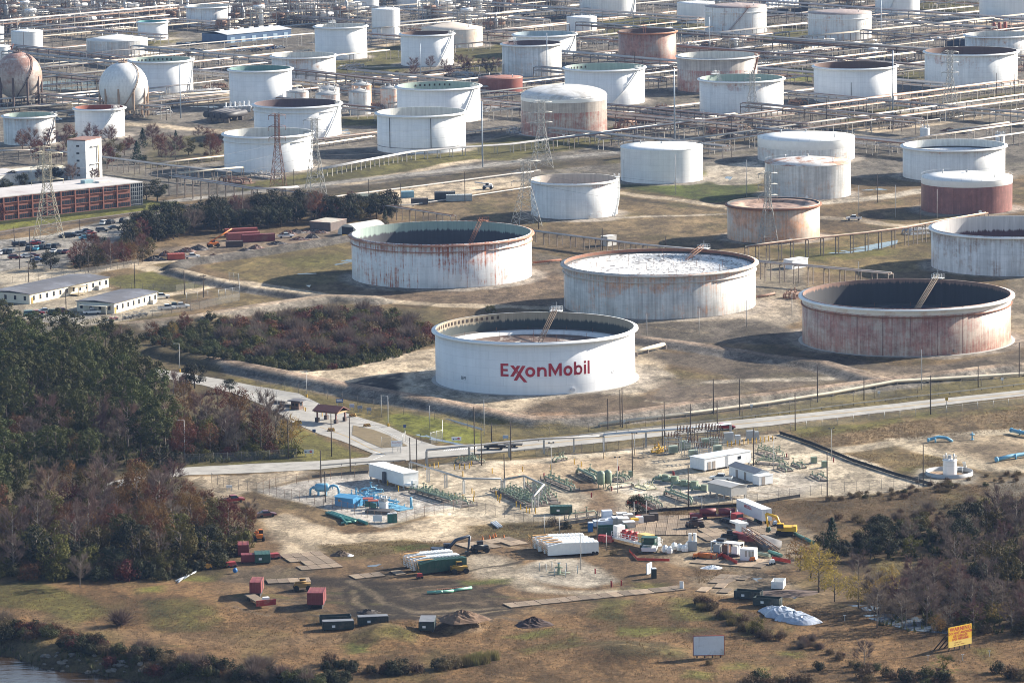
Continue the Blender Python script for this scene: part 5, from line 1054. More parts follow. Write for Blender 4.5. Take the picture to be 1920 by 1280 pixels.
rack([(650,32),(790,21),(960,8)],4,5,4,'rack behind the narrow tall tank',11,mats=[CREAM,PIPEW]);rack([(160,121),(250,115),(320,109),(450,97),(590,84)],6,4,3,'white rack in front of the blue warehouse',11,sm_=PSTEEL,mats=[PIPEW]);rack([(688,76),(760,69),(960,51)],6,4,3,'white rack crossing before the narrow tall tank',11,sm_=PSTEEL,mats=[PIPEW,CREAM])
rack([(20,103),(120,113),(200,121),(245,128)],5,7,6,'dark rack sloping down to the white sphere',10,mats=[PIPER,PIPEG],double=True);rack([(955,44),(1067,34),(1268,15),(1320,10)],4.5,5,4,'long bright rack behind the tall rusted tank',12,mats=[PIPEW,CREAM])
rack([(1280,82),(1437,64),(1515,56)],3.4,4,3,'rack below the tank with the diagonal stair',10,sm_=PSTEEL,mats=[PIPEW]);rack([(1633,43),(1723,34),(1833,23)],3.4,4,3,'rack beside the tall tank at the top edge',11,sm_=PSTEEL,mats=[PIPEW]);rack([(1505,88),(1600,79),(1810,57),(1920,45),(2000,38)],5,5,4,'long rack below the rusty-seamed tank',10,mats=[PIPEW,CREAM,PIPER])
rack([(1457,94),(1600,104),(1690,110),(1735,115)],5.5,8,7,'dark wide rack left of the widest tank',10,mats=[PIPER,PIPEG],double=True);rack([(1425,118),(1530,108),(1600,102),(1650,98)],4,5,4,'pale rack above the mast tank',10,mats=[PIPEW]);rack([(1150,96),(1250,104),(1440,120)],5,8,7,'dark rack between the rusted tanks',10,mats=[PIPER,PIPEG],double=True)
rack([(1400,498),(1440,492),(1485,486),(1625,471),(1700,461),(1765,448),(1850,433)],6.2,2,1.6,'cream pipe rack on dark posts left of the edge tank',6,mats=[CREAM,PIPER]);rack([(1420,524),(1440,527),(1520,534),(1670,548)],6,4,3,'rack behind the maroon tank',6.5,mats=[PIPEW,PIPER]);rack([(1000,455),(1100,468),(1210,482),(1300,490)],4,4,2.6,'rack right of the red-streaked big tank',6.5,mats=[PIPER,PIPEG])
rack([(63,302),(136,310),(195,318),(300,332),(430,346)],5,4,2.6,'thin rack crossing behind the white block tower',8,mats=[PIPEG,PIPEW]);rack([(-20,302),(63,300)],4,3,2,'short rack at the left edge below the green-walled tank',7,mats=[PIPEW]);rack([(290,316),(350,308),(425,300)],1.6,4,2.2,'low pipes beside the far scrub',7,mats=[CREAM,PIPER])
rack([(275,190),(350,184),(431,178)],1.5,4,2.4,'low pale pipes between white sphere and teal tank',9,mats=[CREAM,PIPEW]);rack([(275,184),(431,165)],4,2,1.6,'thin pipe on posts before the slotted green tank',14,sm_=PSTEEL);rack([(1600,272),(1690,280),(1720,284)],3.4,3,2.2,'rack left of the high-roofed open tank',7,mats=[PIPER,PIPEG]);rack([(885,178),(980,184)],2.2,4,4,'low rack below the red tank',8,mats=[PIPEW])
rack([(740,236),(800,232)],1.4,3,2,'low pipes behind the white tank with two pipes',7);rack([(460,298),(700,262)],1.2,4,2.4,'low white pipes running to the two-pipe tank',9,mats=[PIPEW,CREAM])
rack([(800,872),(880,864),(955,856),(1020,850),(1132,845)],3.6,1,.6,'long grey tray on posts behind the pipeline yard',9,sm_=GALV,mats=[PIPEG]);rack([(770,893),(870,925),(940,925)],3.4,1,.6,'grey cable tray zigzagging over the green pipework',9,sm_=GALV,mats=[PIPEG]);rack([(945,925),(983,918),(1020,935),(1000,958)],3.2,1,.6,'grey tray loop above the central green skid',6,sm_=GALV,mats=[PIPEG]);rack([(1132,845),(1290,833),(1370,824)],4,1,.6,'pale blue tray leading to the substation',10,sm_=GALV,mats=[mat('pale_blue_tray',(.45,.52,.60),.5)])
# ============ SPHERES, TOWERS, POLES
def sphere(u,by,cy,rp,label,m,legm):
 c=P(u,by);rad=rp*mpp(u,by);zc=htop(u,by,cy);t=thing('sphere_tank',label,'gas sphere',(c.x,c.y,0));n=40
 MB().lathe([(max(.01,rad*math.sin(a)),zc-rad*math.cos(a))for a in np.linspace(0,math.pi,25)],n,0,uv=True).build('shell',m,t)
 lm_=MB().cyl((0,0,0),.55,zc,10).mesh('leg',legm)
 for i in range(10):
  a=2*math.pi*(i+.3)/10;o=bpy.data.objects.new('leg',lm_);col.objects.link(o);o.parent=t;o.location=(rad*.97*math.cos(a),rad*.97*math.sin(a),0)
 s=MB();k=26
 for i in range(k):
  f0,f1=[R(-62+128*q/k)for q in(i,i+1)];a0,a1=[R(-95+75*q/k)for q in(i,i+1)]
  p,q=[Vector((rad*1.03*math.cos(f)*math.cos(a),rad*1.03*math.cos(f)*math.sin(a),zc+rad*1.03*math.sin(f)))for f,a in((f0,a0),(f1,a1))];s.tube([p,q],.28,4);s.tube([p+Vector((0,0,1)),q+Vector((0,0,1))],.07,4)
 s.build('stair',legm,t);tp=MB();tp.cyl((0,0,zc+rad-.2),2.2,.4,12)
 for i in range(10):tp.tube([(2.1*math.cos(i*.63),2.1*math.sin(i*.63),zc+rad),(2.1*math.cos(i*.63),2.1*math.sin(i*.63),zc+rad+1.3)],.07,4)
 tp.cyl((.5,.3,zc+rad),.35,1.6,8);tp.cyl((-.6,0,zc+rad),.25,1.2,8);tp.build('top_platform',legm,t)
sphere(36,197,142,44,'rust-stained gas sphere on dark legs at the left edge',tank_mat('rusty_sphere_paint',(.66,.58,.51),.28,(.22,.12,.09),.4,None,41,top_rust=.14,grime=.2),mat('dark_leg_steel',(.12,.08,.07),.8))
sphere(233,218,163,46,'white gas sphere on tan legs with a stair curling round it',tank_mat('white_sphere_paint',(.78,.78,.76),.06,(.4,.3,.25),.3,None,42,grime=.12),mat('tan_leg_steel',(.36,.25,.17),.8))
def tower(u,v,vt,wpx,label,m,arms=3,head=True):
 p=P(u,v);h=htop(u,v,vt);b=wpx*mpp(u,v)/2;t=thing('lattice_pylon',label,'pylon',(p.x,p.y,ground_z(p.x,p.y)),R(20));mb=MB();tw=b*.26;L=lambda f:b*(1-f)**.0*(1-f)+tw*f if f<.62 else tw
 wz=[0,.12,.24,.35,.45,.54,.62,.70,.78,.86,.94,1.0];wd=[b+(tw*1.15-b)*min(1,f/.62)for f in wz];rr=max(.09,h*.0042)
 C=lambda i,k:Vector(((1,-1,-1,1)[k]*wd[i],(1,1,-1,-1)[k]*wd[i],wz[i]*h))
 for i in range(len(wz)-1):
  for k in range(4):
   j=(k+1)%4;mb.tube([C(i,k),C(i+1,k)],rr,4,cap=False);mb.tube([C(i,k),C(i+1,j)],rr*.6,4,cap=False);mb.tube([C(i,j),C(i+1,k)],rr*.6,4,cap=False);mb.tube([C(i+1,k),C(i+1,j)],rr*.6,4,cap=False)
 mb.build('lattice_mast',m,t)
 for q in range(arms):
  z=h*(.98-.15*q);am=MB();W_=b*1.05+tw
  for s in(-1,1):
   for e in(-1,1):am.tube([(tw*s,tw*e,z),(W_*s,0,z)],rr*.7,4);am.tube([(tw*s,tw*e,z+h*.035),(W_*s,0,z)],rr*.5,4)
   am.tube([(W_*s*.96,0,z),(W_*s*.96,0,z-1.6)],rr*.8,5)
  am.tube([(-W_,0,z),(W_,0,z)],rr,4);am.build('crossarm',m,t)
GT=mat('pale_lattice_steel',(.42,.41,.38),.6,.2,.2,.5);RT=mat('rusty_lattice_steel',(.26,.13,.09),.85,0,.35,.4);YT=mat('straw_lattice_steel',(.52,.46,.34),.7,0,.2,.5)
tower(522,352,214,26,'rust-brown pylon with three crossarms before the white tank',RT);tower(592,366,222,34,'pale pylon right of the rust-brown one',GT);tower(987,422,300,46,'pale pylon in front of the plain white tank, cables to the right',GT);tower(1016,315,190,34,'thin pale pylon standing before the brown dome-roofed tank',GT)
tower(92,448,285,48,'straw-coloured pylon before the brick office',YT);tower(1440,458,322,30,'pale pylon standing before the tan rust-mottled tank',GT);tower(1411,222,132,26,'faint pylon in front of the hooded white tank',GT);tower(1781,222,96,28,'faint pylon in front of the widest white tank',GT);tower(80,340,275,26,'straw-coloured pylon left of the white block tower',YT)
WOOD=mat('creosoted_wood',(.055,.04,.032),.9,0,.25,2);GPOLE=mat('grey_concrete_pole',(.40,.39,.38),.7,0,.12,1);BMAST=mat('blue_grey_mast',(.30,.35,.41),.5,.2,.1,.5)
PP={}
def pole(kind,u,v,vt,label,group):
 h=htop(u,v,vt);p=P(u,v)
 if kind not in PP:
  H=10.0;m={'w':WOOD,'x':WOOD,'l':GPOLE,'g':GPOLE,'m':BMAST,'t':GPOLE,'y':GPOLE}[kind];r0={'w':.16,'x':.16,'l':.11,'g':.11,'m':.16,'t':.1,'y':.11}[kind];ps=[('pole',MB().tube([(0,0,-.3),(0,0,H)],[r0,r0*.75],8).mesh('pole',m))]
  if kind=='x':a=MB().box((0,0,H-.5),(1.9,.12,.14));a.box((0,0,H-1.4),(1.9,.12,.14));[a.tube([(x,0,H-.5),(x,0,H-.2)],.07,5)for x in(-.85,-.4,.4,.85)];ps.append(('crossarm',a.mesh('crossarm',WOOD)))
  if kind=='l' or kind=='y':a=MB().tube([(0,0,H-.1),(-.7,0,H),(-1.2,0,H)],.05,5);a.box((-1.4,0,H),(.6,.25,.14));ps.append(('lamp_head',a.mesh('lamp_head',GALV)))
  if kind=='t':a=MB().tube([(-.6,0,H),(.6,0,H)],.05,5);a.box((-.6,-.1,H+.1),(.4,.35,.35));a.box((.6,-.1,H+.1),(.4,.35,.35));ps.append(('lamp_head',a.mesh('lamp_head',mat('dark_lamp',(.07,.07,.07),.5))))
  if kind=='y':ps.append(('yellow_base',MB().cyl((0,0,-.1),.28,1.0,8).mesh('yellow_base',YEL)))
  PP[kind]=ps
 nm={'w':'wooden_pole','x':'utility_pole','l':'street_lamp','g':'grey_pole','m':'lamp_mast','t':'floodlight_pole','y':'street_lamp'}[kind];t=thing(nm,label,'street lamp' if 'lamp' in nm or 'flood' in nm else 'pole',(p.x,p.y,ground_z(p.x,p.y)),R((u*7)%40-20),group)
 for n,me in PP[kind]:
  o=bpy.data.objects.new(n,me);col.objects.link(o);o.parent=t
  if n in('pole',):o.scale=(max(1,h/14),)*2+(h/10,)
  elif n!='yellow_base':o.location=(0,0,h-10)
 return t
def poles(kind,lst,label,group=None):
 for u,v,vt in lst:pole(kind,u,v,vt,label,(group or 'like poles: '+label)if len(lst)>1 else None)
poles('w',[(37,504,452),(57,490,428),(150,437,412),(27,457,425)],'dark wooden pole at the staff car park');poles('x',[(166,511,470),(382,558,515)],'dark utility pole with crossarms behind the flat-roofed huts');poles('w',[(54,529,490),(253,540,492),(346,553,507),(124,580,542)],'plain dark pole around the flat-roofed huts')
poles('l',[(347,862,787)],'grey street lamp before the leafless wood edge');poles('y',[(337,697,643),(575,745,696),(728,800,742)],'street lamp with yellow base beside the gate road');poles('g',[(82,640,602),(715,782,740),(806,804,760),(520,772,732)],'slim grey pole along the gate road fence')
poles('w',[(499,757,730),(541,860,787),(622,855,775),(657,887,780),(602,905,844),(769,870,820),(782,892,821)],'tall dark wooden pole near the gate road junction');poles('w',[(610,941,884)],'leaning dark pole inside the blue pipe station');poles('g',[(51,815,791)],'short pale pole inside the dark pine wood')
poles('w',[(890,863,762),(958,862,790),(903,872,805),(922,827,792),(946,915,850)],'dark pole beside the road near the dark pickup');poles('g',[(908,815,748)],'pale pole at the foot of the levee beside the lawn');poles('w',[(1140,805,747),(1163,799,730),(1167,801,727)],'dark pole at the levee foot below the lettered tank')
poles('w',[(1246,834,752),(1242,834,776),(1295,829,757),(1338,776,710),(1345,812,750),(1387,778,710),(1491,807,736),(1533,754,686),(1620,750,708),(1745,777,703),(1834,726,686),(1911,707,642)],'dark wooden pole along the public road east of the junction');poles('g',[(1728,730,655)],'grey pole in front of the maroon tank')
poles('w',[(1186,894,812),(1413,872,802),(1291,955,872),(1551,930,846)],'dark pole standing inside the pipeline yard');poles('t',[(1034,890,830),(1190,853,812),(1559,860,803),(1450,880,822),(1158,924,857),(1316,962,930)],'twin floodlight pole in the pipeline yard')
poles('g',[(1213,635,590),(1311,628,578),(1400,613,563),(1485,597,548),(1610,520,490)],'thin pale pole around the huge tanks');poles('w',[(1731,910,833)],'dark pole left of the small ringed tank');poles('g',[(1132,860,821)],'thick grey post with yellow foot in the yard')
poles('m',[(339,222,120),(905,313,190),(789,150,82),(1026,150,62),(1265,264,128),(1330,95,32),(1674,217,95),(1652,80,-6)],'tall blue-grey lamp mast among the white tanks');poles('g',[(1267,365,290),(1400,369,300),(1610,402,348),(1679,408,347),(1757,410,355)],'pale pole between the fixed-roof tanks');poles('w',[(1645,380,325),(1725,425,370),(1010,430,405),(1130,470,428),(1248,465,443)],'dark pole between the rusty tanks')
r=random.Random(9)
poles('w',[(312,226,188),(391,210,183),(400,210,186),(552,138,112),(528,190,165),(463,200,172),(1072,160,118),(1238,150,96),(1596,195,155),(1868,188,137),(1902,187,138),(1550,240,185),(1520,228,205),(1625,222,190),(1710,215,170),(872,380,322),(692,388,336),(752,392,344),(535,378,320),(552,380,318),(1372,265,220),(1856,250,190),(1895,252,205),(1190,128,98),(45,100,60),(98,92,66),(117,90,60),(370,60,34),(412,66,42),(600,60,20),(945,150,120),(1475,52,22),(1490,50,15),(1503,55,20),(1680,55,24),(1755,35,0),(1815,30,0)],'dark pole among the distant pipe racks')
poles('g',[(1110,40,5),(1125,38,-2),(1410,228,205),(1170,345,300),(1195,270,238),(1320,265,205),(980,95,58),(1450,210,180),(700,60,25),(850,40,12),(880,38,10)],'thin pale pole among the distant tanks')
CB=mat('cable_metal',(.10,.10,.10),.5)
def cable(a,b,za,zb,label,group):
 p,q=P(*a),P(*b);p.z,q.z=za,zb;o0=p.copy();pts=[]
 for i in range(13):
  t=i/12;s=p.lerp(q,t);s.z-=4*t*(1-t)*(p-q).length*.025;pts.append(s-o0)
 o=MB().tube(pts,.035,4).build('power_cable',CB,None,tuple(o0));tag(o,label,'cable',group)
for z in(24,20,16):
 cable((987,422),(1440,458),z,z-3,'sagging cable from the pylon by the plain white tank to the next one','cables between the two nearest pylons');cable((592,366),(1016,315),z,z,'sagging cable over the white tank with two dark pipes','cables over the two-pipe tank');cable((92,448),(592,366),z+2,z,'sagging cable from the pylon by the brick office','cables from the office pylon')
for a,b in(((1246,834),(1491,807)),((890,863),(1246,834)),((1491,807),(1745,777)),((622,855),(890,863)),((1338,776),(1387,778)),((1167,801),(1338,776))):cable(a,b,9.5,9.5,'thin cable slung between the dark roadside poles','cables between the roadside poles')
# ============ BUILDINGS
GLASS=mat('dark_window_glass',(.022,.028,.038),.12,0,.15,.4);BRICK=mat('red_brick',(.215,.082,.058),.85,0,.14,.5);FLATROOF=mat('pale_membrane_roof',(.50,.47,.45),.8,0,.25,.15,(.30,.25,.24));DKROOF=mat('charcoal_roof',(.105,.105,.12),.8,0,.3,.15,(.17,.18,.21));STUCCO=mat('cream_wall',(.66,.61,.50),.85,0,.1,.4);TRIM=mat('pale_trim',(.62,.60,.56),.7)
def bld(name,label,a,b,z=0):
 o,h,L=frame(P(*a),P(*b));return thing(name,label,'building',(o.x,o.y,z),h),L
t,L=bld('office_building','long three-storey red brick office with ribbon windows',(-130,434),(268,389));H=htop(237,392,345);D=24;gl=5.6
w_=MB();w_.box((L/2-gl/2,D/2,H/2),(L-gl,D,H));w_.build('wall',BRICK,t);MB().box((L/2,D/2,H+.15),(L+.3,D+.3,.35)).build('roof',FLATROOF,t)
nb=int((L-gl)/6.3);bw=(L-gl)/nb
for i in range(nb):
 for f in range(3):
  g=MB().box((bw*(i+.5),-.02,H/3*(f+.62)),(bw-1.2,.12,H/3*.5)).build('window',GLASS,t);fr=MB()
  for q in range(1,5):fr.box((bw*i+.6+(bw-1.2)*q/5,-.11,H/3*(f+.62)),(.06,.06,H/3*.5))
  fr.box((bw*(i+.5),-.2,H/3*(f+.62)-H/12-.1),(bw-.9,.5,.2));fr.build('frame',BRICK,g)
 pl=MB().box((bw*i,-.16,H/2),(.55,.5,H)).build('pilaster',BRICK,t)
g=MB().box((L-gl/2,D/2,H/2),(gl-.05,D-.1,H)).build('curtain_wall',GLASS,t);fr=MB()
for q in range(7):fr.box((L-gl+gl*q/6,.02,H/2),(.12,.12,H));fr.box((L-gl/2,.02,H*(q+.02)/6.1),(gl,.1,.12))
for q in range(14):fr.box((L-.02,D*q/13,H/2),(.1,.12,H))
fr.build('mullion',mat('mullion_grey',(.34,.36,.38),.5),g);MB().box((L*.82,D*.5,H+.9),(4,3,1.3)).build('roof_unit',mat('teal_unit',(.28,.42,.45),.6),t);MB().box((L*.88,D*.4,H+.6),(6,3,.7)).build('roof_unit',TRIM,t)
MB().box((L/2,-1.2,.5),(L,1.4,1.1)).build('hedge',LM['scrub'])['kind']='stuff'
hd=bpy.data.objects['hedge'];hd.location=t.location;hd.rotation_euler=t.rotation_euler
def hut(label,a,b,D,H,nw,canopy,doorat):
 t,L=bld('flat_roofed_hut',label,a,b);MB().box((L/2,D/2,H/2),(L,D,H)).build('wall',STUCCO,t);MB().extr([(-.4,H),(D/2,H+.55),(D+.4,H),(D+.4,H+.18),(D/2,H+.75),(-.4,H+.18)],-.4,L+.4).build('roof',DKROOF,t)
 for i in range(nw):MB().box((L*(i+.6)/nw,-.03,H*.55),(.9,.1,1.5)).build('window',GLASS,t)
 for i in range(4):MB().box((-.03,D*(i+.5)/4,H*.55),(.1,.9,1.4)).build('window',GLASS,t)
 c=MB()
 if canopy==0:
  c.box((L*.55,-2,2.9),(5,4,.15));[c.box((L*.55+x,-3.9,1.45),(.14,.14,2.9))for x in(-2.4,0,2.4)];c.box((L*.55,-2,.4),(5,3.8,.15));[c.tube([(L*.55+x,-3.9,1.3),(L*.55+x+1.2,-3.9,1.3)],.05,4)for x in(-2.4,0,1.2)]
 else:
  c.box((-1.4,D*.45,2.6),(2.8,D*.72,.18));[c.box((-2.7,D*(.1+.7*x),1.3),(.15,.15,2.6))for x in(0,.33,.66,1)]
 c.build('canopy',STUCCO if canopy else mat('timber_deck',(.40,.33,.22),.85),t);MB().box((L*.85,-.7,.7),(1.6,1.2,1.4)).build('air_unit',TRIM,t);MB().box((L*.03,-.02,1),(1,.12,2)).build('door',mat('ochre_door',(.45,.28,.06),.7),t)
hut('longer cream hut with a charcoal roof and timber porch',(56,570),(204,538),16,3.2,12,0,0);hut('shorter cream hut with a charcoal roof and white end canopy',(214,588),(295,566),14,3.3,8,1,0)
t,L=bld('block_tower','white corrugated block tower with a rust-red roof edge',(162,339),(192,332));H=htop(162,338,264);L2=8.5;tw_=mat('white_corrugated',(.70,.71,.72),.6,0,.2,.6,(.42,.40,.38));MB().box((L/2,L2/2,H/2),(L,L2,H)).build('wall',tw_,t);MB().box((L/2,L2/2,H+.3),(L+.2,L2+.2,.35)).build('roof',mat('dull_roof_edge',(.24,.13,.10),.8),t)
for i in range(5):MB().box((-.04,L2*.42,H*(.13+.185*i)),(.14,1.3,.75)).build('window',GLASS,t)
MB().tube([(L*.72,-.5,.3),(L*.72,-.5,H*.86)],.3,8).build('flue',mat('tan_flue',(.58,.44,.24),.6),t);MB().box((L*.55,-.5,H*.4),(L*.6,.9,.25)).build('landing',TRIM,t);MB().box((L*.55,-.5,H*.84),(L*.5,.9,.25)).build('landing',TRIM,t)
t,L=bld('blue_warehouse','long blue metal warehouse with a pale grey roof',(426,81.5),(546,70));D=21;H=4.6;MB().box((L/2,D/2,H/2),(L,D,H)).build('wall',mat('blue_cladding',(.06,.12,.22),.5,0,.15,.3),t);MB().extr([(-.3,H),(D/2,H+1.3),(D+.3,H),(D+.3,H+.15),(D/2,H+1.5),(-.3,H+.15)],-.3,L+.3).build('roof',mat('grey_roof_sheet',(.52,.53,.55),.5,0,.1,.2),t)
for i in range(6):MB().box((L*(i+.7)/6.5,D/2,H+1.7),(3.2,1,.9)).build('roof_vent',TRIM,t);MB().box((L*(i+.5)/6,-.04,1.5),(3,.12,3)).build('door',mat('pale_blue_door',(.30,.42,.52),.6),t)
def simple(name,label,a,b,D,H,wall,roof,gable=.0,z=0,doors=(),wins=(),legs=0,cat='building'):
 o,h,L=frame(P(*a),P(*b));t=thing(name,label,cat,(o.x,o.y,ground_z(o.x,o.y)),h);MB().box((L/2,D/2,z+H/2),(L,D,H)).build('wall',wall,t)
 if gable:MB().extr([(-.2,z+H),(D/2,z+H+gable),(D+.2,z+H),(D+.2,z+H+.1),(D/2,z+H+gable+.12),(-.2,z+H+.1)],-.2,L+.2).build('roof',roof,t);MB().prism([(0.02,0.02),(L-.02,.02),(L-.02,.05),(.02,.05)],z+H,z+H+.01).build('eave',roof,t);g=MB();g.face([(.0,0,z+H),(.0,D,z+H),(.0,D/2,z+H+gable)]);g.face([(L,0,z+H),(L,D,z+H),(L,D/2,z+H+gable)]);g.build('gable_end',wall,t)
 else:MB().box((L/2,D/2,z+H+.06),(L+.25,D+.25,.14)).build('roof',roof,t)
 for f in doors:MB().box((L*f,-.03,z+1.0),(1,.1,2)).build('door',mat('brown_door',(.30,.26,.23),.7),t)
 for f in wins:MB().box((L*f,-.03,z+H*.6),(1,.1,.8)).build('window',GLASS,t)
 for i in range(legs):
  for y in(.3,D-.3):MB().box((.4+(L-.8)*i/max(1,legs-1),y,z/2-.1),(.3,.3,z+.2)).build('leg',GALV,t)
 return t,L
CORR=mat('white_cladding',(.74,.76,.78),.5,0,.1,1.2);GCORR=mat('grey_cladding',(.42,.41,.39),.6,0,.15,1)
simple('control_shed','long white metal shed with a pale roof in the pipeline yard',(1321,885),(1408,869.5),5.5,2.9,CORR,mat('pale_roof_sheet',(.66,.69,.74),.4),0,.5,(.1,.2),(.75,),5);simple('gabled_shed','white shed with a dark grey gabled roof beside the long white one',(1367,890),(1416,905),4.2,2.4,CORR,mat('slate_sheet',(.20,.21,.23),.6),.8,0,(.3,.62),());simple('small_shed','little white box shed at the right end of the gabled one',(1424,911),(1449,907),2.6,2.2,CORR,CORR,0,.2,(.3,),())
simple('stilt_shed','grey corrugated shed raised on stilts in the yard',(1328,928),(1371,938),5,2.2,GCORR,GCORR,.5,1.0,(),(),4)
t,L=simple('white_module','big white twin equipment module on steel feet',(692,899),(757,918),4.4,3.2,WHITE,WHITE,0,.9,(),(),5);MB().box((L*.48,-.35,1.9),(1.1,.7,2.8)).build('cabinet',mat('dark_cabinet',(.10,.10,.11),.6),t);MB().lathe([(.01,0),(1.0,0),(1.1,.6),(.01,.7)],16,0,(L+.3,1.2,.9)).build('exhaust',WHITE,t);MB().box((L+.9,2.6,1.4),(1.2,1.6,1.8),0,0,.8).build('exhaust_hood',WHITE,t)
BLUE=mat('sky_blue_paint',(.15,.38,.54),.5,0,.2,1,(.20,.30,.36));t,L=simple('blue_hut','bright blue metal hut with a ribbed roof beside the blue pipes',(628,947.5),(662,952),4.2,2.2,mat('blue_sheet',(.06,.27,.50),.5,0,.1,1),mat('blue_roof_sheet',(.10,.33,.55),.45,0,.1,1),.5,0,(),());MB().box((L*.25,-.03,1.5),(.7,.1,.6)).build('window',mat('tan_board',(.40,.26,.14),.8),t);MB().box((L+.03,2.1,1),(.1,1.6,1.9)).build('door',mat('blue_sheet',(.06,.27,.50)),t)
t=thing('quonset_hut','pale arched quonset hut beside the scrap yard','building',tuple(P(652,441)),R(50));MB().extr([(5*math.cos(a),4*math.sin(a))for a in np.linspace(0,math.pi,15)],0,16).build('shell',mat('pale_arch_sheet',(.60,.57,.50),.6,0,.15,.5),t);MB().box((-.05,0,1.5),(.1,5.5,3)).build('doorway',mat('dark_opening',(.03,.03,.035),.9),t)
simple('lean_to_shed','rust-edged grey lean-to shed left of the quonset hut',(620,434),(650,427),9,3.2,mat('dark_shed_wall',(.13,.10,.09),.8),mat('stained_shed_roof',(.48,.44,.37),.7,0,.2,.4,(.30,.13,.08)),0)
simple('flat_store','low pale flat-roofed store at the left edge',(-30,352),(62,340),18,4,TRIM,FLATROOF,0);simple('flat_store','low pale store with roof tanks left of the block tower',(66,342),(133,333),16,4,TRIM,mat('cream_roof',(.60,.55,.45),.8,0,.2,.3),0)
simple('kiosk','small grey kiosk beside the low pipe near the big tanks',(1139,462),(1156,459),3,3.4,mat('kiosk_grey',(.45,.44,.42),.7),TRIM,0);simple('kiosk','white kiosk beneath the rack behind the maroon tank',(1486,505),(1515,500),4,3,CORR,CORR,0);simple('pump_house','white pump house in front of the plum tank',(1786,402),(1812,398),4,4,CORR,CORR,0)
t=thing('gate_canopy','maroon-roofed gate canopy on four stout posts over the lanes','canopy',tuple(P(621,790)),R(-32));MBR=mat('maroon_tile_roof',(.16,.06,.05),.7,0,.2,1)
MB().extr([(-3.0,3.3),(0,4.6),(3.0,3.3),(3.0,3.05),(0,4.3),(-3.0,3.05)],-4.2,4.2).build('roof',MBR,t);MB().box((0,0,3.0),(7.8,5.4,.4)).build('fascia',mat('tan_fascia',(.42,.30,.16),.7),t)
for x in(-3.1,3.1):
 for y in(-2.2,2.2):MB().box((x,y,1.45),(.35,.35,2.9)).build('post',MBR,t);MB().box((x,y,.6),(.95,.95,1.2)).build('post_base',mat('dark_stone_base',(.12,.09,.08),.85),t)
t=thing('guard_booth','small brown guard booth with a flat dark roof on the gate road','booth',tuple(P(557,767)),R(-30));MB().box((0,0,1.2),(2.6,2.2,2.4)).build('wall',mat('brown_booth',(.16,.10,.075),.8),t);MB().box((0,0,2.55),(4.2,3.4,.3)).build('roof',DKROOF,t);[MB().box((x,-1.1,1.5),(.8,.08,.8)).build('window',GLASS,t)for x in(-.6,.6)];MB().box((1.3,0,1.5),(.08,1.2,.8)).build('window',GLASS,t)
for u,v in((525,757),(540,763)):o=MB().box((0,0,.45),(4.6,1.1,.9)).build('concrete_barrier',mat('dark_barrier',(.12,.11,.10),.9),None,tuple(P(u,v)),R(-35));tag(o,'dark low block barrier up the lane from the guard booth','barrier','dark barriers before the booth')
def striped():
 m,nt,b=new_mat('striped_barrier_paint');tc=node(nt,'ShaderNodeTexCoord');wv=node(nt,'ShaderNodeTexWave',i_Scale=.75);wv.bands_direction='DIAGONAL';nt.links.new(tc.outputs['Object'],wv.inputs[0]);nt.links.new(mixc(nt,ramp(nt,wv.outputs[0],[(.48,0),(.52,1)]),(.55,.36,.06),(.20,.06,.05)),b.inputs['Base Color']);return m
SB=striped()
for(u,v,a,w2)in((661,781,-5,'behind the gate canopy'),(688,800,15,'on the right hand lane'),(621,808,5,'in front of the gate canopy'),(559,794,0,'left of the gate canopy')):o=MB().box((0,0,.45),(2.2,.7,.9),0,0,.75).build('striped_barrier',SB,None,tuple(P(u,v)),R(a));tag(o,'yellow and maroon striped barrier block '+w2,'barrier')
for u,v in((544,768),(570,769),(573,771),(603,767),(604,780)):tag(MB().cyl((0,0,0),.14,1.1,8).build('bollard',YEL,None,tuple(P(u,v))),'yellow bollard beside the booth and gate canopy','bollard','yellow bollards at the gate')
def text_mb(s,size,m,parent,loc,rot,name='lettering',sp=1.0,bold=0):
 cu=bpy.data.curves.new('t','FONT');cu.body=s;cu.size=size;cu.align_x='CENTER';cu.align_y='CENTER';cu.space_character=sp;cu.offset=bold;cu.resolution_u=3;o=bpy.data.objects.new('t',cu);col.objects.link(o);bpy.context.view_layer.update()
 me=bpy.data.meshes.new_from_object(o.evaluated_get(bpy.context.evaluated_depsgraph_get()));bpy.data.objects.remove(o);me.materials.clear();me.materials.append(m);q=bpy.data.objects.new(name,me);col.objects.link(q);q.parent=parent;q.location=loc;q.rotation_euler=rot;return q
BOARD=mat('white_board',(.74,.75,.76),.5,0,.08,.8);REDL=mat('sign_red',(.45,.02,.03),.5,0,.05);INK=mat('sign_ink',(.05,.05,.06),.6);BLUES=mat('sign_blue',(.05,.09,.22),.5)
def sign(label,u,v,w_,h_,z,m,a=0,texts=(),posts=2,pm=GALV,name='sign',cat='sign'):
 t=thing(name,label,cat,tuple(G(u,v)),R(a));MB().box((0,0,z+h_/2),(w_,.12,h_)).build('board',m,t)
 for i in range(posts):MB().box(((i-(posts-1)/2)*w_*.7,.12,(z+h_*.5)/2-.15),(.13,.13,z+h_*.5+.3)).build('post',pm,t)
 for s,size,x,y,tm in texts:text_mb(s,size,tm,t,(x,-.075,z+y),(R(90),0,0))
 return t
sign('white company sign with red lettering on the tip of the traffic island',744,848,3.0,1.6,1.6,BOARD,0,[('ExxonMobil',.52,0,1.1,REDL)]);sign('white and blue welcome sign on the verge behind the gate',637,764,2.0,1.1,1.4,BLUES)
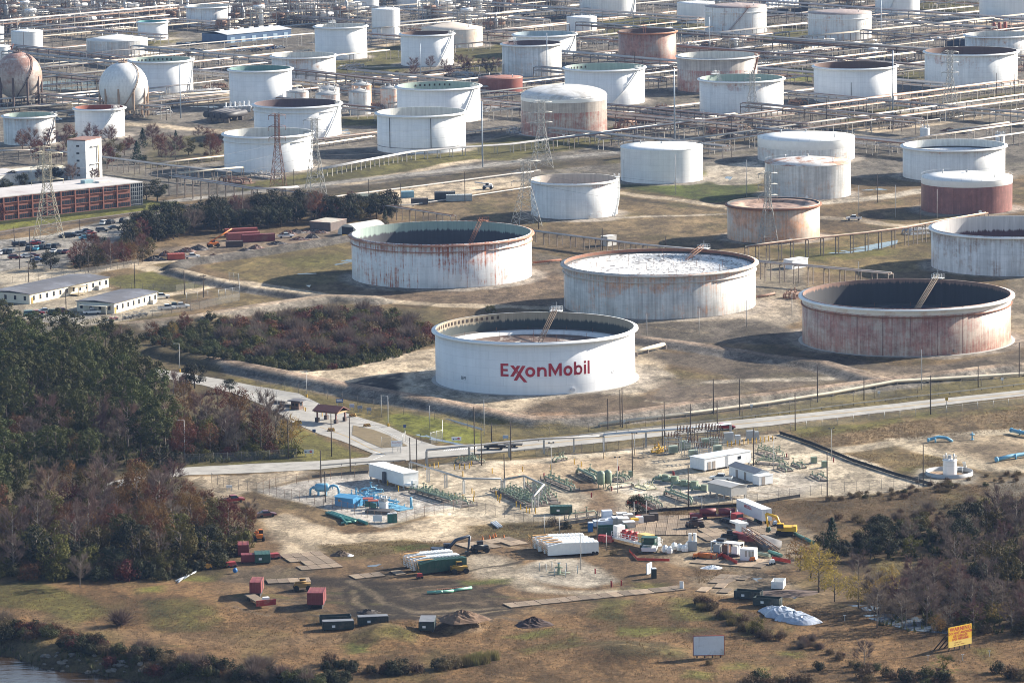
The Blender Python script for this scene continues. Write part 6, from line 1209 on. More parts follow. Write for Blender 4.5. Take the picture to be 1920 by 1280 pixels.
t=[o for o in col.objects if o.get('label','').startswith('white and blue welcome')][0];[MB().box((x,-.08,z),(w9,.03,.2)).build('white_mark',BOARD,t)for x,z,w9 in((-.1,2.25,1.5),(0,1.85,1.7))];t['label']='dark blue board with two white bands on the verge behind the gate'
for u,v,l in((660,769,'pale lavender notice board on the gate verge'),(675,772,'left of two grey notice boards on the gate verge'),(692,776,'right of two grey notice boards on the gate verge')):sign(l,u,v,1.35,.9,.9,mat('grey_notice',(.28,.30,.36),.6)if u>665 else mat('lavender_notice',(.50,.50,.62),.6))
def stop_sign(label,u,v,a=0):t=sign(label,u,v,2.6,1.0,.8,BOARD,a);MB().lathe([(.01,0),(.34,0)],16,0).build('red_disc',REDL,t,(.55,-.08,1.3)).rotation_euler=(R(90),0,0);MB().box((.55,-.1,1.3),(.5,.02,.12)).build('white_bar',BOARD,t);MB().box((-.75,-.08,1.2),(.4,.03,.35)).build('blue_mark',BLUES,t);MB().box((-.05,-.08,1.25),(.5,.03,.14)).build('dark_mark',INK,t);return t
stop_sign('white board with a red no-entry disc beside the lawn',856,831);stop_sign('white board with a red no-entry disc at the road edge of the wood',579,855)
sign('small blue square sign on a post below the woodland',589,816,.9,.8,.9,BLUES,0,(),1);sign('small blue sign on a post beside the lawn ditch',759,812,.8,.8,1.6,BLUES,0,(),1);sign('small pale blue notice on the fence by the lawn',948,824,1.5,.8,.4,mat('pale_blue_notice',(.40,.50,.66),.6),0,());sign('yellow diamond warning sign beside the road',1775,761,.8,.8,1.6,YEL,0,(),1);sign('white information board at the sand lot gate',430,920,1.5,.7,.8,BOARD,0,())
for u,v in((1170,800),(1409,770),(1648,745),(1879,720)):sign('little white placard fixed on the long road fence',u,v,.75,.75,1.1,BOARD,0,(),1)['group']='placards on the road fence'
YS=mat('signal_yellow_board',(.72,.42,.02),.5,0,.1,.6);p0=P(1778,1222);L=6.7;Hh=4.3
t=thing('warning_sign','big yellow pipeline warning sign with red lettering, propped on timber braces','sign',tuple(p0),R(38));zz=.9+Hh/2;MB().box((L/2,0,zz),(L,.15,Hh)).build('board',YS,t);MB().box((L/2,-.085,.9+.65),(L,.02,1.3)).build('faded_band',mat('faded_yellow',(.70,.50,.12),.6,0,.15,.8),t)
for s,sz,y in(('WARNING',1.16,1.55),('DO NOT ANCHOR',.72,.72),('OR DREDGE',.70,.05),('LPG PIPELINE',.74,-.6)):text_mb(s,sz,REDL,t,(L/2+.05,-.09,zz+y),(R(90),0,0),sp=1.12,bold=.025)
BM=mat('faded_print',(.40,.20,.04),.7)
for x0,w9,z in((1.7,1.0,1.75),(2.9,.8,1.75),(1.6,.6,1.3),(2.6,.5,1.3),(3.6,1.0,1.3)):MB().box((x0+w9/2,-.1,z),(w9,.02,.2)).build('print_line',BM,t)
for x in(.4,1.9,3.4,4.9,6.3):MB().tube([(x,.2,zz+1.2),(x-1.2,3.6,-.1)],.15,5).build('brace',WOOD,t);MB().box((x,.15,.6),(.2,.2,1.6)).build('post',WOOD,t)
p0=P(1300,1233);t=thing('blank_board','big blank white board with a thin red frame on the grass','sign',tuple(p0),R(2));L=58*mpp(1300,1233);Hh=htop(1300,1231,1192)
MB().box((L/2,0,.4+Hh/2),(L,.15,Hh-.3)).build('board',mat('weathered_blank_board',(.66,.70,.77),.5,0,.12,.5,(.36,.37,.38)),t);fr=MB();[fr.box((L/2,-.02,.4+Hh/2+e*(Hh/2-.15)),(L+.1,.2,.12))for e in(-1,1)];[fr.box((L/2+e*L/2,-.02,.4+Hh/2),(.12,.2,Hh-.2))for e in(-1,1)];fr.build('frame',mat('red_frame',(.25,.05,.05),.7),t);[MB().box((x*L,.2,Hh/4),(.25,.25,Hh/2+.4)).build('post',WOOD,t)for x in(.12,.37,.62,.88)]
for u,v in((1740,1238),(1805,1237),(1855,1230),(1584,1163)):t=thing('marker_post','white T-topped marker post in the grass below the yellow sign','marker post',tuple(P(u,v)),0,'marker posts near the yellow sign');MB().box((0,0,.6),(.09,.09,1.3)).build('post',BOARD,t);MB().box((0,0,1.2),(.6,.09,.1)).build('cap',BOARD,t)
# ============ VEHICLES
RUB=mat('tyre_rubber',(.018,.018,.018),.85);CARC={}
def cpaint(n):
 c=dict(white=(.72,.73,.73),silver=(.42,.44,.47),grey=(.13,.14,.15),black=(.018,.018,.022),red=(.30,.02,.025),maroon=(.12,.025,.035),blue=(.04,.09,.24),cyan=(.10,.38,.52),green=(.03,.07,.06),orange=(.62,.16,.02),yellow=(.70,.40,.02),teal=(.12,.25,.25))[n];return mat('car_paint_'+n,c,.28,.15,.04)
def side(prof,w0,w1=None,zt=0):
 mb=MB();n=len(prof);W_=lambda z:w0 if w1 is None or z<zt else w1;b=0
 for s in(-1,1):
  for x,z in prof:mb.v.append((x,s*W_(z)/2,z))
 mb.f.append(tuple(range(n)));mb.f.append(tuple(range(n,2*n))[::-1])
 for i in range(n):mb.f.append((i,n+i,n+(i+1)%n,(i+1)%n))
 mb.m+=[0]*(n+2);mb.sm+=[False]*(n+2);return mb
CARM={}
def car_mesh(kind):
 if kind in CARM:return CARM[kind]
 if kind=='sedan':b=[(-2.3,.35),(2.3,.35),(2.35,.7),(1.2,.95),(-1.7,1.0),(-2.35,.9)];g=[(1.1,.94),(.35,1.42),(-.95,1.45),(-1.75,.98)];rf=[(.38,1.41),(-.93,1.44),(-.9,1.5),(.35,1.48)];L=1.4
 elif kind=='suv':b=[(-2.3,.4),(2.3,.4),(2.35,.85),(1.25,1.1),(-2.25,1.15)];g=[(1.2,1.08),(.6,1.68),(-2.0,1.7),(-2.25,1.14)];rf=[(.6,1.67),(-2.0,1.69),(-1.95,1.77),(.55,1.75)];L=1.45
 else:b=[(-2.9,.5),(2.8,.5),(2.85,1.0),(1.5,1.18),(-2.95,1.16)];g=[(1.45,1.16),(.8,1.82),(-.75,1.84),(-.85,1.16)];rf=[(.8,1.81),(-.75,1.83),(-.7,1.92),(.75,1.9)];L=1.8
 bm_=side(b,1.86).mesh('body',cpaint('white'));gm_=side(g,1.74,1.45,1.3).mesh('window',GLASS);rm=side(rf,1.48).mesh('roof',cpaint('white'))
 wm=MB().tube([(0,-.12,0),(0,.12,0)],.36,12).mesh('wheel',RUB);bed=MB().box((-1.9,0,1.17),(1.9,1.5,.04)).mesh('bed',mat('bed_liner',(.03,.03,.03),.8))if kind=='pickup' else None
 CARM[kind]=(bm_,gm_,rm,wm,L,bed);return CARM[kind]
def car(kind,u,v,a,paint,label,group=None,s=1.0):
 bm_,gm_,rm,wm,L,bed=car_mesh(kind);p=G(u,v);t=thing({'sedan':'parked_car','suv':'parked_suv','pickup':'pickup_truck'}[kind],label,'pickup truck' if kind=='pickup' else 'car',tuple(p+Vector((0,0,.06))),R(a),group)
 for n,me in(('body',bm_),('window',gm_),('roof',rm),('bed',bed)):
  if me is None:continue
  o=bpy.data.objects.new(n,me);col.objects.link(o);o.parent=t
  if n in('body','roof'):o.material_slots[0].link='OBJECT';o.material_slots[0].material=cpaint(paint)
 for x in(-1,1):
  for y in(-1,1):o=bpy.data.objects.new('wheel',wm);col.objects.link(o);o.parent=t;o.location=(x*L,y*.84,.36)
 t.scale=(s,s,s);return t
LOT=[('suv',196,421,70,'white'),('suv',208,420,70,'black'),('suv',232,417,75,'black'),('sedan',163,436,20,'black'),('sedan',168,440,20,'red'),('suv',191,435,20,'grey'),('sedan',214,430,18,'grey'),('sedan',121,446,20,'black'),('suv',131,445,20,'black'),('sedan',142,443,20,'silver'),('suv',152,442,20,'grey'),('sedan',160,449,20,'cyan'),('suv',174,449,20,'black'),('suv',44,461,20,'grey'),('sedan',64,459,20,'red'),('sedan',72,457,20,'silver'),('suv',56,470,75,'black'),('sedan',69,469,75,'cyan'),('suv',80,467,75,'black'),('suv',93,466,75,'grey'),('suv',106,465,75,'black'),('suv',10,476,75,'black'),('suv',22,475,75,'grey'),('suv',27,486,20,'maroon'),('sedan',51,483,20,'white'),('sedan',63,482,20,'maroon'),('sedan',71,490,-10,'blue'),('sedan',112,476,75,'black'),('sedan',124,475,75,'maroon'),('suv',0,478,75,'silver'),('sedan',101,474,75,'white'),('suv',34,462,20,'black')]
for k,u,v,a,c in LOT:car(k,u,v,a+rng.uniform(-5,5),c,c.replace('cyan','light blue')+' '+('SUV' if k=='suv' else 'car')+' in the staff car park before the brick office',c+' '+k+'s in the staff car park')
for k,u,v,a,c,l in(('suv',57,592,15,'teal','green-grey SUV leftmost of those parked by the huts'),('sedan',70,590,15,'red','red car parked among others before the longer hut'),('sedan',70,597,15,'grey','dark car parked nearest the fence below the huts'),('sedan',86,586,15,'silver','silver car parked before the longer hut'),('suv',101,590,20,'green','dark green SUV between silver car and maroon SUV'),('suv',117,587,20,'maroon','maroon SUV parked at the end of the hut row'),('pickup',173,589,5,'white','white pickup parked under the end canopy of the shorter hut'),('pickup',302,560,15,'white','white pickup half hidden behind the shorter hut'),('pickup',313,581,12,'white','white utility truck in front of the green one right of the huts'),('pickup',326,578,12,'green','dark green truck between two white ones right of the huts'),('pickup',339,578,12,'white','white utility truck nearest the bowed fence'),('pickup',360,485,12,'white','white pickup with trailer on the sand road by the scrap yard'),('pickup',928,842,174,'black','black pickup towing a trailer on the public road'),('suv',1362,805,12,'red','red off-roader with a dark top on the public road'),('pickup',1352,901,165,'white','white pickup parked before the white yard sheds'),('pickup',1601,413,175,'white','white pickup alone on the sand road by the tan tank'),('pickup',536,446,10,'white','white pickup beside the scrap yard quonset hut'),('sedan',1490,500,10,'white','white car under the rack behind the maroon tank'),('sedan',500,968,15,'maroon','dark red car beside the sand track'),('pickup',437,942,20,'red','red pickup half hidden at the edge of the wood'),('suv',107,227,0,'silver','silver SUV between the two left open tanks')):car(k,u,v,a,c,l)
for i,(u,v)in enumerate([(338,86),(344,86),(350,87),(356,86),(366,85),(374,84),(362,97),(368,98),(375,99),(382,99),(428,94),(434,93),(441,92),(452,97),(462,95),(478,97),(485,96),(508,93),(516,92),(528,91),(972,28),(985,30)]):c=('grey','white','black','silver','blue')[i*7%5];car(('suv','sedan','pickup')[i%3],u,v,20,c,'distant '+c+' vehicle parked near the blue warehouse' if u<900 else 'distant '+c+' vehicle behind the top pipe racks','distant '+c+' vehicles')
def flat_trailer(label,u,v,a,L=5,m=None,load=None):
 t=thing('trailer',label,'trailer',tuple(G(u,v)+Vector((0,0,.06))),R(a));MB().box((0,0,.7),(L,2.1,.18)).build('deck',m or mat('black_deck',(.03,.03,.03),.8),t);wm=car_mesh('sedan')[3];MB().tube([(L/2,0,.6),(L/2+1.3,0,.5)],.08,5).build('drawbar',POSTM,t);rl=MB();[rl.tube([(x,y,.7),(x,y,1.25)],.04,4)for x in np.linspace(-L/2,L/2,5)for y in(-1,1)];[rl.tube([(-L/2,y,1.25),(L/2,y,1.25)],.04,4)for y in(-1,1)];rl.build('side_rail',POSTM,t)
 for x in(-.4,.4):
  for y in(-1,1):o=bpy.data.objects.new('wheel',wm);col.objects.link(o);o.parent=t;o.location=(x*1.1,y*1.0,.36)
 return t
flat_trailer('dark railed trailer towed behind the black pickup',962,838,174);flat_trailer('small grey trailer behind the white pickup by the scrap yard',335,486,12)
for i,(u,v)in enumerate(((239,598),(254,595),(268,592),(200,604),(213,600))):
 c='red' if i==4 else 'black';t=thing('utility_buggy',('red' if i==4 else 'dark')+' open site buggy parked on the sand below the huts','buggy',tuple(G(u,v)),R(20),'dark site buggies' if i<4 else None);side([(-1.4,.4),(1.4,.4),(1.45,.85),(.5,1.0),(.3,.75),(-.6,.75),(-.7,1.0),(-1.4,1.0)],1.4).build('body',cpaint(c),t);cg=MB();[cg.tube([(x,y,.9),(x*.7,y,1.8)],.05,4)for x in(-.7,.7)for y in(-.65,.65)];cg.box((0,0,1.82),(1.2,1.4,.07));cg.build('roll_cage',POSTM,t)
 for x in(-.95,.95):
  for y in(-.7,.7):o=bpy.data.objects.new('wheel',car_mesh('sedan')[3]);col.objects.link(o);o.parent=t;o.location=(x,y,.36)
  # ============ PIPELINE YARD
GRN=mat('sage_green_paint',(.23,.285,.20),.55,0,.3,1,(.30,.28,.20));DGRN=mat('dark_green_paint',(.022,.085,.06),.5,0,.3,.8,(.07,.075,.055));DU=(.24,.17,.11);REDP=mat('site_red_paint',(.36,.03,.03),.55,0,.3,.8,DU);MARO=mat('maroon_container_paint',(.20,.032,.036),.6,0,.3,.4,(.20,.09,.06));ORG=mat('machine_orange',(.62,.17,.02),.5,0,.25,.8,DU);MYEL=mat('machine_yellow',(.74,.42,.02),.45,0,.2,.8,(.3,.2,.08));BLKP=mat('black_machine_paint',(.025,.027,.032),.5,0,.2,.8);WOODM=mat('timber_mat_wood',(.27,.20,.135),.9,0,.4,.6,(.10,.07,.05),.4);DKG=mat('dark_bin_green',(.018,.036,.034),.55,0,.3,.8,(.08,.065,.05))
VALVE=None
def valve_mesh():
 global VALVE
 if VALVE is None:v=MB().cyl((0,0,0),.28,.5,8);v.cyl((0,0,.5),.12,.6,6);v.lathe([(.42,1.1),(.5,1.15),(.42,1.2)],10,0);VALVE=v.mesh('valve',GRN)
 return VALVE
def skid(a,b,n,wd,label,m=None,seed=1,r0=.16,z=.8,nv=4,drop=True):
 m=m or GRN;rr=random.Random(seed);o,h,L=frame(P(*a),P(*b));t=thing('pipe_skid',label,'pipework',(o.x,o.y,ground_z(o.x,o.y)),h);f=MB();f.box((L/2,0,.12),(L,wd+.4,.14));k=max(2,int(L/3))
 for i in range(k+1):f.box((L*i/k,0,z/2),(.14,wd+.3,.14));[f.box((L*i/k,s*wd/2,z/2),(.14,.14,z))for s in(-1,1)]
 f.build('skid_frame',m if m is not GRN else STEEL,t)
 for i in range(n):
  y=(i-(n-1)/2)*wd/max(1,n-1)*.9;r=r0*rr.uniform(.6,1.4);zz=z+r+rr.uniform(0,.25);x0,x1=L*rr.uniform(0,.2),L*rr.uniform(.75,1.0);pts=[(x0,y,zz),(x1,y,zz)]
  if drop:pts=[(x0-.8,y,0),(x0-.7,y,zz*.7),(x0,y,zz)]+pts[1:]+[(x1+.5,y,zz*.75),(x1+.7,y,0)]
  MB().tube(pts,r,8).build('pipe',m,t)
  for q in range(nv):
   c=bpy.data.objects.new('valve',valve_mesh());col.objects.link(c);c.parent=t;c.location=(x0+(x1-x0)*(q+rr.random()*.7)/nv,y,zz);s=rr.uniform(.45,.9);c.scale=(s,s,s*rr.uniform(.8,1.5));c.material_slots[0].link='OBJECT';c.material_slots[0].material=m
 return t
skid((782,921),(880,950),5,4.5,'long sage green valve manifold right of the white module',seed=2,nv=7);skid((940,918),(1010,950),6,6,'big cluster of green pipes and valves under the grey tray loop',seed=3,nv=8);skid((1000,908),(1035,945),4,4,'green pipe cluster at the right of the tray loop',seed=4,nv=6);skid((1022,897),(1078,920),4,2.6,'green pipe skid left of the brown soil stain',seed=5,nv=4);skid((1090,886),(1130,906),3,3,'green piping left of the twin upright vessels',seed=6,nv=2,r0=.3)
skid((1140,898),(1178,902),4,4,'green pipework behind the twin upright vessels',seed=7,nv=4);skid((1142,918),(1186,912),1,.8,'single low green pipe by the upright vessels',seed=8,nv=1);skid((1252,928),(1300,945),2,1.6,'green twin pipes before the grey stilt shed',seed=9,nv=3,r0=.3);skid((1206,938),(1242,955),3,2,'green pipes at the yard fence by the dark bush',seed=10,nv=3);skid((1060,975),(1122,967),1,.8,'long thin green pipe outside the yard fence',seed=11,nv=2,z=1.2);skid((1425,848),(1470,862),3,3,'green manifold right of the long white shed',seed=12,nv=4,z=1.4);skid((1420,868),(1475,872),3,3,'green pipework beyond the gabled shed',seed=13,nv=4)
skid((860,870),(900,866),4,4,'grey green valve cluster behind the yellow bollards',seed=14,nv=5);skid((1040,866),(1060,862),2,1.5,'small green pipework with yellow rails near the road',seed=15,nv=2);skid((1228,849),(1245,843),2,2,'small yellow-railed valve set near the road',m=YEL,seed=16,nv=2);skid((1198,912),(1222,918),2,3,'small cream valve group in the middle of the yard',m=mat('cream_steel',(.55,.52,.36),.6),seed=17,nv=3,z=.5);skid((1526,892),(1545,902),2,2,'small green valve group at the right end of the yard',seed=18,nv=2,z=.5);skid((1465,878),(1480,884),2,2,'low green valves below the right manifold',seed=19,nv=2,z=.5);skid((1490,872),(1505,878),2,2,'low scattered valves right of the manifold',seed=20,nv=2,z=.5)
for i,(u,v)in enumerate(((1127,916),(1140,914))):t=thing('upright_vessel','sage green upright vessel on legs, '+('left' if i==0 else 'right')+' one of a pair','vessel',tuple(P(u,v)));MB().lathe([(.01,.9),(.8,1.2),(1.0,1.7),(1.0,3.9),(.8,4.4),(.01,4.7)],18,0).build('shell',GRN,t);[MB().box((x,y,.6),(.15,.15,1.3)).build('leg',GRN,t)for x in(-.6,.6)for y in(-.6,.6)]
for i,(u,v)in enumerate(((1240,902),(1257,905),(1275,912),(1294,914),(1313,921))):t=thing('pump_unit','sage green pump with a boxy motor hood, one of the row of five','pump',tuple(P(u,v)),R(-25),'green pumps in a row');MB().box((1.2,0,1.1),(1.6,1.3,1.5)).build('motor_hood',GRN,t);p=MB().tube([(-1.6,0,.8),(.4,0,.8)],.5,12);p.tube([(-1.6,0,.8),(-2.2,0,.6),(-2.3,0,0)],.28,8);p.tube([(-.8,0,1),(-.8,.6,1.5),(-.8,1.6,1.3),(-.8,1.8,0)],.22,8);p.build('pump_body',GRN,t);MB().box((0,0,.12),(4.4,1.5,.24)).build('plinth',mat('tank_concrete',(.38,.36,.33)),t)
t=skid((655,932),(762,956),5,4,'bright blue bank of meter pipes and valves beside the blue hut',m=BLUE,seed=31,nv=6,r0=.17,drop=False);skid((680,926),(712,922),2,2,'short blue pipes behind the blue hut',m=BLUE,seed=32,nv=2);tag(MB().tube([(0,0,0),(0,0,2.6)],.3,10).build('blue_riser',BLUE,None,tuple(P(771,951))),'single blue upright pipe at the end of the blue meter bank','pipe')
t=thing('blue_vessel','bright blue horizontal vessel with arched end pipes','vessel',tuple(P(604,928)));s=MB().lathe([(.01,-2),(.75,-1.8),(1.05,-1.3),(1.05,1.3),(.75,1.8),(.01,2)],20,0);s.v=[(z,y,2.0+x)for x,y,z in s.v];s.build('shell',BLUE,t);MB().tube([(-1.9,0,2),(-2.4,0,2),(-2.9,0,1.6),(-3,0,0)],.3,10).build('end_pipe',BLUE,t);MB().tube([(1.9,0,2.2),(3,0,2.5),(3.9,0,2.1),(4.2,0,1.2),(4.2,0,0)],.33,10).build('end_pipe',BLUE,t);[MB().box((x,0,.7),(.5,1.8,1.4)).build('saddle',BLUE,t)for x in(-.9,.9)];[MB().tube([(x,0,2),(x+.15,0,2)],.5,12).build('flange',BLUE,t)for x in(-2.2,2.0,2.6)]
for u,v,l in((690,949,'red-roofed dark pump shed nearest the blue hut'),(700,953,'red-roofed dark pump shed nearest the little white tank')):t=thing('pump_shed',l,'shed',tuple(P(u,v)));[MB().box((x,y,1),(.12,.12,2)).build('post',BLKP,t)for x in(-1,1)for y in(-.8,.8)];MB().box((0,0,2.05),(2.6,2.2,.14)).build('roof',mat('rust_red_roof',(.32,.07,.045),.7),t);MB().box((0,0,.7),(1.4,1,1.3)).build('pump_box',mat('teal_box',(.04,.14,.13),.6),t)
tag(MB().box((0,0,.4),(6.5,3.4,.8)).build('spill_wall',mat('dark_spill_wall',(.05,.05,.055),.8),None,tuple(P(712,961)),R(-18)),'dark low spill wall around the little white chemical tank','wall')
CAB=mat('cabinet_grey',(.36,.38,.40),.5,0,.1,1)
for i,(u,v,s)in enumerate(((1262,850,1),(1285,842,1.1),(1300,858,1),(1320,838,1.1),(1318,866,.9),(1338,834,1),(1345,848,.9))):
 t=thing('substation_frame',['low grey bus frame at the near edge of the substation','grey insulator frame in the middle of the substation','grey-green transformer frame before the long white shed','dark insulator frame near the red off-roader','green transformer bay touching the white shed','dark switch frame at the far edge of the substation','pale green cabinets bay of the substation'][i],'substation gear',tuple(P(u,v)),R(12));f=MB();[f.box((x,y,2.2),(.16,.16,4.4))for x in(-2,2)for y in(-1.2,1.2)];[f.box((0,y,z),(4.4,.14,.14))for y in(-1.2,1.2)for z in(3.2,4.3)];[f.box((x,0,4.3),(.12,2.6,.12))for x in(-2,-.7,.7,2)];f.build('frame',GALV if i%2==0 else POSTM,t)
 ins=MB().lathe([(.05,0)]+[(.18 if k%2 else.08,.12+k*.14)for k in range(8)]+[(.03,1.4)],8,0).mesh('insulator',mat('brown_insulator',(.14,.08,.06),.3))
 for x in(-1.6,-.8,0,.8,1.6):
  for y in(-1.2,1.2):c=bpy.data.objects.new('insulator',ins);col.objects.link(c);c.parent=t;c.location=(x,y,4.3)
 MB().box((0,0,1.2),(2.4,1.4,1.9)).build('transformer',mat('pale_green_cabinet',(.40,.46,.38),.5,0,.15,1),t);fin=MB();[fin.box((-1.0+.25*k,-.85,1.2),(.08,.3,1.5))for k in range(9)];fin.build('radiator',mat('pale_green_cabinet',(.4,.46,.38)),t);t.scale=(s,s,s)
for u,v,w_,h_,l in((1366,829,2.6,2.6,'larger grey cabinet at the road end of the yard'),(1383,831,1.4,2.2,'narrow pale cabinet between two larger ones'),(1407,824,2.2,2.4,'grey cabinet behind the row of yellow bollards'),(1418,823,1.2,2,'dark grey cabinet right of the grey one'),(1182,894,.9,1.5,'little green cabinet by the dark yard pole'),(1546,876,1.4,1.6,'blue-green box at the right of the yard'),(1526,868,1.5,1.6,'green motor box at the right of the yard')):t=thing('equipment_cabinet',l,'cabinet',tuple(P(u,v)),R(10));m9=CAB if 'gre' in l and 'green' not in l else GRN if 'green' in l else mat('pale_cabinet',(.52,.56,.60),.5);MB().box((0,0,h_/2+.1),(w_,1.2,h_)).build('body',m9,t);MB().box((0,-.62,h_/2+.1),(w_*.9,.06,h_*.85)).build('door',m9,t);MB().box((0,0,.05),(w_+.4,1.6,.14)).build('plinth',mat('tank_concrete',(.38,.36,.33)),t)
BOL=MB().cyl((0,0,-.1),.13,1.5,8).mesh('bollard',YEL)
for k,(u,v)in enumerate([(1364+q*7.7,836-q*.95+(1 if q%2 else 0))for q in range(12)]+[(1372,828),(798,880),(806,880),(814,878),(822,876),(852,880),(862,879),(871,879),(880,878),(884,873),(810,920),(831,930),(842,938),(853,935),(868,937),(885,925),(889,930),(888,940),(930,930),(933,938),(937,942),(939,936),(968,950),(976,955),(987,960),(993,962),(1004,962),(747,921),(727,910),(834,894),(868,893),(923,887),(980,884),(1033,880),(1077,870),(1090,875),(1132,858),(1236,842),(1190,851)]):o=bpy.data.objects.new('bollard',BOL);col.objects.link(o);o.location=P(u,v);tag(o,'yellow bollard in front of the grey cabinets' if k<13 else 'yellow bollard among the yard pipework','bollard','bollards by the cabinets' if k<13 else 'bollards in the yard')
RVP=MB().cyl((0,0,0),.16,1.2,8).mesh('red_valve_post',mat('dark_red_post',(.25,.015,.02),.5))
for u,v in((1160,882),(1147,920),(1109,932),(1198,934),(1264,893),(1262,891),(1475,858),(1563,866),(1116,1075),(1147,1100),(1146,1098),(1250,927),(1020,895),(1165,1097)):o=bpy.data.objects.new('red_valve_post',RVP);col.objects.link(o);o.location=P(u,v);tag(o,'short dark red marker post on the ground','marker post','dark red marker posts')
cR=P(1780,889);rR=44*mpp(1780,889);tag(MB().lathe([(rR,-.2),(rR,1.0),(rR-.12,1.0),(rR-.12,-.2)],56,0).build('containment_ring',mat('ring_steel',(.42,.42,.42),.5,0,.15,.6),None,tuple(cR)),'round steel containment ring around the small white tank','containment ring')
t=thing('tank_stair','white stair and landing right of the small ringed tank','stair',tuple(P(1802,884)),R(-15));MB().box((.8,0,1.7),(.8,4.2,.12)).build('stringer',WHITE,t).rotation_euler=(R(-40),0,0);f=MB();[f.box((x,y,.6),(.12,.12,1.2))for x in(-1,.4)for y in(-.5,.5)];f.box((-.3,0,1.2),(1.8,1.2,.1));f.build('landing',WHITE,t)
def bpipe(pts,r,l):
 q=[P(u,v)for u,v,z in pts];o0=q[0].copy();t=thing('blue_pipe',l,'pipe',tuple(o0));L=[Vector((p.x,p.y,pts[i][2]))-o0 for i,p in enumerate(q)];MB().tube(L,r,12).build('pipe',BLUE,t);d=(L[-1]-L[0]).normalized();MB().tube([L[0]-d*.1,L[0]+d*.25],r*1.35,14).build('flange',BLUE,t);MB().tube([L[0].lerp(L[-1],.3)-Vector((0,0,.9)),L[0].lerp(L[-1],.3)+Vector((0,0,.6))],r*.5,8).build('valve_stub',BLUE,t)
bpipe([(1740,830,.8),(1760,827,1.2),(1775,827,.9),(1786,828,.1)],.42,'short blue pipe rising from bare soil left of the blue tee');bpipe([(1868,866,.7),(1895,861,.9),(1925,857,1),(1990,848,1)],.5,'long blue pipe running off the right edge above the reed bank');bpipe([(1896,812,.9),(1912,816,.9),(1950,822,.9)],.5,'blue pipe angling off the upper right edge of the reed field')
t=thing('blue_tee','blue upright tee valve standing on the sand loop road','valve',tuple(P(1823,824)));MB().tube([(0,0,0),(0,0,2)],.22,10).build('riser',BLUE,t);MB().tube([(-.6,0,1.4),(.6,0,1.4)],.18,10).build('crosspiece',BLUE,t);MB().cyl((0,0,0),.5,.15,12).build('flange',BLUE,t)
# ============ CONSTRUCTION SITE
def corr_box(L,W_,H,z,m,open_top=False,tilt=0):
 mb=MB();c=z+H/2
 if open_top:
  for s in(-1,1):mb.box((L/2,W_/2+s*(W_/2-.05),c),(L,.1,H));mb.box((L/2+s*(L/2-.05),W_/2,c),(.1,W_-.22,H))
  mb.box((L/2,W_/2,z+.1),(L-.22,W_-.22,.15))
 else:mb.box((L/2,W_/2,c),(L,W_,H))
 k=max(1,int(L/.9))
 for i in range(k+1):
  for y in(-.04,W_+.04):mb.box((.1+(L-.2)*i/k,y,c),(.16,.08,H-.1))
 if not open_top:
  for i in range(k+1):mb.box((.1+(L-.2)*i/k,W_/2,z+H+.03),(.16,W_-.1,.07))
 return mb
def boxthing(name,label,cat,a,ang,L,W_,H,m,z=.25,open_top=False,group=None,extras=True):
 p=P(*a);t=thing(name,label,cat,(p.x,p.y,ground_z(p.x,p.y)),R(ang),group);corr_box(L,W_,H,z,m,open_top).build('body',m,t)
 if extras:
  s=MB();[s.box((x,W_/2,z/2),(.3,W_,z+.1))for x in(.4,L-.4)];s.build('skid',BLKP,t)
  MB().box((L+.06,W_/2,z+H/2),(.1,.12,H*.9)).build('door_bar',GALV,t)
 return t
wm_=car_mesh('sedan')[3]
def frac(a,ang,L,m,label,stripe=True):
 p=P(*a);t=thing('frac_tank',label,'storage container',(p.x,p.y,ground_z(p.x,p.y)),R(ang));W_=2.5;b=side([(0,.35),(L,.6),(L,3.1),(L*.28,3.2),(0,2.6)],W_);k=int(L/.85)
 for i in range(1,k):x=L*i/k;zt=3.2 if x>L*.28 else 2.6+.6*x/(L*.28);[b.box((x,s*(W_/2+.04),(zt+.5)/2),(.12,.08,zt-.6))for s in(-1,1)];b.box((x,0,zt+.02),(.12,W_,.08))
 b.build('body',m,t);pl=MB();[pl.tube([(-.1-.9*(z/3.2>.5),y,z)for y in(-1,1)],.06,4)for z in(.6,1.1,1.6,2.1,2.6,3.2)];[pl.tube([(-.1,y,.4),(-.9,y,3.6)],.06,4)for y in(-1,1)];pl.box((1.8,.3,3.25),(3.8,.9,.08));pl.build('ladder_walkway',ORG if not stripe else mat('ochre_walkway',(.50,.27,.08),.7),t)
 for x in(L-1.3,L-.5):
  for y in(-1.1,1.1):o=bpy.data.objects.new('wheel',wm_);col.objects.link(o);o.parent=t;o.location=(x,y,.45);o.scale=(1.3,1.3,1.3)
 return t
for i,(u,v)in enumerate(((1026,1042),(1019,1038),(1008,1034),(1000,1029))):frac((u,v),9,12,WHITE,'white ribbed frac tank, '+('nearest of the row of four' if i==0 else['second','third','rearmost'][i-1]+' from the front in the row of four'))
frac((785,1077),24,11.5,DGRN,'dark green ribbed frac tank in front of two white ones');frac((772,1071),24,11.5,WHITE,'white ribbed frac tank right behind the dark green one');frac((760,1064),24,11.5,WHITE,'white ribbed frac tank rearmost behind the dark green one, ochre rails')
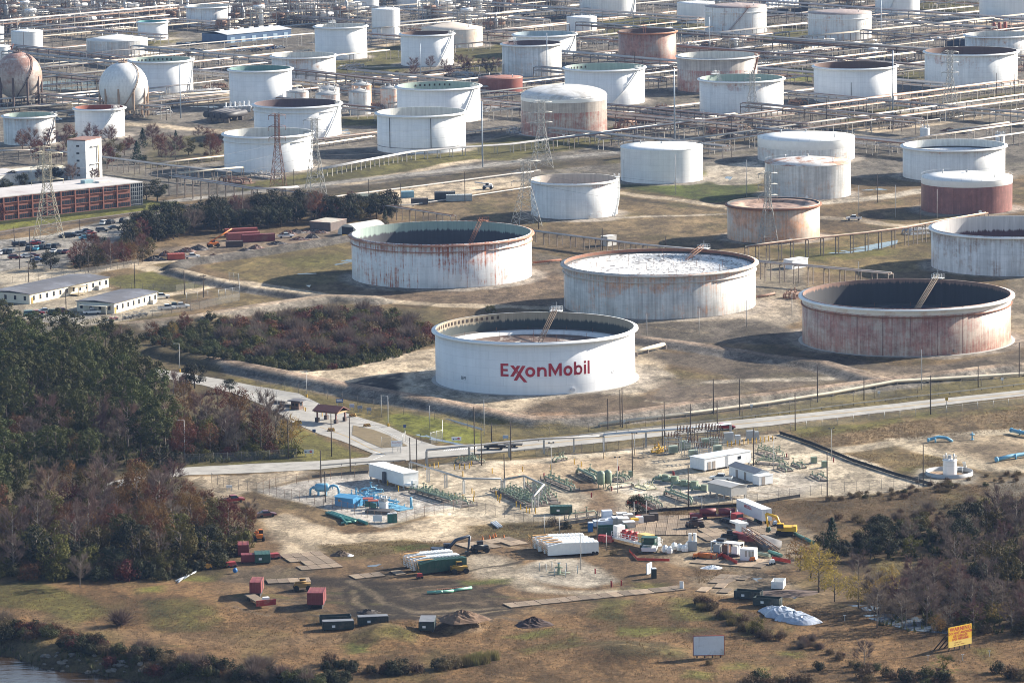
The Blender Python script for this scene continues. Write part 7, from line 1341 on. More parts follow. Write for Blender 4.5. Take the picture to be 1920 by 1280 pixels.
for a,ang,L,W_,H,m,l,op in(((600,1171),6,6.8,2.3,1.5,DKG,'open dark skip bin behind the tarp-covered one',True),((605,1183),6,6.8,2.3,1.6,DKG,'dark skip bin with a grey cover, left of the pair',False),((672,1174),8,6.6,2.3,1.6,DKG,'dark covered skip bin standing alone right of the pair',False),((785,1190),-3,3.4,6.4,1.7,DKG,'dark covered skip bin seen end-on by the brush mound',False),((1376,1123),-20,6.0,2.5,1.7,DKG,'open black-green skip bin, left of two below the mats',True),((1412,1136),-20,6.0,2.5,1.7,DKG,'open black-green skip bin nearest the tarp heap',True),((1446,1105),-12,2.7,4.2,1.6,WHITE,'white open skip with a rusty inside',True),((1032,965),4,5.4,2.2,1.8,DGRN,'green lidded skip bin at the lower yard fence',False),((478,1057),5,3.6,4.6,2.0,DGRN,'teal green covered skip beside the maroon boxes',False)):
 t=boxthing('skip_bin',l,'skip bin',a,ang,L,W_,H,m,.25,op)
 if not op and m is DKG:MB().box((L/2,W_/2,H+.4),(L-.1,W_-.1,.1)).build('cover',mat('grey_tarp',(.16,.17,.19),.7,0,.3,.8),t)
 MB().box((L*.35,-.1,H*.6),(.7,.06,.5)).build('placard',BOARD,t)
for a,ang,L,W_,H,m,l,z in(((468,1120),-3,2.6,6.0,2.5,MARO,'maroon container on the long flat trailer, lower left',1.0),((576,1141),-4,3.6,6.0,2.7,MARO,'maroon container with a salmon roof, right of the trailer one',.9),((446,1043),4,2.6,4.6,2.4,MARO,'maroon box nearest the riverside wood',.3),((452,1056),4,4.4,2.4,1.7,MARO,'low maroon box with a pale deck at the wood corner',.3),((455,455),15,12,2.5,2.6,MARO,'long maroon container nearest the sand road in the scrap yard',.1),((428,452),20,12,2.5,2.6,mat('salmon_container',(.36,.11,.09),.7,0,.2,.4),'faded salmon container behind the long maroon one',.1),((423,445),15,12,2.5,2.8,mat('oxide_container',(.30,.07,.05),.7,0,.2,.4),'oxide red container at the back of the scrap yard',.1),((425,464),12,6,2.4,2,mat('dark_rusty_bin',(.09,.06,.05),.8),'dark rusty bin beside the orange telehandler',.1),((652,383),-2,12,8,3,mat('moss_container',(.10,.12,.095),.8,0,.3,.4),'mossy green container block in the sandy yard',.1),((815,376),2,8,5,3,mat('charcoal_container',(.045,.05,.055),.7),'charcoal container in the sandy yard',.1),((837,378),4,10,3,2.4,mat('grey_panel_bin',(.42,.45,.44),.6),'grey panelled bin in front of the charcoal container',.1),((771,384),3,6.5,3,2.2,mat('dark_pipe_bin',(.12,.10,.09),.8),'dark open rack bin in the sandy yard',.1),((315,488),12,6,3,2,mat('red_rack',(.40,.08,.05),.7),'red framed rack in the scrap yard',.1)):
 boxthing('container',l,'container',a,ang,L,W_,H,m,z)
p=P(482,1130);t=thing('flat_trailer','long flat trailer with a red tailboard, lower left','trailer',tuple(p),R(-68));MB().box((0,0,.9),(11,2.4,.25)).build('deck',WOODM,t);MB().box((5.6,.2,1.2),(.2,4.6,1.3)).build('tailboard',REDP,t);MB().box((4.4,.6,1.7),(1,1.4,1)).build('white_box',WHITE,t)
for x in(-3.5,-2.4,3.2):
 for y in(-1,1):o=bpy.data.objects.new('wheel',wm_);col.objects.link(o);o.parent=t;o.location=(x,y,.4)
def excavator(u,v,ang,m,label,boom,tool,reach=1.0):
 t=thing('excavator',label,'excavator',tuple(P(u,v)),R(ang))
 for s in(-1,1):tr=side([(-1.9,.1),(1.9,.1),(2.2,.5),(1.9,.9),(-1.9,.9),(-2.2,.5)],.6);tr.v=[(x,y+s*1.25,z)for x,y,z in tr.v];tr.build('track',RUB,t)
 MB().box((-1.0,0,1.7),(3.4,2.7,1.1)).build('body',m,t);MB().box((-2.5,0,1.75),(.9,2.7,1.3),0,0,.9).build('counterweight',m,t);MB().box((.9,.85,2.2),(1.6,1.0,1.7)).build('cab',m,t);MB().box((.95,.85,2.4),(1.66,1.06,.9)).build('window',GLASS,t)
 b=MB();b.tube([(.8,-.2,1.8),boom[0],boom[1]],[.38,.42,.3],6);b.build('boom',m,t);b=MB();b.tube([boom[1],boom[2]],[.32,.2],6);b.build('stick',m,t);MB().tube([(.9,-.2,1.4),(boom[0][0],-.2,boom[0][2]-.2)],.11,6).build('hydraulic_ram',GALV,t);x,y,z=boom[2];side([(x-.6,z),(x+.3,z),(x+.5,z-.9),(x-.2,z-1.2),(x-.8,z-.7)],1.2).build('bucket',tool,t)
excavator(1471,1003,172,MYEL,'yellow excavator with its arm folded down beside the white semi-trailer',[(1.9,-.2,4.4),(4.4,-.2,5.2),(4.0,-.2,1.9)],DGRN);excavator(832,1044,8,mat('black_blue_paint',(.03,.045,.075),.5),'black excavator reaching over the frac tanks with its arm bent',[(2.9,-.2,4.0),(6.2,-.2,4.9),(5.7,-.2,1.2)],BLKP)
def truck_wheels(t,xs,r=.5,w9=1.0):
 for x in xs:
  for y in(-w9,w9):o=bpy.data.objects.new('wheel',wm_);col.objects.link(o);o.parent=t;o.location=(x,y,r);s=r/.36;o.scale=(s,s*1.4,s)
o,h,L=frame(P(1381,966),P(1429,986));L=14.5;t=thing('semi_trailer','long white box semi-trailer with red lettering','trailer',tuple(o),h);MB().box((L/2,1.3,2.6),(L,2.6,2.8)).build('body',mat('trailer_white',(.70,.73,.77),.4,0,.06,.5),t);MB().box((L/2,1.3,4.03),(L-.04,2.56,.08)).build('roof',WHITE,t);MB().box((L/2,1.3,1.1),(L-1,1.2,.25)).build('chassis',BLKP,t);MB().box((L+.03,1.3,2.6),(.06,.1,2.7)).build('door_seam',CAB,t);truck_wheels(t,(L-2.6,L-1.4),.5,1.0)
for o in[c for c in t.children if c.name.startswith('wheel')]:o.location.y+=1.3
text_mb('MERSELA',1.0,REDL,t,(L*.45,-.03,3.2),(R(90),0,0),sp=1.05,bold=.03)
t=thing('red_truck','red tractor truck facing the viewer left of the white semi-trailer','truck',tuple(P(1380,984)),R(-52));MB().box((.4,0,1.9),(2.0,2.3,2.3)).build('cab',REDP,t);MB().box((2.2,0,1.35),(1.8,1.7,1.4),0,0,.92).build('hood',REDP,t);MB().box((3.12,0,1.3),(.1,1.4,1.1)).build('grille',GALV,t);MB().box((1.42,0,2.45),(.06,2.0,.8)).build('windscreen',GLASS,t);MB().box((-2.6,0,1.0),(5,1.1,.3)).build('chassis',BLKP,t);[MB().tube([(-.8,y,1),(-.8,y,3.6)],.1,8).build('exhaust_stack',GALV,t)for y in(-1,1)];truck_wheels(t,(2.4,-1.6,-2.8,-4.2),.52)
t=thing('tank_trailer','dark red tank trailer behind the red tractor truck','trailer',tuple(P(1345,972)),R(0));MB().box((0,0,.9),(9,2.2,.25)).build('deck',MARO,t);[MB().tube([(x-2,0,1.8),(x+2,0,1.8)],.8,14).build('red_tank',MARO,t)for x in(-2.3,2.3)];MB().box((-5.2,-.4,.8),(3,2,1.4)).build('red_frame',MARO,t);truck_wheels(t,(-3,3),.45)
def telehandler(u,v,a,m,l,boomz=1.6,bl=4.5):
 t=thing('telehandler',l,'machine',tuple(P(u,v)),R(a));MB().box((0,0,1.2),(3.8,1.7,.9)).build('body',m,t);MB().box((.1,.5,2.0),(1.3,.9,1.3)).build('cab',m,t);MB().box((.15,.5,2.1),(1.36,.96,.8)).build('window',GLASS,t);MB().tube([(-1.6,-.4,1.9),(-1.6+bl,-.4,1.9+boomz)],.25,6).build('boom',m,t);truck_wheels(t,(-1.4,1.4),.65,.95)
telehandler(1303,990,20,mat('black_orange',(.06,.035,.03),.5),'black and red wheeled handler on the timber mats',.4,3.5);telehandler(400,463,30,ORG,'orange telehandler with raised arm in the scrap yard',4.2,9);telehandler(485,1012,-80,ORG,'orange loader at the edge of the sand track',.2,2.5);telehandler(861,1074,15,mat('yellow_black',(.30,.18,.03),.5),'yellow skid loader in front of the dark green frac tank',-.6,3);telehandler(915,355,170,mat('white_crane_truck',(.6,.6,.6),.5),'white crane truck in the sandy yard among the pipelines',.8,7);telehandler(1457,1215,0,BLKP,'x')if 0 else None
telehandler(900,1035,15,BLKP,'small black machine on the timber mat road',-.4,2.5);telehandler(567,1106,5,mat('ochre_machine',(.34,.20,.06),.6),'ochre machine behind the maroon container with the salmon roof',.2,2.5);telehandler(1367,1015,0,BLKP,'low black machine in the centre of the timber mats',-.2,2.5)
t=thing('drill_platform','white railed platform trailer with red engines and a yellow generator','drilling rig',tuple(P(1156,1014)),R(-52));L=15;MB().box((L/2,0,1.2),(L,3,.5)).build('deck',WHITE,t);rl=MB();[rl.tube([(x,y,1.4),(x,y,2.6)],.06,4)for x in np.linspace(0,L,13)for y in(-1.5,1.5)];[rl.tube([(0,y,z),(L,y,z)],.06,4)for y in(-1.5,1.5)for z in(2.0,2.6)];rl.build('handrail',WHITE,t)
for x in(3.2,5.2,7.2):MB().box((x,0,2.1),(1.4,1.7,1.4)).build('red_engine',REDP,t);MB().tube([(x,-.6,2.8),(x,.6,2.8)],.55,12).build('red_drum',REDP,t)
MB().box((11,0,2.4),(3.6,2.3,2.0)).build('generator',mat('pale_yellow_box',(.66,.47,.16),.5,0,.1,1),t);MB().box((1,0,2.8),(1.6,2.4,2.4)).build('tower_box',WHITE,t);MB().box((13.9,0,2.2),(1.6,2.6,1.6)).build('end_frame',WHITE,t);truck_wheels(t,(10.5,12,13.4),.5)
for q in((1130,1014,'red pump in front of the green container bin'),(1140,1016,'red pump next to the white railed platform')):t=thing('red_pump',q[2],'pump',tuple(P(q[0],q[1])),R(-10));MB().box((0,0,.8),(2.2,1.6,1.4),0,0,.85).build('body',REDP,t);MB().tube([(-1.4,0,.4),(1.4,0,.4)],.2,8).build('pipe',REDP,t)
boxthing('container','dark green open mud bin with a red rim behind the red pumps','container',(1122,1006),6,7,2.4,2.2,DGRN,.2,True)
t=thing('shaker_frame','dark green steel shaker frame with a white trough','machine',tuple(P(1218,1034)),R(-8));f=MB();[f.box((x,y,1.8),(.16,.16,3.6))for x in(-1.7,1.7)for y in(-1.2,1.2)];[f.box((0,0,z),(3.6,2.6,.14))for z in(2.0,3.5)];f.build('frame',DGRN,t);MB().box((0,0,2.7),(2.6,1.8,1)).build('hopper',DGRN,t);MB().box((0,-.4,.8),(3.4,2.2,.9),0,0,1.1).build('trough',BOARD,t)
for i,(u,v)in enumerate(((1247,1035),(1256,1037),(1264,1030),(1275,1032),(1284,1034),(1291,1028))):t=thing('chemical_tote','white bag-topped tote among the drilling gear','tote',tuple(P(u,v)),R(i*25),'white totes in the drilling spread');MB().lathe([(.01,.05),(.75,.05),(.85,.9),(.6,1.5),(.15,1.8)],8,0,sm=False).build('bag',WHITE,t);MB().box((0,0,.1),(1.7,1.7,.2)).build('pallet',WOODM,t)
t=thing('light_plant','grey pump stack with two upright white cylinders','machine',tuple(P(1298,1032)),0);MB().box((0,0,1.2),(2.2,1.5,2.2)).build('body',CAB,t);[MB().cyl((x,0,2.3),.4,1.9,10).build('cylinder',WHITE,t)for x in(-.5,.6)]
t=thing('power_pack','long white open-sided engine pack on a skid','machine',tuple(P(1364,1041)),R(-30));MB().box((0,0,.5),(7.5,2.6,.35)).build('skid',BLKP,t);f=MB();[f.box((x,y,1.9),(.18,.18,2.6))for x in(-3.6,-1.4,.8,3.6)for y in(-1.2,1.2)];f.box((0,0,3.2),(7.5,2.6,.16));f.build('frame',WHITE,t);[MB().box((x,0,1.6),(1.6,1.8,1.7)).build('engine',m,t)for x,m in((-2.5,CAB),(-.3,mat('brown_engine',(.2,.10,.06))),(2.3,WHITE))];MB().box((-1.5,0,3.6),(2,1.6,.6)).build('cooler',BLKP,t)
t=thing('control_cabin','white control cabin cube beside the orange light cart','cabin',tuple(P(1404,1050)),R(-20));MB().box((0,0,1.5),(3.4,2.6,2.8)).build('wall',WHITE,t);[MB().box((x,-1.32,1.8),(.5,.06,1.4)).build('window',mat('pale_window',(.4,.42,.36),.3),t)for x in(-.3,.6,1.3)]
for u,v,l,m,d in((1411,1053,'small orange light cart before the white control cabin',ORG,1.3),(1304,1047,'small orange pump left of the orange skip',ORG,1.2),(1321,968,'small orange cart at the tail of the red tank trailer',ORG,1.4),(388,1066,'orange-yellow cart nearest the riverside wood',mat('amber',(.6,.26,.03)),2.2),(433,1062,'red flat pump cart beside the blue drum',REDP,2.6),(513,1046,'red spreader right of the teal skip',REDP,3),(1455,985,'small blue-white tank beside the yellow excavator',mat('pale_blue_box',(.45,.55,.66)),1.4),(1448,1058,'white crate by the red netting heap',WHITE,1.2),(1420,979,'dark green drum under the semi-trailer',DGRN,1.4),(787,1084,'red and white float at the corner of the green frac tank',REDP,1.3)):t=thing('site_cart',l,'cart',tuple(P(u,v)),R(20));MB().box((0,0,.75),(d,d*.7,.9),0,0,.8).build('body',m,t);MB().box((0,0,.3),(d*1.2,d*.5,.12)).build('chassis',BLKP,t);[setattr(bpy.data.objects.new('wheel',wm_),'parent',t)for _ in()];truck_wheels(t,(-d*.3,d*.3),.28,d*.4)
boxthing('container','orange open skip beside the red netting','skip bin',(1308,1046),-28,4.4,1.8,1.1,ORG,.2)
t=thing('drill_rig','slanted maroon and white drilling rig with a long rail into the ground','drilling rig',tuple(P(1385,1013)),R(-62));o0=t.location.copy();rl=MB();A,B=Vector((-2,0,3.6)),Vector((17,0,.2));[rl.tube([A+Vector((0,y,z)),B+Vector((0,y,z))],.13,5)for y in(-.6,.6)for z in(0,.9)];[rl.tube([A.lerp(B,k/14)+Vector((0,y,.9*(k%2))),A.lerp(B,(k+1)/14)+Vector((0,y,.9*((k+1)%2)))],.07,4)for k in range(14)for y in(-.6,.6)];rl.build('rail',mat('rig_brown',(.24,.14,.09),.7),t);MB().box((2.0,0,1.4),(7,2.2,1.3)).build('carriage',MARO,t);MB().box((.2,0,4.4),(5,2.2,.5)).build('head_frame',WHITE,t);MB().box((1.4,-.2,3.4),(2.4,1.6,1.6)).build('power_head',WHITE,t);[MB().cyl((2.8+k*.9,.9,2),.35,1.1,10).build('cylinder',BOARD,t)for k in range(3)]
MATL=mat('dark_grey_slab',(.12,.115,.115),.8,0,.2,1.2);o=sheet('covered_pit',[(1412,1013),(1432,1011),(1466,1023),(1462,1030),(1434,1034),(1425,1025)],MATL,1.2,1.5);
mb=o.data;tag(o,'dark grey covered pit slab beside the drilling rail','slab');sm_=o.modifiers.new('thick','SOLIDIFY');sm_.thickness=1.2;sm_.offset=-1
def netting(pts,h,l):fence(pts,h,2,l,REDP,mat('red_safety_net',(.62,.06,.03),.7,0,.25,1),'safety_netting','netting')
netting([(1333,1049),(1354,1044),(1366,1050),(1382,1059)],1.0,'bright red safety netting before the white engine pack');netting([(1180,1034),(1195,1050),(1255,1052)],.6,'red netting along the front of the drilling spread');netting([(1448,1050),(1462,1052),(1482,1056)],.9,'torn orange-red netting beside the golden tree');netting([(1176,945),(1196,944),(1222,960)],.8,'faded orange netting behind the dark bush')
for i,(u,v,w9,d,h_,m)in enumerate([(1124,986,3,2.4,1.3,0),(1136,984,3,2.4,1.3,0),(1147,981,2.2,2,1.2,0),(1138,977,2.4,2,2.6,0),(1158,983,2.6,2.6,1.7,1),(1168,985,2.6,2.6,1.8,1),(1179,989,2.8,2.2,1.4,1),(1166,976,2.4,2.2,1.8,1),(1177,978,2.4,2.2,1.8,1),(1190,984,1.6,1.6,1.2,2),(1199,981,1.8,1.6,1.6,0),(1215,978,3,2,1.6,3),(1226,976,2,1.8,1.8,3)]):
 t=thing('pallet_stack',['white-wrapped pallet stack left of the tan ones','tan and white sack pallet stack behind the drilling platform','tan pallet with a yellow cover','dark crate stack right of the sack pallets'][m],'pallet',tuple(P(u,v)),R(8),['white-wrapped pallets','sack pallets',None,'dark crates'][m]);MB().box((0,0,h_/2+.15),(w9,d,h_)).build('load',[mat('wrapped_load',(.62,.66,.74),.5,0,.2,1),mat('sack_load',(.58,.50,.42),.8,0,.3,1),mat('sack_load',(.58,.5,.42)),mat('dark_crate',(.09,.07,.06),.8)][m],t);MB().box((0,0,.08),(w9,d,.16)).build('pallet',WOODM,t)
 if m==1:MB().box((0,0,h_+.18),(w9*1.02,d*1.02,.1)).build('cover',BOARD,t)
 if m==2:MB().box((0,0,h_+.3),(w9*1.1,d*1.1,.4)).build('cover',MYEL,t)
o=MB().box((0,0,.8),(2.6,1.6,1.6)).build('red_crate',REDP,None,tuple(P(1203,978)));tag(o,'bright red crate among the pallets','crate')
def porta(u,v,m,l,g=None):t=thing('portable_toilet',l,'portable toilet',tuple(P(u,v)),R(5),g);MB().box((0,0,1.1),(1.15,1.15,2.2)).build('body',m,t);MB().box((0,0,2.28),(1.2,1.2,.16),0,0,.7).build('roof',BOARD,t);MB().box((0,-.6,1.05),(.8,.05,1.8)).build('door',m,t)
TG=mat('teal_plastic',(.02,.16,.13),.5);porta(731,979,TG,'green portable toilet, left of the pair at the station fence');porta(740,978.5,TG,'green portable toilet, right of the pair at the station fence');porta(1226,1083,DKG,'dark green portable toilet standing alone in the brush');porta(1107,996,mat('blue_plastic',(.02,.16,.42),.5),'blue portable toilet left of the wrapped pallets');boxthing('container','narrow white panel board beside the lone toilet','panel',(1212,1077),-25,.3,2.6,2.4,BOARD,.1)
sign('white notice sheet with coloured marks on the station fence',708,979,2.2,1.5,.3,BOARD,-5);sign('small white notice at the end of the timber mat road',1278,1104,.9,1.6,.2,BOARD,-20,(),1)
GP=mat('seafoam_pipe',(.20,.42,.32),.5,0,.15,1);TP=mat('teal_coated_pipe',(.05,.22,.19),.5,0,.15,1)
for i,(a,b,r)in enumerate((((612,964),(656,979),.35),((616,963),(662,978),.35),((622,963),(668,978),.35),((628,966),(664,981),.3),((637,970),(650,984),.3),((672,978),(688,984),.4),((640,982),(668,979),.3))):p,q=P(*a),P(*b);p.z=q.z=ground_z(p.x,p.y)+r+.05;o=MB().tube([Vector((0,0,0)),q-p],r,12).build('steel_pipe',TP if i<6 else GP,None,tuple(p));tag(o,'teal coated pipe in the heap by the sand track','pipe','teal pipes in a heap')
for i,(a,b)in enumerate((((801,1113),(830,1112)),((818,1113),(850,1110)),((845,1110),(884,1104)))):p,q=P(*a),P(*b);p.z=q.z=ground_z(p.x,p.y)+.4;tag(MB().tube([Vector((0,0,0)),q-p],.32,12).build('steel_pipe',GP,None,tuple(p)),['pale green pipe length at the left end on the grass','pale green pipe length in the middle of the line on the grass','pale green pipe length at the right end on the grass'][i],'pipe')
for k in range(14):tag(MB().cyl((0,0,0),.25,.5,6).build('rusty_plug',RUSTM,None,tuple(P(820+k*4.2,1108-k*.35))),'little rusty plug in a row behind the pale green pipes','plug','rusty plugs')
for a,b in(((330,1090),(366,1074)),((334,1093),(352,1077)),((345,1086),(368,1072))):p,q=P(*a),P(*b);p.z=q.z=.25;tag(MB().tube([Vector((0,0,0)),q-p],.18,8).build('alloy_pole',mat('alloy',(.55,.58,.62),.4),None,tuple(p)),'pale alloy pole lying crossed on the grass by the wood','pole','alloy poles')
for a,b in(((921,981),(934,991)),((925,980),(938,990)),((929,979),(941,989))):p,q=P(*a),P(*b);p.z=q.z=.3;tag(MB().tube([Vector((0,0,0)),q-p],.22,8).build('alloy_pole',mat('alloy',(.55,.58,.62)),None,tuple(p)),'grey pole lying on the grass by the yard gate','pole','grey poles at the yard gate')
for a,b,l,m,z in(((1490,1003),(1525,1020),'dark green pipe running off behind the yellow excavator',TP,.4),((1417,1040),(1443,1045),'fat grey-green pipe beneath the drilling rail',mat('greygreen_pipe',(.25,.30,.22)),.5),((1442,1036),(1465,1044),'pale green slab pipe beyond the drilling rail',GP,.4)):p,q=P(*a),P(*b);p.z=q.z=z;tag(MB().tube([Vector((0,0,0)),q-p],.4,12).build('steel_pipe',m,None,tuple(p)),l,'pipe')
MM=corr_box(4.6,2.2,.16,0,WOODM);MM=MB();[MM.box((0,-1.0+.4*k,.1),(4.6,.36,.18))for k in range(6)];MM=MM.mesh('timber_mat',WOODM)
def mats(a,b,rows,l,g,gap=2.5,skip=0,jit=6):
 o,h,L=frame(P(*a),P(*b));k=int(L/gap);rr=random.Random(int(a[0]))
 for i in range(k):
  for j in range(rows):
   if rr.random()<skip:continue
   p=o+Vector((math.cos(h),math.sin(h),0))*(i+.5)*gap+Vector((-math.sin(h),math.cos(h),0))*(j*4.75);q=bpy.data.objects.new('timber_mat',MM);col.objects.link(q);q.location=(p.x,p.y,ground_z(p.x,p.y)+.02+.05*rr.random());q.rotation_euler=(0,0,h+math.pi/2+R(rr.uniform(-jit,jit)*.4));tag(q,l,'timber mat',g)
mats((950,1136),(1282,1102),1,'timber mat in the long board road across the grass','mats of the board road');mats((560,1066),(655,1058),4,'timber mat in the muddy pad left of the frac tanks','mats of the left pad',skip=.05);mats((500,1091),(600,1086),1,'timber mat sunk in the mud above the red containers','mats in the mud',skip=.1);mats((880,1030),(985,1016),2,'timber mat on the board road behind the black excavator','mats behind the excavator',skip=.1);mats((1310,1105),(1390,1110),4,'timber mat in the broken pad by the dark skips','mats of the broken pad',skip=.25,jit=20);mats((640,1084),(770,1072),1,'timber mat before the frac tanks','mats before the frac tanks',skip=.2)
mats((1150,1000),(1310,1000),5,'timber mat under the drilling spread','mats of the drilling pad',skip=.04,jit=3);mats((1320,1012),(1480,1000),5,'timber mat around the yellow excavator','mats by the yellow excavator',skip=.05,jit=3);mats((1300,1052),(1440,1062),2,'timber mat in front of the drilling spread','mats before the drilling spread',skip=.2,jit=4)
def heap(u,v,rx,ry,h_,m,name,label,cat,seed,rough=.25):
 p=P(u,v);mb=MB();n,k=30,9;rr=random.Random(seed)
 for i in range(k+1):
  for j in range(n):f=i/k;a=2*math.pi*j/n;q=1+rough*.22*f*(math.sin(a*3+seed)+.6*math.sin(a*7+seed*2));mb.v.append((rx*f*q*math.cos(a),ry*f*q*math.sin(a),h_*(1-f**1.4)*(1+rr.uniform(-rough,rough)*.45)-.15*f))
 for i in range(k):
  for j in range(n):mb.f.append((i*n+j,i*n+(j+1)%n,(i+1)*n+(j+1)%n,(i+1)*n+j));mb.m.append(0);mb.sm.append(False)
 return tag(mb.build(name,m,None,(p.x,p.y,ground_z(p.x,p.y))),label,cat)
TARP=mat('blue_white_tarp_shading',(.44,.48,.55),.35,0,.4,.6,(.14,.19,.27));  # second tone paints blue-grey shading into the tarp colour
for i,(u,v,rx,h_)in enumerate(((1448,1146,2.4,1.1),(1464,1152,3.2,1.7),(1487,1159,3.4,1.5),(1508,1165,3.0,1.3))):
 if i==0:tp=MB();ru=random.Random(77)
 c=P(u,v);rr=random.Random(i+50);n,k=22,7;b=len(tp.v)
 for q in range(k+1):
  for j in range(n):f=q/k;a=2*math.pi*j/n;tp.v.append((c.x+rx*1.25*f*math.cos(a)*(1+.1*math.sin(a*5+i)*f),c.y+rx*1.25*f*math.sin(a),h_*(1-f**2.4)*(1+.10*math.sin(a*4+i*2+f*5)+rr.uniform(-.08,.08))+.04))
 for q in range(k):
  for j in range(n):tp.f.append((b+q*n+j,b+q*n+(j+1)%n,b+(q+1)*n+(j+1)%n,b+(q+1)*n+j));tp.m.append(0);tp.sm.append(False)
o=tp.build('tarp_heap',TARP);tag(o,'long heap covered with silvery blue tarp, lower right','tarp heap')
BRUSHM=mat('brush_heap',(.19,.115,.07),.95,0,.5,1.5,(.10,.06,.04));heap(868,1181,5.6,4.2,1.9,BRUSHM,'brush_heap','brown mound of wood chips beside the end-on skip bin','heap',1,.4);heap(1000,1170,4.5,4,1.5,mat('dark_brush',(.06,.035,.028),.95,0,.4,1.5),'brush_heap','dark heap of cut branches on the foreground grass','heap',2,.5);heap(640,1040,3,2.5,1.1,mat('spoil',(.11,.075,.05),.95,0,.4,1),'soil_heap','brown soil heap with a white bag, edge of the sand track','heap',3,.35);heap(1335,1064,3,2,.6,BOARD,'plastic_sheet','crumpled white plastic sheet before the drilling spread','sheet',4,.5);heap(652,1041,2,1.4,.5,BOARD,'plastic_sheet','white plastic bag by the brown soil heap','sheet',5,.4);heap(1470,1112,10,5,.5,mat('dark_liner',(.12,.08,.06),.9),'soil_heap','low dark soil spread beside the white skip','heap',6,.3);heap(690,1148,3,2,.8,mat('wet_mud',(.035,.026,.02),.7),'soil_heap','black mud clods beside the tyre tracks','heap',7,.5)
t=thing('wellhead','grey-green wellhead valve tree with loose pipes on the pale pad','valve tree',tuple(P(1048,1076)));v=MB();v.cyl((0,0,0),.4,1.2,10);v.cyl((0,0,1.2),.25,1.4,8);v.tube([(-.9,0,1.6),(.9,0,1.6)],.2,8);v.tube([(-2.4,.6,.3),(2.6,.2,.3)],.16,6);v.tube([(-1.2,-1,.2),(1.4,-1.4,.2)],.14,6);v.build('valve_body',GRN,t);MB().lathe([(.35,0),(.42,.05),(.35,.1)],10,0,(0,0,2.6)).build('handwheel',BLUE,t)
for u,v in((1012,1070),(1024,1072),(1035,1068),(1062,1070),(1083,1075),(1060,1082),(1040,1080)):tag(MB().tube([(0,0,0),(0,0,1.9)],.09,6).build('guard_post',mat('bluegrey_post',(.28,.34,.38),.6),None,tuple(P(u,v))),'slim blue-grey guard post around the wellhead','post','guard posts around the wellhead')
for u,v in((905,1012),(918,1010),(925,1008),(929,1006),(945,1009)):t=thing('traffic_cone','orange traffic cone on the grass behind the board road','cone',tuple(P(u,v)),0,'orange cones');MB().cyl((0,0,.05),.3,.95,8,0,True,.06).build('cone',ORG,t);MB().box((0,0,.03),(.6,.6,.06)).build('base',BLKP,t)
for u,v,vt in((1021,1004,965),(1049,1002,968),(1137,1032,998),(1189,976,940),(1212,972,938),(1120,1023,962),(1089,1067,1000)):pole('g' if vt>990 or v<1010 else 'w',u,v,vt,'weathered pole among the frac tanks and pallets','poles among the frac tanks')
for i,(u,v)in enumerate(((290,488),(310,480),(330,478),(350,472),(372,468),(540,440),(556,437),(572,436),(590,434),(600,437),(460,470),(480,466),(520,458),(560,450),(585,446),(400,484),(1370,258),(1780,246),(1810,250),(1840,243),(1795,250))):heap(u,v,rng.uniform(3,5.5),rng.uniform(2,3),rng.uniform(.8,1.7),[mat('scrap_dark',(.07,.055,.05),.9,0,.6,2,(.30,.28,.26)),mat('scrap_rust',(.16,.075,.05),.9,0,.6,2,(.4,.38,.36))][i%2],'scrap_heap',('dark' if i%2==0 else 'rusty')+' scrap heap '+('in the scrap yard' if u<700 else 'on the far dirt lot'),'scrap heap',i+20,.5)['group']=('dark' if i%2==0 else 'rusty')+' scrap heaps '+('in the yard' if u<700 else 'on the far lot')
tag(MB().box((0,0,.5),(3,1.5,1)).build('yellow_box',MYEL,None,tuple(P(650,446)),R(10)),'yellow box beside the quonset hut','box');tag(MB().lathe([(.01,0),(.5,.3),(.55,.8),(.3,1.2),(.01,1.3)],12,0).build('blue_drum',mat('blue_plastic',(.02,.16,.42)),None,tuple(P(441,1074))),'bright blue drum on the mud at lower left','drum');tag(MB().box((0,0,1.2),(5,3,2.4)).build('blue_rack',mat('blue_frame',(.18,.34,.42),.6),None,tuple(P(764,370)),R(5)),'pale blue frame rack in the sandy yard','rack')
for i in range(4):t=thing('horizontal_vessel','black horizontal vessel, one of four side by side before the scrub','vessel',tuple(P(386+i*11,228+i*1.2)),R(62),'four black vessels');MB().tube([(0,0,3.2),(19,0,3.2)],1.45,16).build('shell',mat('black_vessel',(.045,.042,.045),.6,0,.3,.5),t);[MB().box((x,0,.9),(.5,2.4,1.9)).build('saddle',STEEL,t)for x in(3,15)]
for i in range(6):t=thing('fan_cooler','small white cooler hood in the row above the black vessels','cooler',tuple(P(424+i*8.5,213-i*.6)),0,'white cooler hoods');MB().box((0,0,1.5),(2,2,2.6)).build('frame',GALV,t);MB().cyl((0,0,2.8),.35,2.4,8).build('stack',WHITE,t);MB().box((0,0,2.9),(2.2,2.2,.3)).build('hood',BOARD,t)
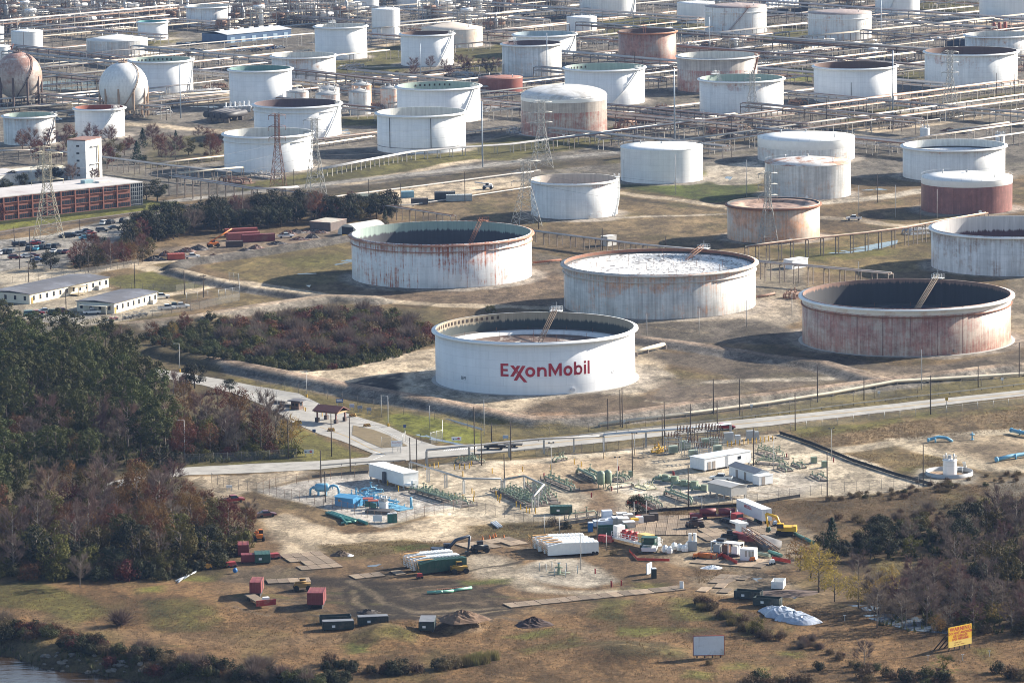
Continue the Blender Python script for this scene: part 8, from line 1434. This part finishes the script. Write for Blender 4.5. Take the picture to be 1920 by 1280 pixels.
# ============ REFINERY UNITS (far)
PF=[]
def process_unit(i):
 rr=random.Random(100+i);parts=[];W_,D,H=rr.uniform(10,18),rr.uniform(7,11),rr.uniform(6,12);f=MB();nx=int(W_/3.5);lv=max(2,int(H/3.2))
 for a in range(nx+1):
  for y in(-D/2,D/2):f.box((W_*a/nx-W_/2,y,H/2),(.3,.3,H))
 for l in range(1,lv+1):
  z=H*l/lv;[f.box((0,y,z),(W_,.25,.3))for y in(-D/2,0,D/2)];[f.box((W_*a/nx-W_/2,0,z),(.25,D,.25))for a in range(nx+1)]
 parts.append(('steel_frame',f.mesh('steel_frame',PSTEEL if i%2 else STEEL)));
 for q in range(14):z=rr.uniform(.6,H+.5);y=rr.uniform(-D/2,D/2);x0=rr.uniform(-W_/2,0);pts=[(x0,y,0),(x0,y,z),(rr.uniform(0,W_/2+3),y,z)];parts.append(('pipe',MB().tube(pts,rr.choice((.2,.3,.4)),5).mesh('pipe',rr.choice((PIPEW,PIPEW,PIPEG,PIPER,CREAM)))))
 for q in range(4):
  x,y=rr.uniform(-W_/2,W_/2),rr.uniform(-D/2,D/2);r9=rr.uniform(.8,1.5)
  if q%2:z=rr.uniform(1.5,H);parts.append(('vessel',MB().tube([(x-3,y,z),(x+3,y,z)],r9,12).mesh('vessel',rr.choice((BOARD,GALV,PIPER)))))
  else:parts.append(('vessel',MB().lathe([(.01,.5),(r9,1),(r9,H*rr.uniform(.5,1.1)),(.01,H*1.15)],12,0).mesh('vessel',rr.choice((BOARD,GALV,PIPEW)))))
 return parts
FL=[(12,40),(50,36),(90,30),(130,26),(200,30),(265,24),(20,62),(62,58),(105,54),(150,50),(190,46),(235,42),(290,34),(315,26),(336,40),(448,34),(470,28),(500,34),(520,24),(580,18),(605,14),(560,30),(630,34),(650,44),(455,48),(490,50),(540,46),(590,44),(30,18),(75,14),(120,10),(170,14),(720,14),(850,22),(880,16),(915,14),(945,22),(900,30),(835,32),(1040,12),(1000,8),(1225,6),(1450,8),(1560,8),(1600,12),(1620,4)]
FL+=[(1500,98),(1545,92),(1590,118),(1640,112),(1700,118),(1460,112),(1245,92),(1290,96),(1330,90),(1380,92),(1090,88),(1130,82),(1110,78),(820,40),(930,62),(880,58),(430,58)]
for i in range(6):PF.append(process_unit(i))
for k,(u,v)in enumerate(FL):
 p=P(u,v);far=v>76;i=k%6;l=('open steel pipe frame '+('between the rusted tanks and the mast tank' if far and u>1000 else 'by the narrow tall tank' if 640<u<1000 else 'in the hazy process area at the top edge' if u>=1000 else 'in the process area left of the steam' if u<440 else 'in the process area around the steam plumes'));t=thing('process_unit',l,'process unit',(p.x,p.y,0),R(rng.uniform(10,26)),'frames '+l[22:])
 s=rng.uniform(.8,1.15)*(.62 if far else 1);t.scale=(s*1.1,s,s*(.7 if far else 1))
 for n,me in PF[i]:o=bpy.data.objects.new(n,me);col.objects.link(o);o.parent=t
for i,(u,v,vt,rp,m,l)in enumerate(((175,23,-16,4,BOARD,'leftmost'),(188,20,-30,3,WHITE,'second from the left'),(224,21,-36,3.2,GALV,'third from the left'),(246,17,-30,3.6,mat('pale_blue_column',(.34,.47,.52)),'pale blue'),(292,9,-40,3,PIPEW,'rightmost of the left group'),(452,23,-26,3,mat('tan_column',(.5,.42,.3)),'tan'),(473,22,-30,2.6,RUSTM,'rust-coloured'),(543,14,1,4.4,mat('pale_blue_column',(.34,.47,.52)),'squat blue left twin'),(554,14,1,4.4,mat('pale_blue_column',(.34,.47,.52)),'squat blue right twin'),(340,24,-20,3,GALV,'grey beside the drip-stained tank'),(352,20,-24,2.4,BOARD,'thin white beside the drip-stained tank'))):
 p=P(u,v);h_=htop(u,v,vt);r9=rp*mpp(u,v);t=thing('process_column',l+' process column at the top edge','column',(p.x,p.y,0));MB().lathe([(r9*1.1,0),(r9,.5),(r9,h_-r9),(r9*.7,h_-r9*.3),(.01,h_)],16,0).build('shell',m,t);[MB().lathe([(r9+.05,h_*f),(r9+1,h_*f),(r9+1,h_*f+.2)],14,0).build('platform',STEEL,t)for f in(.35,.6,.85)]
for i in range(8):t=thing('cooling_cell','white cooling cell, one of the row at the top edge','cooling cell',tuple(P(1440+i*7.5,16-i*.8)),R(15),'white cooling cells');MB().lathe([(1.4,0),(1.5,3),(1.1,4),(.01,4.1)],10,0).build('shell',WHITE,t);MB().cyl((0,0,4),.4,.8,8).build('cap',GALV,t)
for u,v,l,a in((1460,26,'left of two dark bins on the far lot',6),(1486,25,'right of two dark bins on the far lot',6),(1500,22,'tall dark box on the far lot',5)):boxthing('container',l,'container',(u,v),12,a,3,2.5 if a==6 else 5,BLKP,.1)
for u,v,l in((1745,84,'white canopy tent, left of two near the top right'),(1760,84,'white canopy tent, right of two near the top right')):t=thing('canopy_tent',l,'tent',tuple(P(u,v)),R(10));[MB().box((x,y,1.3),(.15,.15,2.6)).build('leg',GALV,t)for x in(-2,2)for y in(-2,2)];MB().cyl((0,0,2.6),3.4,1.6,4,0,True,.1).build('canopy',BOARD,t)
boxthing('container','dark blue shipping block beside the white canopy tents','container',(1775,87),5,14,4,3.4,mat('navy_block',(.03,.05,.09),.6),.1);boxthing('container','white container with green doors behind the beige dome tank','container',(888,36),8,8,3,3,BOARD,.1)
for i,(u,v)in enumerate(((1864,60),(1874,60),(1885,59))):tag(MB().lathe([(.9,0),(1,.5),(1,5),(.01,5.4)],12,0).build('red_vessel',mat('brick_vessel',(.34,.09,.05),.7),None,tuple(P(u,v))),'brick red upright vessel, one of three behind the right tank','vessel','three brick red vessels')
for i,(u,v,a,b)in enumerate(((300,190,350,186),(350,178,420,172),(385,166,425,163),(565,200,590,206),(640,210,655,200),(700,200,712,205),(880,192,960,200),(905,210,955,205),(1170,225,1240,232),(1200,240,1270,245),(1260,225,1300,232),(1330,250,1400,244),(1420,236,1500,246),(960,250,975,246),(420,340,470,345),(480,330,520,336),(1700,440,1745,436),(1480,560,1500,556),(200,60,240,55),(440,70,490,66),(1010,70,1040,84),(1120,110,1150,104),(1230,120,1260,112))):
 lb='low tangle of pipes and valves '+('near the spheres and teal tank' if u<440 and v<200 else 'around the small cone-roofed tanks' if u<720 and 190<v<215 else 'among the middle white tanks' if 180<v<260 else 'beneath the racks');skid((u,v),(a,b),5,5,lb,m=[PIPEW,PIPEG,PIPER][i%3],seed=60+i,r0=.28,nv=3,z=1.2)['group']='pipework '+lb[31:]
dA=(P(1310,241)-P(600,334)).normalized();dB=(P(1440,248)-P(1140,218)).normalized();oC=P(960,200);TC=[(c.x,c.y,r_+7)for c,r_,h_ in TANKS.values()]
def blocked(p):return abs(p.x-P(470,80).x)<42 and abs(p.y-P(470,80).y)<75 or any((p.x-x)**2+(p.y-y)**2<q*q for x,y,q in TC)
def visible(p):u,v=proj(p);return-60<u<1980 and-40<v<300 and not(u<470 and v>225)and not(560<u<1160 and v>285)
rr=random.Random(5);made=0
for dr,n9,gap9 in((dA,46,24),(dB,26,62)):
 nr=Vector((-dr.y,dr.x,0))
 for i in range(n9):
  base=oC+nr*((i-n9*.32)*gap9+rr.uniform(-8,8));run=[];k=-90
  while k<91:
   p=base+dr*k*9
   if visible(p)and not blocked(p):run.append(p)
   if(k==90 or not visible(p)or blocked(p)or len(run)>rr.randint(26,60)):
    if len(run)>7:
     a9,b9=proj(run[0]),proj(run[-1]);hi=rr.random()
     if dr is dA:z9,n_,w9,db=(rr.uniform(3,5.5),4,3,False)if hi>.45 else(1.3,5,3.4,False)
     else:z9,n_,w9,db=rr.uniform(4.5,6.5),6,5.5,True
     l=('pipe rack' if z9>2 else 'low pipe run')+(' threading along' if dr is dA else ' crossing dark between')+' the far tank field';rack([a9,b9],z9,n_,w9,l,13,sm_=[STEEL,PSTEEL][made%2],mats=[PIPEW,PIPEG,CREAM,PIPER]if dr is dA else[PIPER,PIPEG,PIPEG,PIPEW],double=db)['group']=l+'s';made+=1
    run=[]
   k+=1
made=0
while made<60:
 u,v=rr.uniform(-10,1920),rr.uniform(25,255);p=P(u,v)
 if not visible(p)or blocked(p):continue
 q=p+(dA if rr.random()>.4 else dB)*rr.uniform(8,16)
 if blocked(q):continue
 skid((u,v),proj(q),5,rr.uniform(3,6),'scattered pipe tangle on the ground of the far tank field',m=[PIPEW,PIPEG,PIPER,STEEL][made%4],seed=200+made,r0=.28,nv=3,z=rr.uniform(.8,2))['group']='scattered pipe tangles of the far tank field';made+=1
 # ============ AIR
def vol(name,dens,c,ani=0,noise=None):
 m=bpy.data.materials.new(name);m.use_nodes=True;nt=m.node_tree;nt.nodes.remove(nt.nodes['Principled BSDF']);v=node(nt,'ShaderNodeVolumePrincipled');v.inputs['Color'].default_value=(*c,1);v.inputs['Density'].default_value=dens;v.inputs['Anisotropy'].default_value=ani;nt.links.new(v.outputs[0],nt.nodes['Material Output'].inputs['Volume']);return m
mb=MB();mb.box((0,1500,103.5),(5200,3700,221));hz=mb.build('haze',vol('haze_air',.000026,(.36,.56,1.0),0));struct(hz,'stuff')
st=MB();rr=random.Random(3)
def puff(c,r):st.lathe([(max(.01,r*math.sin(a)),-r*math.cos(a))for a in np.linspace(0,math.pi,9)],14,0,tuple(c))
for u,v,h0,du in((493,26,4,2),(600,22,3,-28)):
 p=P(u,v)
 for k in range(16):
  t=k/15;q=P(u+du*t*(1+t),v);puff((q.x+rr.uniform(-2,2),q.y+rr.uniform(-3,3),h0+(22*t if du>0 else 6*t+rr.uniform(0,3))),3.0+(8 if du>0 else 4)*t+rr.uniform(-.6,.6))
struct(st.build('steam',vol('steam_cloud',.028,(.97,.98,1.0),.2)),'stuff')
